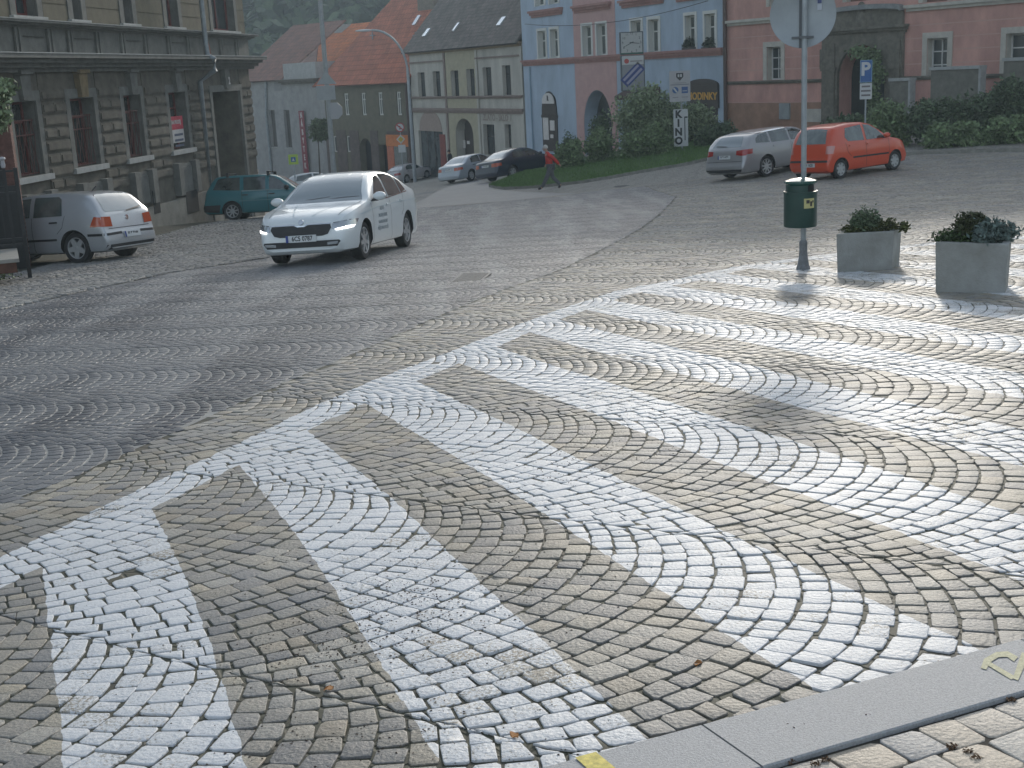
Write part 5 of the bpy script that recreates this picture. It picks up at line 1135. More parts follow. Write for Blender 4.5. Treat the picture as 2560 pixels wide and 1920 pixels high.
for sd in (-1, 1):
    c.decal('headlight', [(sd * .54, .66), (sd * .53, .575), (sd * .62, .56), (sd * .78, .575), (sd * .80, .60), (sd * .80, .69), (sd * .66, .69)], 'f', M_headl, off=.007, grid=.03)
    c.decal('running_light', [(sd * .58, .572), (sd * .60, .556), (sd * .78, .572), (sd * .785, .60), (sd * .70, .592), (sd * .64, .585)], 'f', M_drl, off=.012, grid=.03)
    c.decal('headlight_side', [(.12, .60), (.40, .62), (.52, .70), (.42, .705), (.20, .68)], 'y', M_headl, side=sd, off=.006, grid=.04)
    c.decal('running_light', [(.10, .575), (.30, .585), (.36, .61), (.12, .605)], 'y', M_drl, side=sd, off=.010, grid=.04)
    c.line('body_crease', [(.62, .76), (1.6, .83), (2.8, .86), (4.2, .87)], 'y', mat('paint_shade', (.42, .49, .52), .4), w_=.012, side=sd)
    for xx in ((1.28, .24, 1.28, .92), (2.37, .24, 2.37, .97)): c.line('door_seam', [(xx[0], xx[1]), (xx[2], xx[3])], 'y', M_black, w_=.010, side=sd)
    c.line('door_seam', [(3.02, .62), (3.18, .72), (3.26, 1.0)], 'y', M_black, w_=.010, side=sd)
    c.line('window_trim', [(1.34, .945), (2.3, .965), (3.62, 1.035)], 'y', M_chrome, w_=.018, side=sd)
c.decal('lower_intake', [(-.66, .375), (-.60, .30), (.60, .30), (.66, .375), (.64, .40), (-.64, .40)], 'f', M_black, off=.006, grid=.05)
for sd in (-1, 1): c.decal('fog_lamp', [(sd * .44, .325), (sd * .62, .335), (sd * .63, .38), (sd * .44, .37)], 'f', M_headl, off=.012, grid=.05)
q = MB(); xh = c.bvh.ray_cast(Vector((5, 0, .70)), Vector((-1, 0, 0)))[0].x; q.lathe([(.001, .012), (.045, .01), (.05, 0)], 18, Matrix.Translation((xh, 0, .705)) @ Matrix.Rotation(R(62), 4, 'Y')); bd = q.build('bonnet_badge', M_chrome, c.root, smooth=True)
c.plate('6C5 0787', 'f', .445); c.mirror(1.48, 1.0, M_pw); c.handle(2.12, .855, M_pw); c.handle(2.98, .885, M_pw)
c.decal('rear_lamp', [(.42, .80), (.76, .80), (.76, .95), (.45, .93)], 'r', M_redl); c.decal('rear_lamp', [(-.42, .80), (-.76, .80), (-.76, .95), (-.45, .93)], 'r', M_redl)
for sd in (-1, 1):
    for i, (tx, z, sz_) in enumerate((('ŠkoFIN', .80, .10), ('operativní leasing', .66, .085), ('www.skofin.cz', .53, .085), ('tel. 224 992 480', .42, .08)) if 0 else (('AUTO', .80, .10), ('PRODEJ SERVIS', .68, .085), ('NÁHRADNÍ DÍLY', .57, .08), ('PŮJČOVNA VOZŮ', .46, .085))):
        y = c.bvh.ray_cast(Vector((c.L / 2 - 1.85, sd * 3, z)), Vector((0, -sd, 0)))[0].y + sd * .004
        text(tx, 'door_lettering', sz_, M_dg, c.body, Matrix.Translation((c.L / 2 - 1.85, y, z)) @ Matrix.Rotation(R(180 if sd > 0 else 0), 4, 'Z') @ Matrix.Rotation(R(90), 4, 'X'), ext=.001, sx=.9)
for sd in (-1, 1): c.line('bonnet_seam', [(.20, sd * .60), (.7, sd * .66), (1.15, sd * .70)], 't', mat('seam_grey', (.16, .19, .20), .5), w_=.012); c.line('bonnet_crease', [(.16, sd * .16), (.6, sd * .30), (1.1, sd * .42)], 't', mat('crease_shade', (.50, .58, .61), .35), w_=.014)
c.line('bumper_seam', [(-.78, .70), (-.55, .672)], 'f', M_black, w_=.010); c.line('bumper_seam', [(.78, .70), (.55, .672)], 'f', M_black, w_=.010)
c.line('wiper', [(1.22, -.5), (1.30, .1)], 't', M_black, w_=.02); c.line('wiper', [(1.24, .1), (1.30, .62)], 't', M_black, w_=.02)
c.finish((910, 648), (1033, 605), 1, yaw=R(-101.5), contact='front')

# --- silver hatchback at the left
S = dict(L=4.15, W=1.735, R=.315, wheels=(.86, 3.37), zb=.20, nose=.16, tail=.07, tum=.33, spokes=5, spw=.085, rimr=.68, rimm=M_alloyd,
         top=[(0, .42), (.02, .62), (.08, .70), (.3, .80), (.8, .90), (1.12, .95), (1.5, 1.19), (1.85, 1.37), (2.2, 1.425), (2.7, 1.44), (3.2, 1.43), (3.55, 1.395), (3.72, 1.34), (3.90, 1.16), (4.02, .99), (4.06, .90), (4.09, .66), (4.12, .60), (4.15, .48)],
         belt=[(0, .40), (.3, .74), (1.1, .90), (3.0, .95), (4.0, .94), (4.15, .46)])
M_sil = paint('silver_car_paint', (.46, .48, .50), .4, .38)
c = Car('silver_hatchback', 'silver older hatchback seen from behind beside the black railing', S, M_sil)
c.sides('side_window', [(1.40, .955), (2.30, .97), (2.30, 1.355), (1.98, 1.33), (1.72, 1.21)], M_cglass); c.sides('side_window', [(2.40, .965), (3.12, .975), (3.08, 1.30), (3.0, 1.355), (2.40, 1.36)], M_cglass)
c.decal('windscreen', mirrored([(.68, .98), (.55, 1.36), (.25, 1.39)]), 'f', M_cglassl)
c.decal('rear_window', mirrored([(.60, 1.0), (.62, 1.04), (.52, 1.33), (.47, 1.355), (.2, 1.365)]), 'r', M_cglassl, grid=.05)
for sd in (-1, 1):
    c.decal('rear_lamp', [(sd * .52, .705), (sd * .52, .90), (sd * .78, .915), (sd * .85, .715)], 'r', M_orl, off=.006, grid=.04)
    c.decal('rear_lamp', [(3.80, .72), (3.90, .92), (4.05, .90), (4.09, .72)], 'y', M_orl, side=sd, off=.006, grid=.04)
    c.line('side_strip', [(1.25, .50), (2.95, .50)], 'y', M_black, w_=.045, side=sd); c.line('side_strip', [(3.72, .56), (4.10, .555)], 'y', M_black, w_=.05, side=sd)
    c.line('door_seam', [(1.25, .26), (1.25, .93)], 'y', M_black, w_=.01, side=sd); c.line('door_seam', [(2.36, .26), (2.36, .96)], 'y', M_black, w_=.01, side=sd); c.line('door_seam', [(2.98, .62), (3.12, .74), (3.19, .97)], 'y', M_black, w_=.01, side=sd)
c.line('bumper_strip', [(-.82, .555), (-.34, .565), (-.30, .565)], 'r', M_black, w_=.05); c.line('bumper_strip', [(.30, .565), (.34, .565), (.82, .555)], 'r', M_black, w_=.05)
c.line('tailgate_seam', [(-.66, .665), (.66, .665)], 'r', M_black, w_=.012); c.line('lower_bumper', [(-.78, .30), (.78, .30)], 'r', M_black, w_=.10)
c.plate('5L7 7184', 'r', .52); c.handle(2.82, .845, M_black); c.mirror(1.48, .99, M_sil)
c.line('rear_wiper', [(-.02, .985), (-.55, 1.05)], 'r', M_black, w_=.025, off=.02); q = MB(); xr = -c.bvh.ray_cast(Vector((-5, 0, .86)), Vector((1, 0, 0)))[0].x; q.lathe([(.001, .012), (.05, .01), (.055, 0)], 18, Matrix.Translation((-xr, 0, .86)) @ Matrix.Rotation(R(-80), 4, 'Y')); q.build('tailgate_badge', M_chrome, c.root, smooth=True)
q = MB(); q.tube([(-1.2, 0, 1.42), (-1.32, 0, 1.52)], .012, 6); q.build('aerial', M_black, c.root)
c.finish((20, 626), (200, 659), 1, yaw=R(159), contact='rear'); cg = c

# --- teal estate
S = dict(L=4.16, W=1.64, R=.285, wheels=(.80, 3.25), zb=.20, nose=.10, tail=.06, tum=.35, spokes=8, spw=.03, rimr=.70, rimm=M_alloyd,
         top=[(0, .42), (.02, .62), (.10, .72), (.5, .84), (1.08, .91), (1.45, 1.15), (1.85, 1.37), (2.2, 1.415), (3.0, 1.425), (3.6, 1.41), (3.78, 1.36), (3.98, 1.05), (4.06, .90), (4.1, .66), (4.16, .45)],
         belt=[(0, .40), (.3, .74), (1.1, .87), (3.0, .90), (4.0, .90), (4.16, .43)])
M_teal = paint('teal_car_paint', (.016, .16, .185), .1, .4)
c = Car('teal_estate_car', 'teal older estate car parked side-on below the grey building', S, M_teal)
for P in ([(1.38, .91), (2.02, .925), (2.02, 1.33), (1.92, 1.33), (1.66, 1.18)], [(2.14, .925), (2.84, .925), (2.84, 1.335), (2.14, 1.34)], [(2.96, .93), (3.82, .98), (3.66, 1.30), (3.56, 1.335), (2.96, 1.34)]): c.sides('side_window', P, M_cglass)
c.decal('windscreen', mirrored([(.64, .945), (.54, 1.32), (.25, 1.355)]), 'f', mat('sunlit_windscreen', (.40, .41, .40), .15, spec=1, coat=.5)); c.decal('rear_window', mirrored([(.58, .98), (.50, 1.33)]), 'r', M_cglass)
for sd in (-1, 1):
    c.line('side_moulding', [(1.22, .60), (3.0, .60)], 'y', mat('pale_teal_line', (.10, .24, .26), .5), w_=.02, side=sd); c.line('window_trim', [(1.35, .895), (2.9, .91)], 'y', mat('dull_trim', (.3, .38, .38), .5), w_=.025, side=sd)
    for x in (1.2, 2.08, 2.9): c.line('door_seam', [(x, .26), (x, .9)], 'y', M_black, w_=.012, side=sd)
    c.decal('bumper_side', [(3.66, .26), (3.6, .5), (4.14, .5), (4.14, .3)], 'y', M_black, side=sd, off=.01); c.decal('rear_lamp', [(sd * .6, .66), (sd * .76, .66), (sd * .76, .85), (sd * .6, .85)], 'r', M_redl)
c.decal('rear_bumper', [(-.78, .30), (.78, .30), (.78, .52), (-.78, .52)], 'r', M_black, off=.01); c.handle(1.85, .78, M_black); c.handle(2.7, .78, M_black); c.mirror(1.44, .94, M_black)
for x in (2.05, 3.35):
    q = MB(); q.box(c.L / 2 - x - .03, c.L / 2 - x + .03, -.62, .62, 1.47, 1.50)
    for sd in (-1, 1): q.box(c.L / 2 - x - .04, c.L / 2 - x + .04, sd * .60 - .03, sd * .60 + .03, 1.36, 1.50)
    q.build('roof_bar', M_black, c.root)
c.finish((783, 543), (584, 551), -1, yaw=R(-1), contact='rear'); ct = c

# --- silver estate on the right
S = dict(L=4.66, W=1.81, R=.325, wheels=(.92, 3.60), zb=.20, nose=.16, tail=.10, tum=.36, spokes=9, spw=.035, rimr=.72,
         top=[(0, .46), (.03, .68), (.12, .76), (.5, .86), (1.15, .96), (1.6, 1.22), (2.0, 1.41), (2.4, 1.455), (3.0, 1.46), (3.6, 1.43), (4.05, 1.37), (4.18, 1.30), (4.40, 1.08), (4.52, .98), (4.57, .80), (4.60, .62), (4.66, .46)],
         belt=[(0, .44), (.3, .76), (1.1, .92), (3.0, 1.0), (4.3, 1.04), (4.66, .44)])
M_sil2 = paint('silver_estate_paint', (.37, .37, .375), .4, .38)
c = Car('silver_estate_car', 'silver estate car seen from behind, left of the small red hatchback', S, M_sil2)
for P in ([(1.55, 1.0), (2.42, 1.02), (2.42, 1.38), (2.1, 1.36), (1.86, 1.25)], [(2.50, 1.02), (3.32, 1.045), (3.32, 1.37), (2.50, 1.39)], [(3.40, 1.05), (4.02, 1.10), (3.98, 1.22), (3.80, 1.33), (3.40, 1.365)]): c.sides('side_window', P, M_cglass)
c.decal('windscreen', mirrored([(.70, 1.0), (.56, 1.38)]), 'f', M_cglassl); c.decal('rear_window', mirrored([(.62, 1.03), (.50, 1.29), (.45, 1.325), (.2, 1.335)]), 'r', M_cglassl, grid=.05)
for sd in (-1, 1):
    c.decal('rear_lamp', [(sd * .50, .80), (sd * .50, .93), (sd * .84, .95), (sd * .85, .77), (sd * .72, .77)], 'r', M_redl, off=.006, grid=.04); c.decal('rear_lamp', [(4.25, .80), (4.22, .95), (4.54, .95), (4.58, .80)], 'y', M_redl, side=sd, off=.006, grid=.04)
    for x in (1.35, 2.46): c.line('door_seam', [(x, .26), (x, .98)], 'y', M_black, w_=.01, side=sd)
    c.line('roof_rail', [(1.95, 1.43), (4.0, 1.385)], 'y', M_chrome, w_=.03, side=sd, thick=.02)
c.line('tailgate_seam', [(-.74, .60), (.74, .60)], 'r', M_black, w_=.012); c.decal('lower_bumper', [(-.72, .27), (.72, .27), (.78, .36), (-.78, .36)], 'r', M_black, off=.006); c.plate('3C2 4471', 'r', .74); c.handle(2.2, .90, M_sil2); c.handle(3.1, .92, M_sil2); c.mirror(1.62, 1.03, M_sil2)
c.line('rear_wiper', [(-.05, 1.05), (.45, 1.075)], 'r', M_black, w_=.02, off=.02)
c.finish((2070, 408), (1917, 441), -1, yaw=R(36)); cs = c

# --- small red hatchback
S = dict(L=3.565, W=1.595, R=.277, wheels=(.66, 3.04), zb=.19, nose=.16, tail=.08, tum=.28, spokes=7, spw=.06, rimr=.66, rimm=M_alloyd,
         top=[(0, .46), (.03, .66), (.12, .76), (.45, .90), (.80, .98), (1.25, 1.28), (1.6, 1.46), (2.0, 1.53), (2.4, 1.54), (2.9, 1.51), (3.2, 1.44), (3.30, 1.32), (3.40, 1.10), (3.46, .98), (3.50, .72), (3.565, .5)],
         belt=[(0, .44), (.3, .80), (.8, .94), (2.0, .98), (3.3, 1.02), (3.565, .48)])
M_redp = paint('red_car_paint', (.62, .062, .014), 0, .35)
c = Car('red_hatchback', 'small bright red hatchback parked in front of the hedge', S, M_redp)
for P in ([(1.08, .99), (1.92, 1.0), (1.92, 1.44), (1.66, 1.41), (1.36, 1.25)], [(2.02, 1.0), (2.72, 1.03), (2.82, 1.15), (2.72, 1.40), (2.02, 1.445)]): c.sides('side_window', P, M_cglass)
c.decal('windscreen', mirrored([(.62, 1.02), (.50, 1.44)]), 'f', M_cglassl); c.decal('rear_window', mirrored([(.56, 1.02), (.48, 1.40), (.2, 1.43)]), 'r', M_cglass, grid=.05)
for sd in (-1, 1):
    c.decal('rear_lamp', [(sd * .60, .74), (sd * .62, .96), (sd * .76, .96), (sd * .77, .74)], 'r', mat('pale_red_lamp', (.55, .25, .22), .15, coat=.8), off=.006, grid=.04); c.decal('rear_lamp', [(3.36, .78), (3.28, .94), (3.44, .96), (3.50, .78)], 'y', mat('pale_red_lamp', (.55, .25, .22), .15, coat=.8), side=sd, off=.006, grid=.04)
    c.line('side_strip', [(.98, .53), (2.55, .56)], 'y', M_black, w_=.05, side=sd)
    for x in (.96, 1.97): c.line('door_seam', [(x, .26), (x, .96)], 'y', mat('dark_red_seam', (.12, .01, .01), .5), w_=.012, side=sd)
    c.line('door_seam', [(2.62, .60), (2.76, .72), (2.84, 1.0)], 'y', mat('dark_red_seam', (.12, .01, .01), .5), w_=.012, side=sd)
    c.decal('headlight', [(.10, .78), (.34, .86), (.40, .92), (.22, .84)], 'y', M_headl, side=sd, off=.006)
c.line('bumper_strip', [(-.74, .54), (.74, .54)], 'r', M_black, w_=.06); c.plate('4S9 1620', 'r', .44); c.handle(1.74, .88, M_redp); c.handle(2.52, .90, M_redp); c.mirror(1.16, 1.04, M_redp)
c.finish((2265, 409), (2100, 447), -1, yaw=R(35), contact='rear'); cr = c

# --- white sedan, far
def sedan(name, label, m, front, rear, side, yaw=None, contact='rear', lampm=M_redl, trunk=1.0, tall=1.43, rimm=M_alloyd):
    S = dict(L=4.5, W=1.73, R=.31, wheels=(.88, 3.42), zb=.20, nose=.14, tail=.10, tum=.36, spokes=7, spw=.05, rimr=.66, rimm=rimm,
             top=[(0, .44), (.03, .64), (.12, .72), (.5, .83), (1.15, .93), (1.6, 1.18), (2.0, 1.37), (2.4, tall), (2.9, tall - .01), (3.3, 1.33), (3.75, 1.12), (3.98, 1.03), (4.35, .98), (4.42, .90), (4.45, .62), (4.5, .45)],
             belt=[(0, .42), (.3, .74), (1.1, .90), (3.0, .95), (4.2, .93), (4.5, .43)])
    c = Car(name, label, S, m)
    for P in ([(1.5, .965), (2.42, .98), (2.42, 1.34), (2.1, 1.32), (1.84, 1.2)], [(2.5, .98), (3.3, 1.0), (3.24, 1.22), (3.0, 1.335), (2.5, 1.35)]): c.sides('side_window', P, M_cglass)
    c.decal('windscreen', mirrored([(.68, .97), (.54, 1.33)]), 'f', M_cglassl); c.decal('rear_window', mirrored([(.58, 1.07), (.48, 1.33)]), 'r', M_cglassl)
    for sd in (-1, 1):
        c.decal('rear_lamp', [(sd * .46, .70), (sd * .46, .86), (sd * .78, .87), (sd * .80, .70)], 'r', lampm, off=.006); c.decal('rear_lamp', [(4.12, .72), (4.12, .86), (4.42, .86), (4.44, .72)], 'y', lampm, side=sd, off=.006)
        c.decal('headlight', [(sd * .5, .58), (sd * .76, .60), (sd * .76, .68), (sd * .5, .67)], 'f', M_headl, off=.006)
        for x in (1.3, 2.46): c.line('door_seam', [(x, .26), (x, .93)], 'y', M_black, w_=.012, side=sd)
    c.plate('2U4 6093', 'r', .78); c.handle(2.2, .86, M_black); c.handle(3.05, .87, M_black); c.mirror(1.55, .99, m)
    c.finish(front, rear, side, yaw=yaw, contact=contact); return c
M_wsed = paint('pearl_white_paint', (.52, .50, .51))
sedan('white_saloon', 'white saloon car parked in the lower street beyond the moving white car', M_wsed, (1105, 444), (1018, 457), -1, yaw=R(55), contact='rear')
M_sils = paint('silver_saloon_paint', (.42, .46, .50), .3)
sedan('silver_saloon', 'silver saloon parked nose uphill next to the dark blue saloon', M_sils, (1240, 430), (1180, 452), -1, yaw=R(52), lampm=M_orl)
M_navy = paint('dark_blue_paint', (.010, .018, .045))
sedan('blue_saloon', 'dark blue saloon parked beside the grass with a pale rear plate', M_navy, (1345, 425), (1284, 447), -1, yaw=R(43), lampm=M_orl)
S = dict(L=4.1, W=1.72, R=.31, wheels=(.82, 3.32), nose=.14, tail=.08, tum=.32, spokes=6, top=[(0, .46), (.03, .66), (.12, .76), (.5, .88), (.95, .98), (1.5, 1.30), (1.9, 1.45), (2.3, 1.49), (3.0, 1.47), (3.5, 1.38), (3.8, 1.18), (3.98, .98), (4.04, .7), (4.1, .48)], belt=[(0, .44), (.3, .78), (1.0, .94), (2.5, .98), (3.8, 1.03), (4.1, .46)])
M_wh2 = paint('white_hatch_paint', (.56, .58, .58)); c = Car('white_hatchback', 'white hatchback mostly hidden behind the moving white car and the teal estate', S, M_wh2)
for P in ([(1.3, 1.0), (2.2, 1.01), (2.2, 1.41), (1.9, 1.39), (1.6, 1.26)], [(2.3, 1.01), (3.3, 1.04), (3.2, 1.33), (2.3, 1.42)]): c.sides('side_window', P, M_cglass)
c.decal('windscreen', mirrored([(.66, 1.02), (.54, 1.4)]), 'f', M_cglassl); c.decal('rear_window', mirrored([(.6, 1.05), (.5, 1.36)]), 'r', M_cglassl)
for sd in (-1, 1): c.decal('rear_lamp', [(sd * .5, .74), (sd * .5, .92), (sd * .76, .92), (sd * .78, .74)], 'r', M_redl)
c.mirror(1.4, 1.02, M_wh2); c.finish((845, 480), (745, 496), -1, yaw=R(12), contact='rear')
# ------------------------------------------------------------------ lawn, shrubs, hill
M_grass = mat('grass', (.075, .15, .035), .85, nscale=2.5, namt=.5, col2=(.028, .062, .014), bump=.5, bscale=60)
M_curb2 = mat('old_stone_kerb', (.26, .25, .22), .9, nscale=6, namt=.35, bump=.2)
lk = [G(*p) for p in ((1222, 468), (1260, 474), (1330, 471), (1450, 459), (1530, 446), (1600, 433), (1720, 413), (1790, 396), (1840, 384))]
back = [Vector((p.x + 1.0, p.y + 17, 0)) for p in lk]; back[0] = Vector((lk[0].x + 3.5, lk[0].y + 9, 0)); back[1] = Vector((lk[1].x + 3.5, lk[1].y + 11, 0)); back[2] = Vector((lk[2].x + 2.6, lk[2].y + 13, 0))
rows_ = []; nt_ = 16
for a, b in zip(lk, back):
    for k in range(nt_):
        t = (k / (nt_ - 1)); p = a.lerp(b, t); rows_.append((p.x, p.y, gz(p.x, p.y) + .09 + .22 * math.sin(min(t * 1.6, 1) * math.pi / 2)))
V = np.array(rows_); i = (np.arange(len(lk) - 1)[:, None] * nt_ + np.arange(nt_ - 1)[None]).ravel(); F = np.stack([i, i + nt_, i + nt_ + 1, i + 1], 1)
o = mesh_np('lawn', V, F, M_grass, smooth=True); tag(o, kind='structure')
q = MB(); 
for a, b in zip(lk, lk[1:]):
    d = (b - a).normalized(); n = Vector((-d.y, d.x, 0)) * .14
    q.prism([a + Vector((0, 0, -.3)), b + Vector((0, 0, -.3)), b + Vector((0, 0, .11)), a + Vector((0, 0, .11))], n)
tag(q.build('kerb', M_curb2), kind='structure')
# grass blades along the lawn (uncountable)
g = np.random.default_rng(3); n = 26000; u = g.uniform(0, len(lk) - 1.001, n); v = g.uniform(0, .62, n) ** 1.3; ii = u.astype(int); fr = (u - ii)[:, None]
A = np.array([[p.x, p.y] for p in lk]); Bk = np.array([[p.x, p.y] for p in back]); P0 = A[ii] * (1 - fr) + A[ii + 1] * fr; P1 = Bk[ii] * (1 - fr) + Bk[ii + 1] * fr; P = P0 + (P1 - P0) * v[:, None]
Z = gz_np(P[:, 0], P[:, 1]) + .08 + .22 * np.sin(np.minimum(v * 1.6, 1) * np.pi / 2); h = g.uniform(.05, .13, n); an = g.uniform(0, 3.14, n); wv = .012
dx, dy = np.cos(an) * wv, np.sin(an) * wv; lx, ly = g.normal(0, .03, n), g.normal(0, .03, n)
V = np.stack([np.stack([P[:, 0] - dx, P[:, 1] - dy, Z], 1), np.stack([P[:, 0] + dx, P[:, 1] + dy, Z], 1), np.stack([P[:, 0] + lx, P[:, 1] + ly, Z + h], 1)], 1).reshape(-1, 3)
o = mesh_np('grass', V, np.arange(3 * n).reshape(-1, 3), mat('grass_blades', (.10, .19, .045), .7, island=.4)); tag(o, 'short green grass on the mound beside the cars', 'grass', kind='stuff')
M_lg = leaf_mat('grey_green_leaves', (.28, .34, .20), (.16, .21, .11), .5)
M_mg = leaf_mat('mid_green_leaves', (.20, .27, .13), (.11, .16, .07), .5)
M_dg2 = leaf_mat('dark_green_leaves', (.12, .165, .09), (.06, .09, .048), .5)
M_stem = mat('shrub_stem', (.07, .055, .04), .9)
def shrub(label, px0, pytop, px1, pybot, Y, m, n=2600, size=.10, group=None, seed=0, cat='shrub', name='shrub', lumps=9, dy=.8):
    a, b = atY(px0, (pytop + pybot) / 2, Y), atY(px1, (pytop + pybot) / 2, Y); top = atY((px0 + px1) / 2, pytop, Y).z; cx = (a.x + b.x) / 2; w_ = (b.x - a.x) / 2
    z0 = gz(cx, Y) - .1; H = top - z0; e = empty(name, (cx, Y, z0), 0, label, cat, group); r = random.Random(seed); bl = [(0, 0, H * .48, w_ * .80, dy * w_ * .8, H * .44)]
    for k in range(lumps):
        an = r.uniform(0, 6.28); rad = r.uniform(.35, .78); hz = r.uniform(.25, .86); sc = r.uniform(.24, .42) * (1.15 - .4 * abs(hz - .45))
        bl.append((math.cos(an) * rad * w_ * (1.1 - .5 * hz), math.sin(an) * rad * w_ * dy, H * hz, w_ * sc * 1.05, w_ * sc * dy, H * sc * .62))
    leafcloud('foliage', bl, n, size, m, e, seed=seed)
    q = MB()
    for k in range(5):
        an = r.uniform(0, 6.28); q.tube([(0, 0, 0), (math.cos(an) * w_ * .25, math.sin(an) * w_ * .25, H * .4), (math.cos(an) * w_ * .5, math.sin(an) * w_ * .4, H * .78)], [.035, .025, .01], 5)
    q.build('stem', M_stem, e); return e
Bg = 'shrubs on the mound'
shrub('low dark shrub at the left end of the mound behind the walking person', 1378, 348, 1470, 424, 58.5, M_mg, 3000, .08, Bg, 1)
shrub('small shrub with bare sprigs rising at the left of the mound', 1400, 322, 1460, 390, 60, M_dg2, 1200, .07, Bg, 2)
shrub('mid green rounded shrub in front of the arched gate', 1455, 318, 1550, 418, 59, M_mg, 3400, .08, Bg, 3)
shrub('dark narrow shrub standing against the arched gate', 1462, 282, 1532, 360, 66, M_dg2, 2200, .09, Bg, 4)
shrub('largest grey green shrub left of the cinema sign', 1500, 220, 1730, 408, 61, M_lg, 10500, .085, Bg, 5, lumps=16)
shrub('olive shrub directly behind the cinema sign', 1640, 250, 1800, 398, 63, M_lg, 6000, .085, Bg, 6, lumps=12)
shrub('dark low shrub at the right end of the mound by the silver estate', 1730, 300, 1862, 392, 57.5, M_dg2, 4200, .08, Bg, 7)
shrub('low green shrub in front of the largest shrub', 1535, 310, 1700, 412, 57.5, M_mg, 5000, .08, Bg, 8)
# hedge on the right behind a low kerb
Hg = 'hedge bushes behind the red car'
for i, (x0, yt, x1, Y, m, lab) in enumerate(((2030, 292, 2190, 47.5, M_dg2, 'dark hedge bush rising behind the roof of the red car'), (2130, 262, 2300, 47, M_mg, 'hedge bush below the blue parking sign'),
        (2250, 250, 2410, 46.5, M_dg2, 'hedge bush to the right of the red car'), (2350, 222, 2520, 46.5, M_dg2, 'tall hedge bush in front of the low parapet block'), (2460, 196, 2640, 46, M_dg2, 'tallest dark hedge bush at the right edge'), (2300, 300, 2480, 44.8, M_mg, 'low front hedge bush near the kerb'), (2440, 290, 2620, 44.5, M_mg, 'front hedge bush at the right edge'))):
    shrub(lab, x0, yt, x1, 385, Y, m, 5200, .085, Hg, 20 + i, lumps=14, dy=.55)
hk = [G(*p) for p in ((2215, 396), (2290, 387), (2400, 383), (2500, 380), (2640, 377))]; q = MB()
for a, b in zip(hk, hk[1:]):
    d = (b - a).normalized(); n_ = Vector((-d.y, d.x, 0)) * .16; q.prism([a + Vector((0, 0, -.2)), b + Vector((0, 0, -.2)), b + Vector((0, 0, .12)), a + Vector((0, 0, .12))], n_)
tag(q.build('kerb', M_curb2), kind='structure')
wk = [G(*p) for p in ((330, 575), (400, 560), (470, 546), (540, 532))]; q = MB()
for a, b in zip(wk, wk[1:]):
    d = (b - a).normalized(); n_ = Vector((-d.y, d.x, 0)) * .2; q.prism([a + Vector((0, 0, -.3)), b + Vector((0, 0, -.3)), b + Vector((0, 0, .13)), a + Vector((0, 0, .13))], n_)
tag(q.build('kerb', M_curb2), kind='structure')
# climbing plant on the portal
p = Pk.o + Pk.e * Pk.sz(2205, 200)[0] - Pk.n * .6; z = Pk.sz(2205, 200)[1]
e = empty('climbing_plant', (p.x, p.y, z), Pk.a, 'leafy climber hanging in the right half of the stone archway', 'climbing plant')
leafcloud('foliage', [(0, 0, 0, .45, .4, .9), (-.2, .1, .9, .5, .4, .5), (-.9, .1, 1.25, .6, .35, .3), (.15, -.1, -1.1, .35, .3, .6), (.1, 0, .3, .6, .4, .5)], 2200, .085, M_mg, e, seed=40)
MB().tube([(0, .1, -2.6), (.05, .05, -1), (-.05, .05, .2), (-.3, .1, 1.0)], [.05, .04, .03, .015], 6).build('stem', M_stem, e)
# wooded hill
def hill():
    az = np.radians(np.linspace(-32, 24, 150)); rr = np.concatenate([np.linspace(190, 330, 50), np.linspace(335, 520, 30)]); A_, R_ = np.meshgrid(az, rr)
    X = np.sin(A_) * R_; Y = np.cos(A_) * R_; t = np.clip((R_ - 190) / 230, 0, 1); base = -9 + 105 * (t * t * (3 - 2 * t)) * (.85 + .2 * np.sin(A_ * 7 + .8))
    g = np.random.default_rng(5); Z = base + 3.2 * np.sin(X * .11 + g.normal(0, .2)) * np.cos(Y * .09)
    V = np.stack([X, Y, Z], -1).reshape(-1, 3); nx = len(az); i = (np.arange(len(rr) - 1)[:, None] * nx + np.arange(nx - 1)[None]).ravel()
    tag(mesh_np('hill', V, np.stack([i, i + 1, i + 1 + nx, i + nx], 1), mat('hill_soil', (.03, .04, .022), .95), smooth=True), kind='structure')
    # crowns as clumps of leaf faces: one far wood
    n = 3600; a = g.uniform(math.radians(-22), math.radians(4), n); r = 195 + 215 * g.uniform(0, 1, n) ** .9; cx, cy = np.sin(a) * r, np.cos(a) * r; t = np.clip((r - 190) / 230, 0, 1)
    cz = -9 + 105 * (t * t * (3 - 2 * t)) * (.85 + .2 * np.sin(a * 7 + .8)); hh = g.uniform(6, 12, n); rad = hh * g.uniform(.28, .45, n); k = 26
    d = g.normal(size=(n, k, 3)); d /= np.linalg.norm(d, axis=-1, keepdims=True); d[..., 2] = np.abs(d[..., 2]) * 1.2 - .25
    C = np.stack([cx, cy, cz + hh * .5], -1)[:, None] + d * np.stack([rad, rad, hh * .5], -1)[:, None] * g.uniform(.75, 1.05, (n, k, 1)); C = C.reshape(-1, 3); N_ = len(C)
    nr = (d.reshape(-1, 3) + g.normal(0, .35, (N_, 3))); nr /= np.linalg.norm(nr, axis=1, keepdims=True); t1 = np.cross(nr, g.normal(size=(N_, 3))); t1 /= np.linalg.norm(t1, axis=1, keepdims=True); t2 = np.cross(nr, t1); s = g.uniform(.7, 1.7, (N_, 1))
    V = np.stack([C - t1 * s, C - t2 * s, C + t1 * s, C + t2 * s], 1).reshape(-1, 3)
    tag(mesh_np('woodland', V, np.arange(4 * N_).reshape(-1, 4), leaf_mat('woodland_leaves', (.07, .10, .035), (.03, .055, .022), .5)), 'hazy wooded hillside rising behind the orange roofs', 'woodland', kind='stuff')
hill()
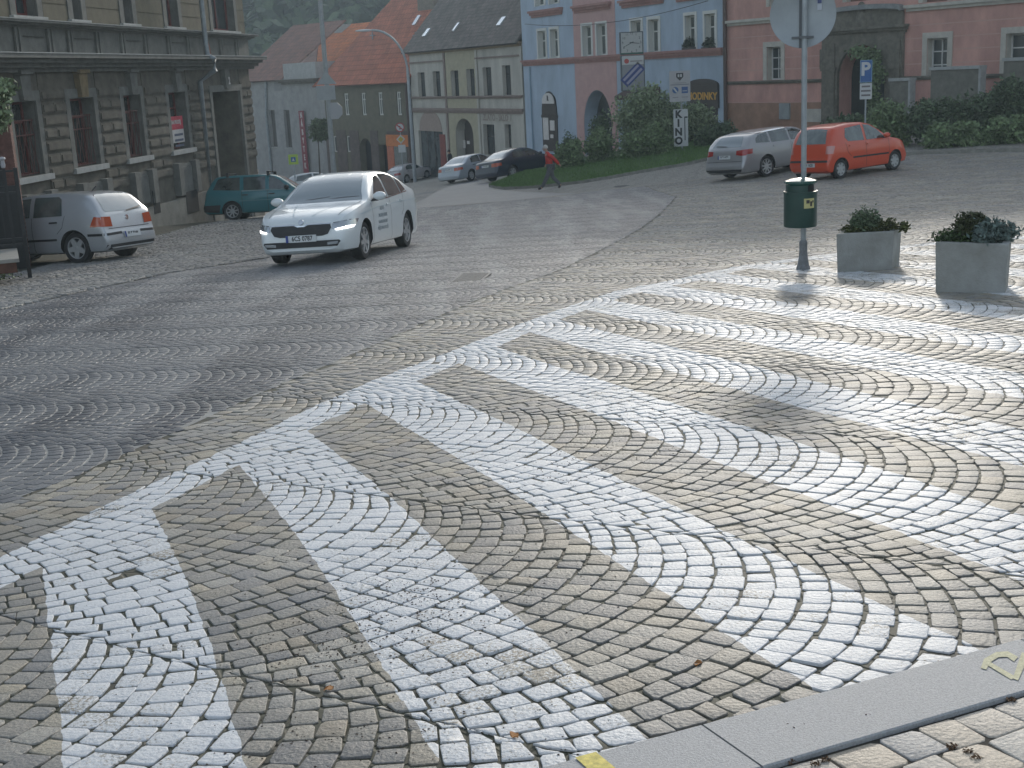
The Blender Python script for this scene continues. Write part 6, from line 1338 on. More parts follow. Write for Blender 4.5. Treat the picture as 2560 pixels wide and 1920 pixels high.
# small street tree
def tree(label, px, pyb, Y, crown, m, name='small_tree', n=2600, size=.09, seed=0, tr=.05):
    b = atY(px, pyb, Y); z0 = gz(b.x, Y); x0, y0, x1, y1 = crown; c = atY((x0 + x1) / 2, (y0 + y1) / 2, Y); w_ = (atY(x1, y0, Y).x - atY(x0, y0, Y).x) / 2; h = (atY(px, y0, Y).z - atY(px, y1, Y).z) / 2
    e = empty(name, (b.x, Y, z0), 0, label, 'tree'); ox, oz = c.x - b.x, c.z - z0; q = MB(); q.tube([(0, 0, 0), (ox * .5, .02, oz * .5), (ox, 0, oz)], [tr, tr * .8, tr * .5], 8); r = random.Random(seed)
    for k in range(7): an = r.uniform(0, 6.28); q.tube([(ox * .8, 0, oz - h * .7), (ox + math.cos(an) * w_ * .4, math.sin(an) * w_ * .4, oz - h * .1), (ox + math.cos(an) * w_ * .75, math.sin(an) * w_ * .7, oz + h * r.uniform(-.1, .6))], [tr * .5, tr * .3, .008], 5)
    q.build('trunk', M_stem, e, smooth=True); bl = [(ox, 0, oz, w_ * .75, w_ * .75, h * .8)] + [(ox + r.uniform(-.6, .6) * w_, r.uniform(-.6, .6) * w_, oz + r.uniform(-.6, .6) * h, w_ * .4, w_ * .4, h * .35) for k in range(9)]
    leafcloud('crown', bl, n, size, m, e, seed=seed); return e
tree('small round street tree in front of the furniture shop', 797, 428, 71, (763, 294, 826, 362), M_dg2, seed=51)
tree('leafy tree crown cut by the left edge above the brick pillar', -30, 600, 20, (-110, 190, 44, 345), M_lg, n=5200, size=.05, seed=52, tr=.07)

# ------------------------------------------------------------------ posts, signs and lamps
M_galv = mat('galvanised_steel', (.34, .37, .39), .5, metal=.35, nscale=6, namt=.2)
M_alum = mat('grey_sign_back', (.33, .36, .38), .5, metal=.25, nscale=3, namt=.12)
def upright(px, py, Y=None):
    if Y is None: return G(px, py)
    p = atY(px, py, Y); return Vector((p.x, Y, gz(p.x, Y)))
RX = Matrix.Rotation(R(90), 4, 'X')
# the near pole with the back of a round sign
pb = upright(2008, 674); rz = math.atan2(pb.y, pb.x) - R(90); zt_ = lambda py, b=pb, px=2008: atY(px, py, b.y).z - b.z
e = empty('sign_pole', pb, rz, 'galvanised sign pole with flared foot carrying the grey back of a round road sign', 'road sign'); h1 = zt_(-60)
q = MB(); q.tube([(0, 0, .0), (0, 0, h1)], .0315, 14); q.build('pole', M_galv, e, smooth=True)
q = MB(); q.lathe([(.001, .0), (.078, 0), (.08, .02), (.066, .06), (.050, .15), (.044, .27), (.047, .28), (.047, .32), (.038, .34), (.033, .345)], 18); q.build('foot', mat('weathered_cast_foot', (.22, .23, .24), .7, nscale=14, namt=.4), e, smooth=True)
zc_s = zt_(120) + .36; rs = .36; q = MB(); Ms = Matrix.Translation((-.018, .055, zc_s)) @ RX; q.lathe([(.001, .004), (rs - .012, .004), (rs, .012), (rs, -.012), (rs - .01, -.014), (rs - .014, -.002), (.001, -.002)], 48, Ms); sgn = q.build('round_sign', M_alum, e, smooth=True)
q = MB()
for dz in (-.245, .245): q.box(-.14, .10, .036, .047, zc_s + dz - .012, zc_s + dz + .012); q.box(-.045, .045, -.036, .036, zc_s + dz - .014, zc_s + dz + .014)
q.box(-.06, -.02, .038, .05, zc_s - rs + .0, zc_s + rs - .02); q.build('sign_bracket', mat('dark_bracket', (.13, .14, .15), .6, metal=.3), sgn)
q = MB(); q.box(.135, .185, .0365, .0372, zt_(10), zt_(-16)); q.box(.135, .185, .0375, .0382, zt_(27), zt_(11)); st_ = q.build('sticker', mat('sign_sticker', (.42, .45, .50), .5), sgn)
MB().box(.138, .182, .0355, .0361, zt_(10), zt_(-5)).build('sticker_band', mat('sticker_blue', (.05, .07, .18), .5), st_)
# litter bin on the pole
e2 = empty('litter_bin', pb + Vector((0, 0, 0)), rz, 'dark green cylindrical litter bin with bright lid hung on the sign pole', 'litter bin')
M_bin = mat('dark_green_plastic', (.012, .052, .042), .42, nscale=5, namt=.15, coat=.3); zb0, zb1 = zt_(560), zt_(440); rb = .185; hb = zb1 - zb0; cy = -.0 + .0
Mb = Matrix.Translation((-.035, -.20, 0)); q = MB(); q.lathe([(.001, zb0), (rb * .97, zb0), (rb, zb0 + .01), (rb, zb0 + hb * .70), (rb * 1.03, zb0 + hb * .705), (rb * 1.03, zb0 + hb * .73), (rb * .95, zb0 + hb * .735), (rb * .93, zb0 + hb * .72)], 40, Mb); q.build('drum', M_bin, e2, smooth=True)
q = MB(); q.lathe([(rb * .88, zb0 + hb * .70), (rb * .88, zb0 + hb * .86)], 30, Mb, R(-30) + R(60), R(330) - R(30)); q.build('neck', M_bin, e2, smooth=True)
q = MB(); q.lathe([(rb * .80, zb0 + hb * .70), (rb * .80, zb0 + hb * .86)], 30, Mb); q.build('inner_liner', M_dark, e2)
q = MB(); q.lathe([(rb * .86, zb0 + hb * .86), (rb * .99, zb0 + hb * .90), (rb * .99, zb0 + hb * .945)], 40, Mb); q.lathe([(rb * .97, zb0 + hb * .945), (rb * .6, zb0 + hb * .985), (.001, zb0 + hb * 1.0)], 40, Mb); q.build('lid', mat('bin_lid', (.03, .10, .085), .22, coat=.8), e2, smooth=True)
q = MB(); q.lathe([(rb + .004, zb0 + hb * .40), (rb + .004, zb0 + hb * .60)], 10, Mb, R(-78), R(-38)); stk = q.build('sticker', mat('yellow_sticker', (.55, .50, .22), .6, nscale=8, namt=.2), e2, smooth=True)
for (a0_, a1_, z0_, z1_) in ((-70, -58, .50, .57), (-56, -48, .44, .54), (-47, -41, .51, .56)): q = MB(); q.lathe([(rb + .006, zb0 + hb * z0_), (rb + .006, zb0 + hb * z1_)], 5, Mb, R(a0_), R(a1_)); q.build('sticker_print', mat('dark_print', (.05, .04, .04), .6), stk)
# planters
def planter(name, label, pA, pB, pC, h):
    """pA,pB: front bottom corners in pixels, pC: right rear bottom corner; the box is a slanted prism"""
    a, b, c = G(*pA), G(*pB), G(*pC); e = empty(name, a, 0, label, 'planter', 'concrete planters'); ex = b - a; ey = (c - b).normalized() * .46; P = lambda u, v, z: (ex.x * u + ey.x * v, ex.y * u + ey.y * v, z)
    M_pl = mat('planter_concrete', (.36, .365, .355), .9, nscale=3.2, namt=.22, bump=.25, bscale=70, col2=(.22, .22, .195)); q = MB(); t, tv = .06 / ex.length, .06 / .46
    ring = lambda i, j, z: [P(i, j, z), P(1 - i, j, z), P(1 - i, 1 - j, z), P(i, 1 - j, z)]
    rv = [[q.bm.verts.new(p) for p in r] for r in (ring(.025, .03, -.08), ring(0, 0, h - .008), ring(.008, .012, h), ring(t, tv, h), ring(t, tv, h - .09))]
    for A_, B_ in zip(rv, rv[1:]):
        for i in range(4): q.bm.faces.new((A_[i], A_[(i + 1) % 4], B_[(i + 1) % 4], B_[i]))
    q.build('box', M_pl, e); MB().poly(ring(t, tv, h - .07)).build('soil', M_stem, e); return e, P, .46, h
eA, wA, dA, hA = planter('planter', 'concrete planter with mossy base, left of the pair beside the sign pole', (2090, 682), (2232, 672), (2259, 657), .43)
eB, wB, dB, hB = planter('planter', 'larger clean concrete planter at the right, with silver green plants', (2335, 731), (2516, 731), (2529, 706), .47)
def plant(e_, w_, d_, h_, fx, fy, label, blobs, n, size, m, name='potted_plant', seed=0, spikes=0):
    p = e_.location + Vector(w_(fx, fy, h_ - .07)); e = empty(name, p, 0, label, 'plant', 'plants in the planters')
    leafcloud('foliage', blobs, n, size, m, e, flat=.2, seed=seed); q = MB(); r = random.Random(seed)
    for k in range(6): q.tube([(0, 0, 0), (r.uniform(-.05, .05), r.uniform(-.05, .05), blobs[0][2])], [.008, .004], 5)
    q.build('stem', M_stem, e); return e
M_sg = leaf_mat('silver_green_leaves', (.16, .21, .19), (.09, .13, .12), .4); M_og = leaf_mat('olive_leaves', (.09, .10, .03), (.05, .06, .02), .5)
plant(eA, wA, dA, hA, .42, .5, 'dark green dome shaped shrub in the left planter', [(0, 0, .17, .17, .15, .15), (-.08, 0, .14, .1, .1, .1), (.09, .03, .15, .1, .1, .11)], 1500, .022, M_dg2, seed=60)
plant(eA, wA, dA, hA, .18, .45, 'low yellow green cushion plant at the left of the left planter', [(0, 0, .08, .13, .14, .06), (.25, .0, .08, .2, .14, .05)], 900, .018, M_og, seed=61)
plant(eA, wA, dA, hA, .86, .45, 'trailing plant spilling over the right rim of the left planter', [(0, 0, .12, .12, .14, .06), (.13, -.1, .10, .06, .08, .06), (-.12, .05, .12, .1, .1, .05)], 700, .022, M_og, seed=62)
plant(eB, wB, dB, hB, .46, .55, 'dark upright shrub in the middle of the right planter', [(0, 0, .19, .16, .12, .13), (.06, .02, .23, .09, .09, .09), (-.07, 0, .20, .08, .07, .10)], 1600, .024, leaf_mat('bronze_leaves', (.07, .08, .035), (.04, .05, .02), .5), seed=63)
plant(eB, wB, dB, hB, .20, .4, 'low green spreading plant at the left of the right planter', [(0, 0, .1, .18, .16, .07), (.18, -.06, .09, .16, .12, .06)], 1200, .02, leaf_mat('fresh_green_leaves', (.06, .10, .03), (.03, .055, .02), .5), seed=64)
plant(eB, wB, dB, hB, .74, .45, 'silver green bushy plant at the right of the right planter', [(0, 0, .16, .17, .15, .12), (.12, 0, .14, .14, .12, .10), (-.1, -.08, .12, .1, .1, .08)], 1600, .024, M_sg, seed=65)

# parking sign in the hedge
p = atY(2165, 200, 45.5); g0 = Vector((p.x, p.y, gz(p.x, p.y))); rz = math.atan2(p.y, p.x) - R(90); zf_ = lambda py, px=2165, Y=45.5: atY(px, py, Y).z - g0.z; e = empty('parking_sign', g0, rz, 'blue parking sign over a white plate on a thin post in the hedge', 'road sign')
MB().tube([(0, .03, -.2), (0, .03, zf_(150))], .03, 8).build('post', M_galv, e); wS = (atY(2180, 200, 45.5) - atY(2151, 200, 45.5)).length / 2
M_sb = mat('sign_blue', (.02, .10, .30), .5); M_sw = mat('sign_white_face', (.50, .51, .51), .5); bl_ = MB().box(-wS, wS, -.01, .0, zf_(206), zf_(150)).build('blue_plate', mat('sign_pale_blue_rim', (.20, .34, .46), .5), e)
MB().box(-wS + .02, wS - .02, -.014, -.0105, zf_(204.5), zf_(151.5)).build('blue_field', M_sb, bl_); text('P', 'sign_letter', .62, M_sw, bl_, Matrix.Translation((-.02, -.017, zf_(174))) @ RX, bold=.02)
wp = MB().box(-wS, wS, -.01, .0, zf_(248), zf_(208)).build('white_plate', M_sw, e); q = MB()
for k, wv in enumerate((.7, .8, .75)): z = zf_(216 + k * 11); q.box(-wS * wv, wS * wv, -.014, -.0102, z - .03, z + .03)
q.build('plate_text', mat('plate_print', (.16, .14, .14), .6), wp)

# cinema arrow sign with town board
p = G(1706, 388); Yk = p.y; g0 = p; rz = 0.0; zf_ = lambda py, px=1700: atY(px, py, Yk).z - g0.z; xf_ = lambda px, py=300: atY(px, py, Yk).x - g0.x
e = empty('cinema_sign', g0, 0, 'white KINO sign with an arrow on the post below a town information board', 'sign')
MB().tube([(0, .04, -.1), (0, .04, zf_(180))], .04, 8).build('post', M_galv, e)
x0, x1, z0, z1 = xf_(1684, 320), xf_(1720, 320), zf_(366), zf_(273); pn = MB().box(x0, x1, -.02, .0, z0, z1).build('panel', M_sw, e); hh = z1 - z0; M_bk = mat('black_lettering', (.02, .02, .022), .6)
for i, ch in enumerate('KINO'): text(ch, 'letter', hh * .27, M_bk, pn, Matrix.Translation((x0 + (x1 - x0) * .34, -.026, z1 - hh * (.14 + .238 * i))) @ RX, bold=.022, sx=.95)
q = MB(); xa = x0 + (x1 - x0) * .78; q.box(xa - .02, xa + .02, -.026, -.0205, z0 + hh * .16, z0 + hh * .80); q.box(xa + .021, xa + .12, -.026, -.0205, z0 + hh * .76, z0 + hh * .80); q.build('arrow', M_bk, pn)
x0, x1, z0, z1 = xf_(1673, 215), xf_(1725, 215), zf_(254), zf_(177); e = empty('information_board', g0 + Vector((0, -.05, 0)), 0, 'grey town information board with a crest and two blue emblems above the cinema sign', 'sign')
pn = MB().box(x0, x1, -.04, .0, z0, z1).build('panel', mat('board_grey', (.42, .41, .42), .6, nscale=3, namt=.1), e); hh, ww = z1 - z0, x1 - x0; cx = (x0 + x1) / 2
q = MB(); q.prism([(cx - ww * .17, -.05, z1 - hh * .07), (cx + ww * .17, -.05, z1 - hh * .07), (cx + ww * .17, -.05, z1 - hh * .20), (cx, -.05, z1 - hh * .32), (cx - ww * .17, -.05, z1 - hh * .20)], (0, .009, 0)); cr_ = q.build('crest', M_bk, pn)
q = MB(); q.box(cx - ww * .10, cx - ww * .02, -.056, -.051, z1 - hh * .20, z1 - hh * .11); q.box(cx + ww * .02, cx + ww * .10, -.056, -.051, z1 - hh * .20, z1 - hh * .11); q.build('crest_field', M_sw, cr_)
MB().box(x0 + .04, x1 - .04, -.05, -.041, z1 - hh * .46, z1 - hh * .43).build('divider', mat('board_line', (.2, .2, .22), .6), pn)
q = MB(); q.lathe([(.001, 0), (ww * .15, 0)], 20, Matrix.Translation((cx - ww * .22, -.05, z1 - hh * .62)) @ RX); em = q.build('round_emblem', mat('emblem_blue', (.03, .09, .25), .5), pn); q = MB(); q.prism([(cx - ww * .34, -.056, z1 - hh * .56), (cx - ww * .26, -.056, z1 - hh * .54), (cx - ww * .10, -.056, z1 - hh * .69), (cx - ww * .18, -.056, z1 - hh * .70)], (0, .004, 0)); q.build('emblem_stripe', M_sw, em)
em = MB().box(cx + ww * .08, cx + ww * .38, -.05, -.041, z1 - hh * .73, z1 - hh * .52).build('square_emblem', mat('emblem_blue', (.03, .09, .25), .5), pn); MB().box(cx + ww * .12, cx + ww * .34, -.056, -.051, z1 - hh * .665, z1 - hh * .645).build('emblem_line', M_sw, em)
q = MB(); q.box(cx - ww * .36, cx - ww * .08, -.05, -.041, z1 - hh * .87, z1 - hh * .84); q.box(cx + ww * .08, cx + ww * .38, -.05, -.041, z1 - hh * .87, z1 - hh * .84); q.box(cx - ww * .3, cx + ww * .3, -.05, -.041, z1 - hh * .40, z1 - hh * .38); q.build('board_text', mat('board_print', (.25, .24, .25), .6), pn)
# clock column
Yc = 66.0; p = atY(1588, 300, Yc); g0 = Vector((p.x, Yc, gz(p.x, Yc))); zf_ = lambda py: atY(1582, py, Yc).z - g0.z; xf_ = lambda px, py=150: atY(px, py, Yc).x - g0.x
e = empty('street_clock', g0, 0, 'square white street clock above a lit advertising box on a post', 'clock'); MB().tube([(xf_(1588), .2, -.2), (xf_(1588), .2, zf_(228))], .09, 10).build('post', M_galv, e)
M_fr = mat('grey_blue_frame', (.07, .085, .10), .5); x0, x1, z0, z1 = xf_(1550, 105), xf_(1608, 105), zf_(136), zf_(79); q = MB(); q.box(x0, x1, -.02, .42, z0, z1); bx = q.build('clock_case', M_fr, e)
fc = MB().box(x0 + .05, x1 - .05, -.03, -.021, z0 + .09, z1 - .05).build('dial', mat('clock_dial', (.42, .43, .42), .5), bx); cx, cz = (x0 + x1) / 2, (z0 + z1) / 2 + .02; rr = (x1 - x0) / 2 * .78
for hnum in range(1, 13): a = R(90 - 30 * hnum); text(str(hnum), 'numeral', .17, M_bk, fc, Matrix.Translation((cx + rr * math.cos(a), -.034, cz + rr * math.sin(a))) @ RX, ext=.002)
def hand(ang, l, w_, nm):
    a = R(90 - ang); d = Vector((math.cos(a), 0, math.sin(a))); n_ = Vector((-d.z, 0, d.x)); c_ = Vector((cx, -.045, cz)); q = MB(); q.prism([c_ - d * .1 - n_ * w_, c_ + d * l - n_ * w_ * .5, c_ + d * l + n_ * w_ * .5, c_ - d * .1 + n_ * w_], (0, .008, 0)); q.build(nm, M_bk, fc)
hand(98, rr * .86, .022, 'hour_hand'); hand(244, rr * .92, .018, 'minute_hand')
MB().box(x0 + .02, x1 - .02, -.034, -.0305, z0 + .02, z0 + .085).build('green_strip', mat('clock_green_strip', (.02, .10, .07), .5), bx)
x0, x1, z0, z1 = xf_(1553, 180), xf_(1612, 180), zf_(227), zf_(138); ab = MB().box(x0, x1, -.02, .42, z0, z1).build('advert_box', M_fr, e); M_ag = mat('advert_grey', (.24, .25, .27), .5)
ad = MB().box(x0 + .05, x1 - .05, -.028, -.021, z0 + .05, z1 - .03).build('advert_face', M_ag, ab); MB().box(x0 + .05, x1 - .05, -.034, -.0285, z1 - (z1 - z0) * .26, z1 - .03).build('white_header', M_sw, ad)
q = MB(); q.lathe([(.001, 0), (.12, 0)], 16, Matrix.Translation((x0 + .28, -.038, z1 - (z1 - z0) * .16)) @ RX); q.build('red_emblem', mat('advert_red', (.45, .07, .06), .5), ad); MB().box(x0 + .46, x1 - .12, -.038, -.0345, z1 - (z1 - z0) * .185, z1 - (z1 - z0) * .15).build('header_text', mat('advert_text', (.28, .25, .24), .6), ad)
d = Vector((1, 0, .95)).normalized(); n_ = Vector((-d.z, 0, d.x)); cc = Vector(((x0 + x1) / 2 - .02, -.034, z0 + (z1 - z0) * .46)); M_ab = mat('advert_blue', (.03, .05, .20), .5); q = MB(); q.prism([cc - d * .62 - n_ * .26, cc + d * .62 - n_ * .26, cc + d * .62 + n_ * .26, cc - d * .62 + n_ * .26], (0, .005, 0)); bb = q.build('diagonal_band', M_ab, ad)
for off in (-.12, .12): q = MB(); c2 = cc + n_ * off + Vector((0, -.006, 0)); q.prism([c2 - d * .52 - n_ * .06, c2 + d * .52 - n_ * .06, c2 + d * .52 + n_ * .06, c2 - d * .52 + n_ * .06], (0, .004, 0)); q.build('band_text', mat('advert_lilac', (.30, .30, .42), .5), bb)
# lamps
def lamp(label, px, py_b, Y, r0, r1, ptop, arm=None):
    g0 = upright(px, py_b, Y); e = empty('street_lamp', g0, 0, label, 'street lamp', 'street lamps'); zt = atY(px, ptop, Y).z - g0.z; q = MB()
    if arm is None: q.tube([(0, 0, -.1), (0, 0, zt * .3), (0, 0, zt)], [r0, (r0 + r1) / 2, r1], 12)
    else:
        ax = arm[0]; q.tube([(0, 0, -.1), (0, 0, zt * .72)] + [(ax * (1 - math.cos(t)) , 0, zt * .72 + (zt * .28) * math.sin(t)) for t in np.linspace(.12, 1.35, 9)] + [(ax * 1.0, 0, zt * 1.0)], [r0] + [(r0 + r1) / 2] + [r1] * 10, 12)
    q.build('post', M_galv, e, smooth=True)
    if arm is not None:
        q = MB(); q.lathe([(.001, -.62), (.09, -.5), (.15, -.1), (.13, .3), (.05, .5), (.001, .52)], 14, Matrix.Translation((arm[0] * 1.0 - .5, 0, zt * 1.0)) @ Matrix.Rotation(R(90), 4, 'Y') @ Matrix.Diagonal((.55, 1, 1, 1))); q.build('lamp_head', mat('pale_lamp_head', (.55, .57, .58), .4), e, smooth=True)
    return e, zt
l1, zt1 = lamp('tall galvanised lamp post rising out of the picture behind the white car', 838, 470, 57, .13, .085, -260)
l2, zt2 = lamp('curved arm street lamp with pale head in front of the cream house', 1036, 430, 88, .13, .075, 70, arm=(-2.2,))
g0 = l1.location; zf_ = lambda py: atY(815, py, 57).z; e = empty('warning_sign', g0 + Vector((0, -.12, 0)), R(8), 'grey back of a triangular road sign on the tall lamp post', 'road sign')
a, b = atY(786, 212, 57), atY(836, 212, 57); t_ = atY(808, 183, 57); q = MB(); w_ = (b.x - a.x) / 2; q.prism([(-w_, 0, a.z - g0.z), (w_, 0, a.z - g0.z), (0, 0, t_.z - g0.z + .1)], (0, .02, 0)); q.build('triangle_plate', M_alum, e); MB().box(-.45, .35, .0, .02, zf_(250) - g0.z, zf_(214) - g0.z).build('lower_plate', M_alum, e)
e = empty('give_way_plate', g0 + Vector((.25, -.1, 0)), R(-6), 'pale octagonal sign back below the triangular sign on the tall lamp post', 'road sign'); zc = zf_(278) - g0.z; q = MB(); q.prism([(.38 * math.cos(R(22.5 + 45 * k)), 0, zc + .38 * math.sin(R(22.5 + 45 * k))) for k in range(8)], (0, .02, 0)); q.build('octagon_plate', mat('pale_sign_back', (.40, .42, .45), .5), e); MB().box(-.3, .1, .02, .06, zc - .03, zc + .03).build('bracket', M_galv, e)
# yellow-green bordered square sign
Y = 72; g0 = upright(736, 430, Y); zf_ = lambda py: atY(736, py, Y).z - g0.z; e = empty('crossing_sign', g0, 0, 'small blue sign on a bright yellow green square board beside the red banner', 'road sign'); MB().tube([(0, .05, -.1), (0, .05, zf_(390))], .035, 6).build('post', M_galv, e)
w_ = (atY(748, 400, Y).x - atY(724, 400, Y).x) / 2; z0, z1 = zf_(411), zf_(386); pn = MB().box(-w_, w_, -.01, .01, z0, z1).build('reflective_board', mat('fluorescent_board', (.35, .50, .06), .5), e); cz = (z0 + z1) / 2
sq_ = MB().box(-w_ * .5, w_ * .5, -.018, -.011, cz - w_ * .5, cz + w_ * .5).build('blue_square', M_sb, pn); q = MB(); q.prism([(-w_ * .3, -.024, cz - w_ * .3), (w_ * .3, -.024, cz - w_ * .3), (0, -.024, cz + w_ * .3)], (0, .005, 0)); q.build('white_triangle', M_sw, sq_)
# no turning sign with priority diamond
Y = 87; g0 = upright(1006, 410, Y); zf_ = lambda py: atY(1006, py, Y).z - g0.z; e = empty('no_turn_sign', g0, 0, 'round red rimmed no turning sign over a yellow diamond near the curved lamp', 'road sign'); MB().tube([(0, .06, -.1), (0, .06, zf_(306))], .035, 6).build('post', M_galv, e)
q = MB(); q.lathe([(.001, 0), (.31, 0), (.31, .02)], 24, Matrix.Translation((0, 0, zf_(318))) @ RX); rp = q.build('red_disc', mat('sign_red', (.40, .04, .04), .5), e); q = MB(); q.lathe([(.001, .024), (.24, .024)], 24, Matrix.Translation((0, -.0, zf_(318))) @ RX); q.build('white_disc', M_sw, rp)
q = MB(); z = zf_(318); q.box(-.03, .03, -.04, -.03, z - .15, z + .05); q.box(-.15, .03, -.04, -.03, z + .03, z + .09); q.build('turn_arrow', M_bk, rp); q = MB(); q.prism([(-.2, -.045, z + .13), (-.15, -.045, z + .18), (.2, -.045, z - .13), (.15, -.045, z - .18)], (0, .004, 0)); q.build('red_bar', mat('sign_red2', (.40, .04, .04), .5), rp)
z = zf_(348); q = MB(); q.prism([(0, -.0, z - .3), (.3, 0, z), (0, 0, z + .3), (-.3, 0, z)], (0, .02, 0)); q.build('white_diamond', M_sw, e); q = MB(); q.prism([(0, -.01, z - .19), (.19, -.01, z), (0, -.01, z + .19), (-.19, -.01, z)], (0, .008, 0)); q.build('yellow_diamond', mat('sign_yellow', (.50, .36, .04), .5), e); MB().box(-.2, .28, 0, .02, zf_(381), zf_(362)).build('lower_plate', M_sw, e)

# ------------------------------------------------------------------ terrace railing and deck at the left edge
M_blk = mat('black_painted_iron', (.015, .016, .018), .45, nscale=20, namt=.3); pr_ = G(76, 697); Yr = pr_.y; zr = lambda py: atY(60, py, Yr).z - pr_.z
dirr = Vector((-.93, -.36, 0)); rz = math.atan2(dirr.y, dirr.x); e = empty('railing', pr_, rz, 'black iron railing with a tall end post and pale cap at the left edge', 'railing'); hp = zr(418)
q = MB(); q.box(-.035, .035, -.035, .035, -.05, hp); q.build('end_post', M_blk, e, bevel=.006); q = MB(); q.box(.16, .21, -.03, .03, .55, hp); q.build('post', M_blk, e)
q = MB(); q.lathe([(.001, .14), (.045, .13), (.055, .10), (.03, .07), (.04, .0), (.03, -.05)], 12, Matrix.Translation((.185, 0, hp + .06))); q.build('cap', mat('pale_post_cap', (.40, .40, .42), .5, nscale=5, namt=.3), e, smooth=True)
for z in (.62, .72, hp - .05, hp - .42): MB().box(.04, 2.6, -.02, .02, z - .018, z + .018).build('rail', M_blk, e)
for k in range(18): MB().box(.30 + k * .125, .318 + k * .125, -.010, .010, .74, hp - .07).build('bar', M_blk, e)
e = empty('terrace_deck', pr_ + dirr * .15, rz, 'low timber terrace deck with pale edge board beyond the railing', 'deck'); MB().box(.0, 3.2, .02, 1.6, .50, .56).build('edge_board', mat('pale_worn_board', (.30, .29, .26), .8, nscale=6, namt=.3, stretch=(1, 8, 1)), e); MB().box(.05, 3.2, .05, 1.55, .33, .499).build('brown_fascia', mat('brown_fascia', (.12, .055, .035), .8, nscale=6, namt=.3), e)
for x in (.4, 1.4, 2.6): MB().box(x, x + .12, .1, 1.4, -.4, .329).build('support', M_blk, e)
leafp = pr_ + dirr * .9 + Vector((0, .3, 0)); e = empty('ground_plants', (leafp.x, leafp.y, gz(leafp.x, leafp.y)), 0, 'low dark weeds growing under the terrace deck', 'plant'); leafcloud('foliage', [(0, 0, .1, .6, .3, .14), (-.6, 0, .1, .5, .3, .12)], 900, .03, M_mg, e, seed=71)
pp = atY(22, 400, 26); e = empty('brick_pillar', (pp.x, pp.y, gz(pp.x, pp.y)), R(10), 'dark red brick pillar with pale mortar joints at the left edge', 'pillar'); z0, z1 = 0, atY(22, 308, 24).z - gz(pp.x, pp.y); q = MB(); nb = int((z1 - z0) / .085)
for k in range(nb): q.box(-.13, .13, -.13, .13, z0 + k * .085, z0 + k * .085 + .062); q.box(-.12, .12, -.12, .12, z0 + k * .085 + .062, z0 + (k + 1) * .085)
q.build('shaft', mat('dark_red_brick', (.15, .07, .055), .9, nscale=8, namt=.5), e); MB().box(-1.6, -.131, -.05, .05, 1.3, z1 - .15).build('dark_panel', M_blk, e); MB().box(-1.6, .17, -.32, -.26, -.2, atY(22, 462, 26).z - gz(pp.x, pp.y)).build('low_screen', M_blk, e)
bn = pr_ + dirr * .85 + Vector((.0, .25, 0)); e = empty('striped_banner', (bn.x, bn.y, bn.z), rz, 'striped blue, red and white fabric banner behind the railing bars', 'banner')
for k, cN in enumerate(((.42, .43, .45), (.10, .11, .22), (.50, .10, .08), (.45, .46, .48), (.16, .18, .28), (.40, .40, .42))):
    q = MB(); xx = -.35 + k * .14; q.prism([(xx, .0, .8), (xx + .138, .0, .8), (xx + .12, .02, hp - .18), (xx - .01, .02, hp - .2)], (0, .03, 0)); q.build('stripe', mat('banner_stripe', cN, .8), e)
MB().box(-.4, .55, -.02, .05, hp - .19, hp - .14).build('top_hem', M_blk, e)

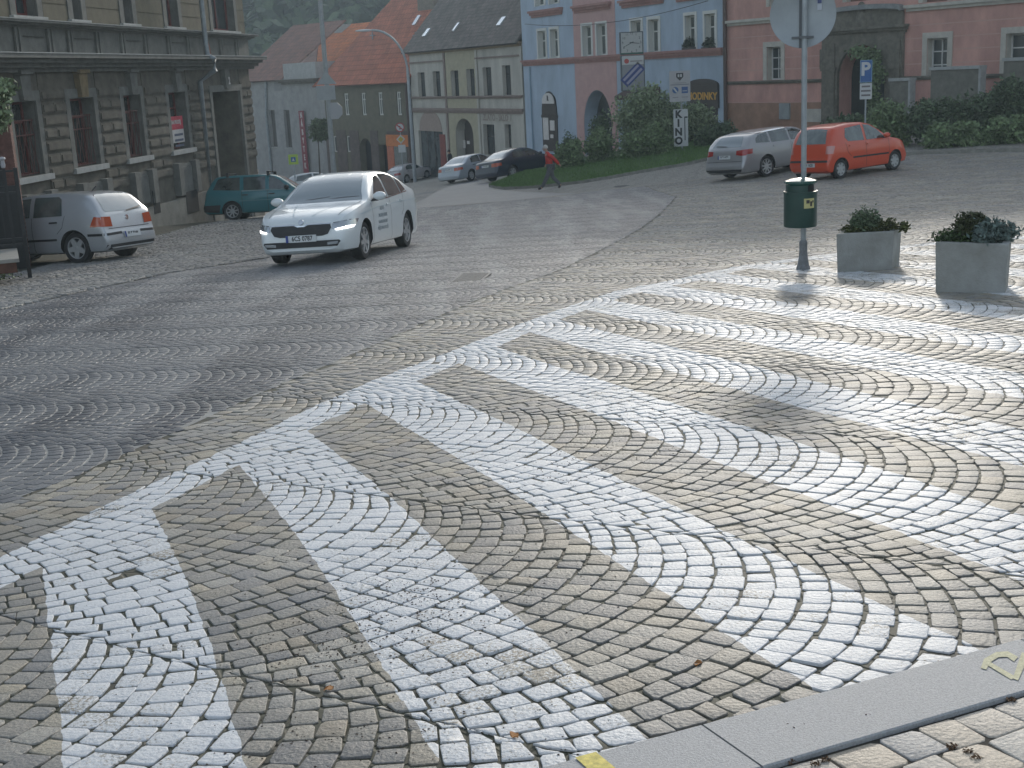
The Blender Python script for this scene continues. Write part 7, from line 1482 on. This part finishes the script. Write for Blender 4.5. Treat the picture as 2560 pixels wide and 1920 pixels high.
# ------------------------------------------------------------------ people
def skin(name, V_, E_, rad, m, parent=None, sub=2, root=0):
    me = bpy.data.meshes.new(name); me.from_pydata(V_, E_, []); me.materials.append(m); o = bpy.data.objects.new(name, me); link(o, parent)
    md = o.modifiers.new('skin', 'SKIN'); md.use_smooth_shade = True
    if not me.skin_vertices:
        bpy.context.view_layer.update()
        bm = bmesh.new(); bm.from_mesh(me); bm.verts.layers.skin.verify(); bm.to_mesh(me); bm.free()
    for i, r in enumerate(rad):
        me.skin_vertices[0].data[i].radius = (r, r) if not isinstance(r, tuple) else r; me.skin_vertices[0].data[i].use_root = (i == root)
    s_ = o.modifiers.new('sub', 'SUBSURF'); s_.levels = sub; s_.render_levels = sub; return o
M_skin = mat('skin', (.42, .25, .18), .6)
def person(label, base, rz, H, pose, cols, lean=0.0, hair=(.5, .5, .48)):
    """faces local +x; pose: dict of joint positions for hips, knees, feet, elbows, hands (units of H)"""
    k = H / 1.72; e_c = lambda p: (p[0] * k, p[1] * k, p[2] * k); top, leg, shoe = cols
    P = dict(pel=(0, 0, .93), wai=(.02 + lean * .3, 0, 1.08), che=(.03 + lean * .7, 0, 1.28), nek=(.04 + lean, 0, 1.46), hea=(.07 + lean * 1.15, 0, 1.56), crn=(.065 + lean * 1.2, 0, 1.66))
    for sd, n in ((1, 'l'), (-1, 'r')):
        P['sho' + n] = (.03 + lean * .9, sd * .19, 1.40); P['hip' + n] = (0, sd * .09, .90)
        for j in ('kne', 'ank', 'toe', 'elb', 'wri', 'han'): P[j + n] = pose[j + n]
    names = list(P); idx = {n: i for i, n in enumerate(names)}; V_ = [e_c(P[n]) for n in names]
    E_ = [('pel', 'wai'), ('wai', 'che'), ('che', 'nek'), ('nek', 'hea'), ('hea', 'crn')] + [x for n in 'lr' for x in (('che', 'sho' + n), ('sho' + n, 'elb' + n), ('elb' + n, 'wri' + n), ('wri' + n, 'han' + n), ('pel', 'hip' + n), ('hip' + n, 'kne' + n), ('kne' + n, 'ank' + n), ('ank' + n, 'toe' + n))]
    R_ = {'pel': (.14, .10), 'wai': (.13, .09), 'che': (.15, .10), 'nek': .05, 'hea': (.078, .09), 'crn': (.06, .07), 'sho': .055, 'elb': .04, 'wri': .028, 'han': .035, 'hip': .085, 'kne': .055, 'ank': .04, 'toe': .035}
    rd_ = [tuple(x * k for x in R_[n]) if n in R_ and isinstance(R_[n], tuple) else (R_.get(n) or R_[n[:3]]) * k for n in names]
    body = skin('person', V_, [(idx[a], idx[b]) for a, b in E_], rd_, M_skin); body.location = base; body.rotation_euler = (0, 0, rz); tag(body, label, 'person')
    def sub_(nm, ns, ed, rr, m): 
        ii = {n: i for i, n in enumerate(ns)}; return skin(nm, [e_c(P[n]) for n in ns], [(ii[a], ii[b]) for a, b in ed], [tuple(x * k for x in r) if isinstance(r, tuple) else r * k for r in rr], m, body)
    P['waj'] = (P['wai'][0] * .6, 0, .90)
    sub_('jacket', ['waj', 'wai', 'che', 'shol', 'shor', 'elbl', 'elbr', 'wril', 'wrir'], [('waj', 'wai'), ('wai', 'che'), ('che', 'shol'), ('che', 'shor'), ('shol', 'elbl'), ('shor', 'elbr'), ('elbl', 'wril'), ('elbr', 'wrir')], [(.20, .15), (.19, .145), (.19, .14), .092, .092, .072, .072, .052, .052], top)
    sub_('trousers', ['pel', 'hipl', 'hipr', 'knel', 'kner', 'ankl', 'ankr'], [('pel', 'hipl'), ('pel', 'hipr'), ('hipl', 'knel'), ('hipr', 'kner'), ('knel', 'ankl'), ('kner', 'ankr')], [(.165, .13), .115, .115, .09, .09, .072, .072], leg)
    for n in 'lr': sub_('shoe', ['ank' + n, 'toe' + n], [('ank' + n, 'toe' + n)], [.052, .042], shoe)
    q = MB(); q.lathe([(.001, .115), (.05, .10), (.085, .055), (.098, .0), (.09, -.03)], 16, Matrix.Translation(e_c((P['crn'][0] - .012, 0, 1.625))) @ Matrix.Diagonal((k * 1.08, k * .92, k, 1))); q.build('hair', mat('hair', hair, .8), body, smooth=True)
    q = MB(); hx, hz = P['hea'][0], 1.575; q.prism([e_c((hx + .09, -.014, hz - .03)), e_c((hx + .09, .014, hz - .03)), e_c((hx + .08, 0, hz + .03))], e_c((.03, 0, -.008))); q.build('nose', M_skin, body)
    for sd in (-1, 1): q = MB(); q.lathe([(.001, .008), (.009, .0)], 8, Matrix.Translation(e_c((hx + .082, sd * .03, hz + .03))) @ Matrix.Rotation(R(90), 4, 'Y')); q.build('eye', M_black, body)
    return body
walk = dict(knel=(.16, .09, .50), ankl=(.38, .09, .09), toel=(.53, .09, .05), kner=(-.04, -.09, .50), ankr=(-.36, -.09, .16), toer=(-.27, -.09, .04), elbl=(-.16, .26, 1.18), wril=(-.33, .24, .98), hanl=(-.40, .22, .90), elbr=(.05, -.27, 1.14), wrir=(.18, -.22, .95), hanr=(.23, -.20, .87))
stand = dict(knel=(.03, .10, .50), ankl=(0, .11, .08), toel=(.16, .12, .04), kner=(.03, -.10, .50), ankr=(.0, -.11, .08), toer=(.16, -.12, .04), elbl=(-.02, .25, 1.12), wril=(.06, .24, .88), hanl=(.09, .24, .79), elbr=(-.02, -.25, 1.12), wrir=(.08, -.22, .88), hanr=(.12, -.2, .79))
M_rj = mat('red_jacket', (.58, .04, .03), .8, nscale=5, namt=.25); M_gt = mat('grey_trousers', (.11, .115, .12), .9, nscale=5, namt=.3); M_sh = mat('dark_shoes', (.03, .03, .035), .6)
b_ = G(1379, 474); person('grey haired person in a red jacket and grey trousers walking left past the lawn', b_ + Vector((0, 0, .0)), R(178), 1.70, walk, (M_rj, M_gt, M_sh), lean=.10, hair=(.50, .48, .44))
b_ = upright(1126, 410, 84); person('dark clothed person standing by the cream house behind the silver saloon', b_, R(160), 1.70, stand, (mat('dark_coat', (.035, .035, .042), .9), M_gt, M_sh), hair=(.05, .04, .035))
b_ = upright(634, 430, 52); person('person in pale clothes standing at the corner of the grey building', b_ + Vector((0, 0, .55)), R(-60), 1.65, stand, (mat('pale_top', (.36, .32, .28), .9, nscale=6, namt=.3), mat('beige_trousers', (.30, .28, .24), .9), M_sh), hair=(.45, .40, .33)) if 0 else None
b_ = upright(672, 430, 60); person('person with light hair and rust coloured top beyond the teal car', b_, R(-70), 1.62, stand, (mat('rust_top', (.22, .09, .07), .9), M_gt, M_sh), hair=(.48, .44, .38))
b_ = upright(640, 430, 53); person('person in pale clothes standing at the corner of the grey building', b_, R(-60), 1.78, stand, (mat('pale_top', (.36, .32, .28), .9, nscale=6, namt=.3), mat('beige_trousers', (.30, .28, .24), .9), M_sh), hair=(.45, .40, .33))
# loose soil crumbs trodden over the cobbles, weeds in the joints
g = np.random.default_rng(9); Cs = []
for px, py, n, sx, sy in ((1960, 880, 520, .45, .5), (1830, 985, 420, .35, .4), (1530, 1130, 420, .22, .3), (1700, 1010, 260, .3, .4), (1330, 1200, 220, .25, .3), (980, 1560, 420, .16, .2), (1040, 1500, 300, .14, .18), (760, 1640, 260, .14, .14), (560, 1500, 90, .3, .4), (1280, 1450, 200, .3, .3), (1100, 1800, 160, .2, .2), (700, 1850, 120, .2, .1)):
    p = G(px, py); Cs.append(np.stack([p.x + g.normal(0, sx, n), p.y + g.normal(0, sy, n), g.uniform(.0012, .0050, n)], 1))
C = np.concatenate(Cs); C = C[(kerb_side(C[:, 0], C[:, 1]) > .02)]; n = len(C); Z = undul(C[:, 0], C[:, 1]) + .0008; s = C[:, 2]; an = g.uniform(0, 6.28, n); V = []
for k in range(4): a_ = an + k * 1.571 + g.uniform(-.4, .4, n); r_ = s * g.uniform(.7, 1.3, n); V.append(np.stack([C[:, 0] + np.cos(a_) * r_, C[:, 1] + np.sin(a_) * r_ * .8, Z], 1))
V.append(np.stack([C[:, 0], C[:, 1], Z + s * .7], 1)); V = np.stack(V, 1).reshape(-1, 3); b0 = (np.arange(n) * 5)[:, None, None]; F = (b0 + np.array([[0, 1, 4], [1, 2, 4], [2, 3, 4], [3, 0, 4]])[None]).reshape(-1, 3)
tag(mesh_np('loose_soil', V, F, mat('dark_soil_crumbs', (.06, .045, .035), .95, island=.5)), 'dark crumbs of soil scattered over the painted cobbles', 'soil', kind='stuff')
W_ = []
for px, py in ((1970, 1820), (1990, 1828), (2010, 1818), (2030, 1826), (2170, 1797), (2200, 1802), (2500, 1730), (2515, 1745), (2530, 1752), (2420, 1880), (2440, 1895), (2380, 1868), (2310, 1790), (1975, 1905), (2040, 1912), (2060, 1902)): p = G(px, py, .09); W_.append((p.x, p.y, p.z + .092, .014, .011, .007))
tag(leafcloud('joint_weeds', W_, 800, .004, mat('reddish_moss', (.15, .09, .05), .9, island=.6)), 'reddish brown moss and weeds in the pavement joints behind the kerb', 'moss', kind='stuff')
# fallen leaves and a drain cover
M_lf = mat('fallen_leaf', (.38, .17, .05), .8, nscale=30, namt=.4)
for px, py, lab in ((1288, 1845, 'orange fallen leaf on the white stripe near the yellow kerb mark'), (1742, 1665, 'dark red fallen leaf lying on bare cobbles above the kerb'), (826, 1725, 'thin straw coloured twig leaf between the first two white stripes')):
    p = G(px, py); q = MB(); n_ = 7; a = random.uniform(0, 6); pts = []
    for k in range(10): t = 2 * math.pi * k / 10; r = .018 * (1 + .35 * math.cos(t) + .12 * math.sin(5 * t)); pts.append((math.cos(t) * r, math.sin(t) * r * .6, .004 + .004 * math.sin(3 * t)))
    q.poly(pts); q.bm.transform(Matrix.Translation(p + Vector((0, 0, .004))) @ Matrix.Rotation(a, 4, 'Z')); o = q.build('fallen_leaf', M_lf); tag(o, lab, 'leaf')
p = G(1560, 466); q = MB(); q.lathe([(.001, .012), (.33, .012), (.36, .002)], 24); q.bm.transform(Matrix.Translation(p)); tag(q.build('manhole_cover', mat('cast_iron_cover', (.06, .06, .065), .7, nscale=20, namt=.4)), 'dark round manhole cover in the paving left of the silver estate', 'manhole cover')
p = G(1172, 699); d = (G(1240, 668) - G(1110, 731)).normalized(); an = math.atan2(d.y, d.x); q = MB(); q.box(-.5, .5, -.2, .2, -.02, .003)
for k in range(14): q.box(-.48 + k * .07, -.44 + k * .07, -.17, .17, .0035, .010)
q.bm.transform(Matrix.Translation(p + Vector((0, 0, .004))) @ Matrix.Rotation(an, 4, 'Z')); tag(q.build('drain_grate', mat('worn_iron_grate', (.14, .14, .14), .5, metal=.5, nscale=20, namt=.4)), 'flat iron drain grate set along the road edge', 'drain grate')

# ------------------------------------------------------------------ haze
HAZE = 0.0011
m = bpy.data.materials.new('haze'); m.use_nodes = True; nt = m.node_tree; nt.nodes.clear(); out = nt.nodes.new('ShaderNodeOutputMaterial'); v = nt.nodes.new('ShaderNodeVolumePrincipled')
v.inputs['Color'].default_value = (.66, .84, .95, 1); v.inputs['Density'].default_value = HAZE; v.inputs['Anisotropy'].default_value = .45; nt.links.new(v.outputs[0], out.inputs['Volume'])
o = MB().box(-720, 720, -70, 910, -40, 140).build('haze', m); tag(o, 'thin pale morning haze over the whole square', 'haze', kind='stuff'); o.display_type = 'WIRE'
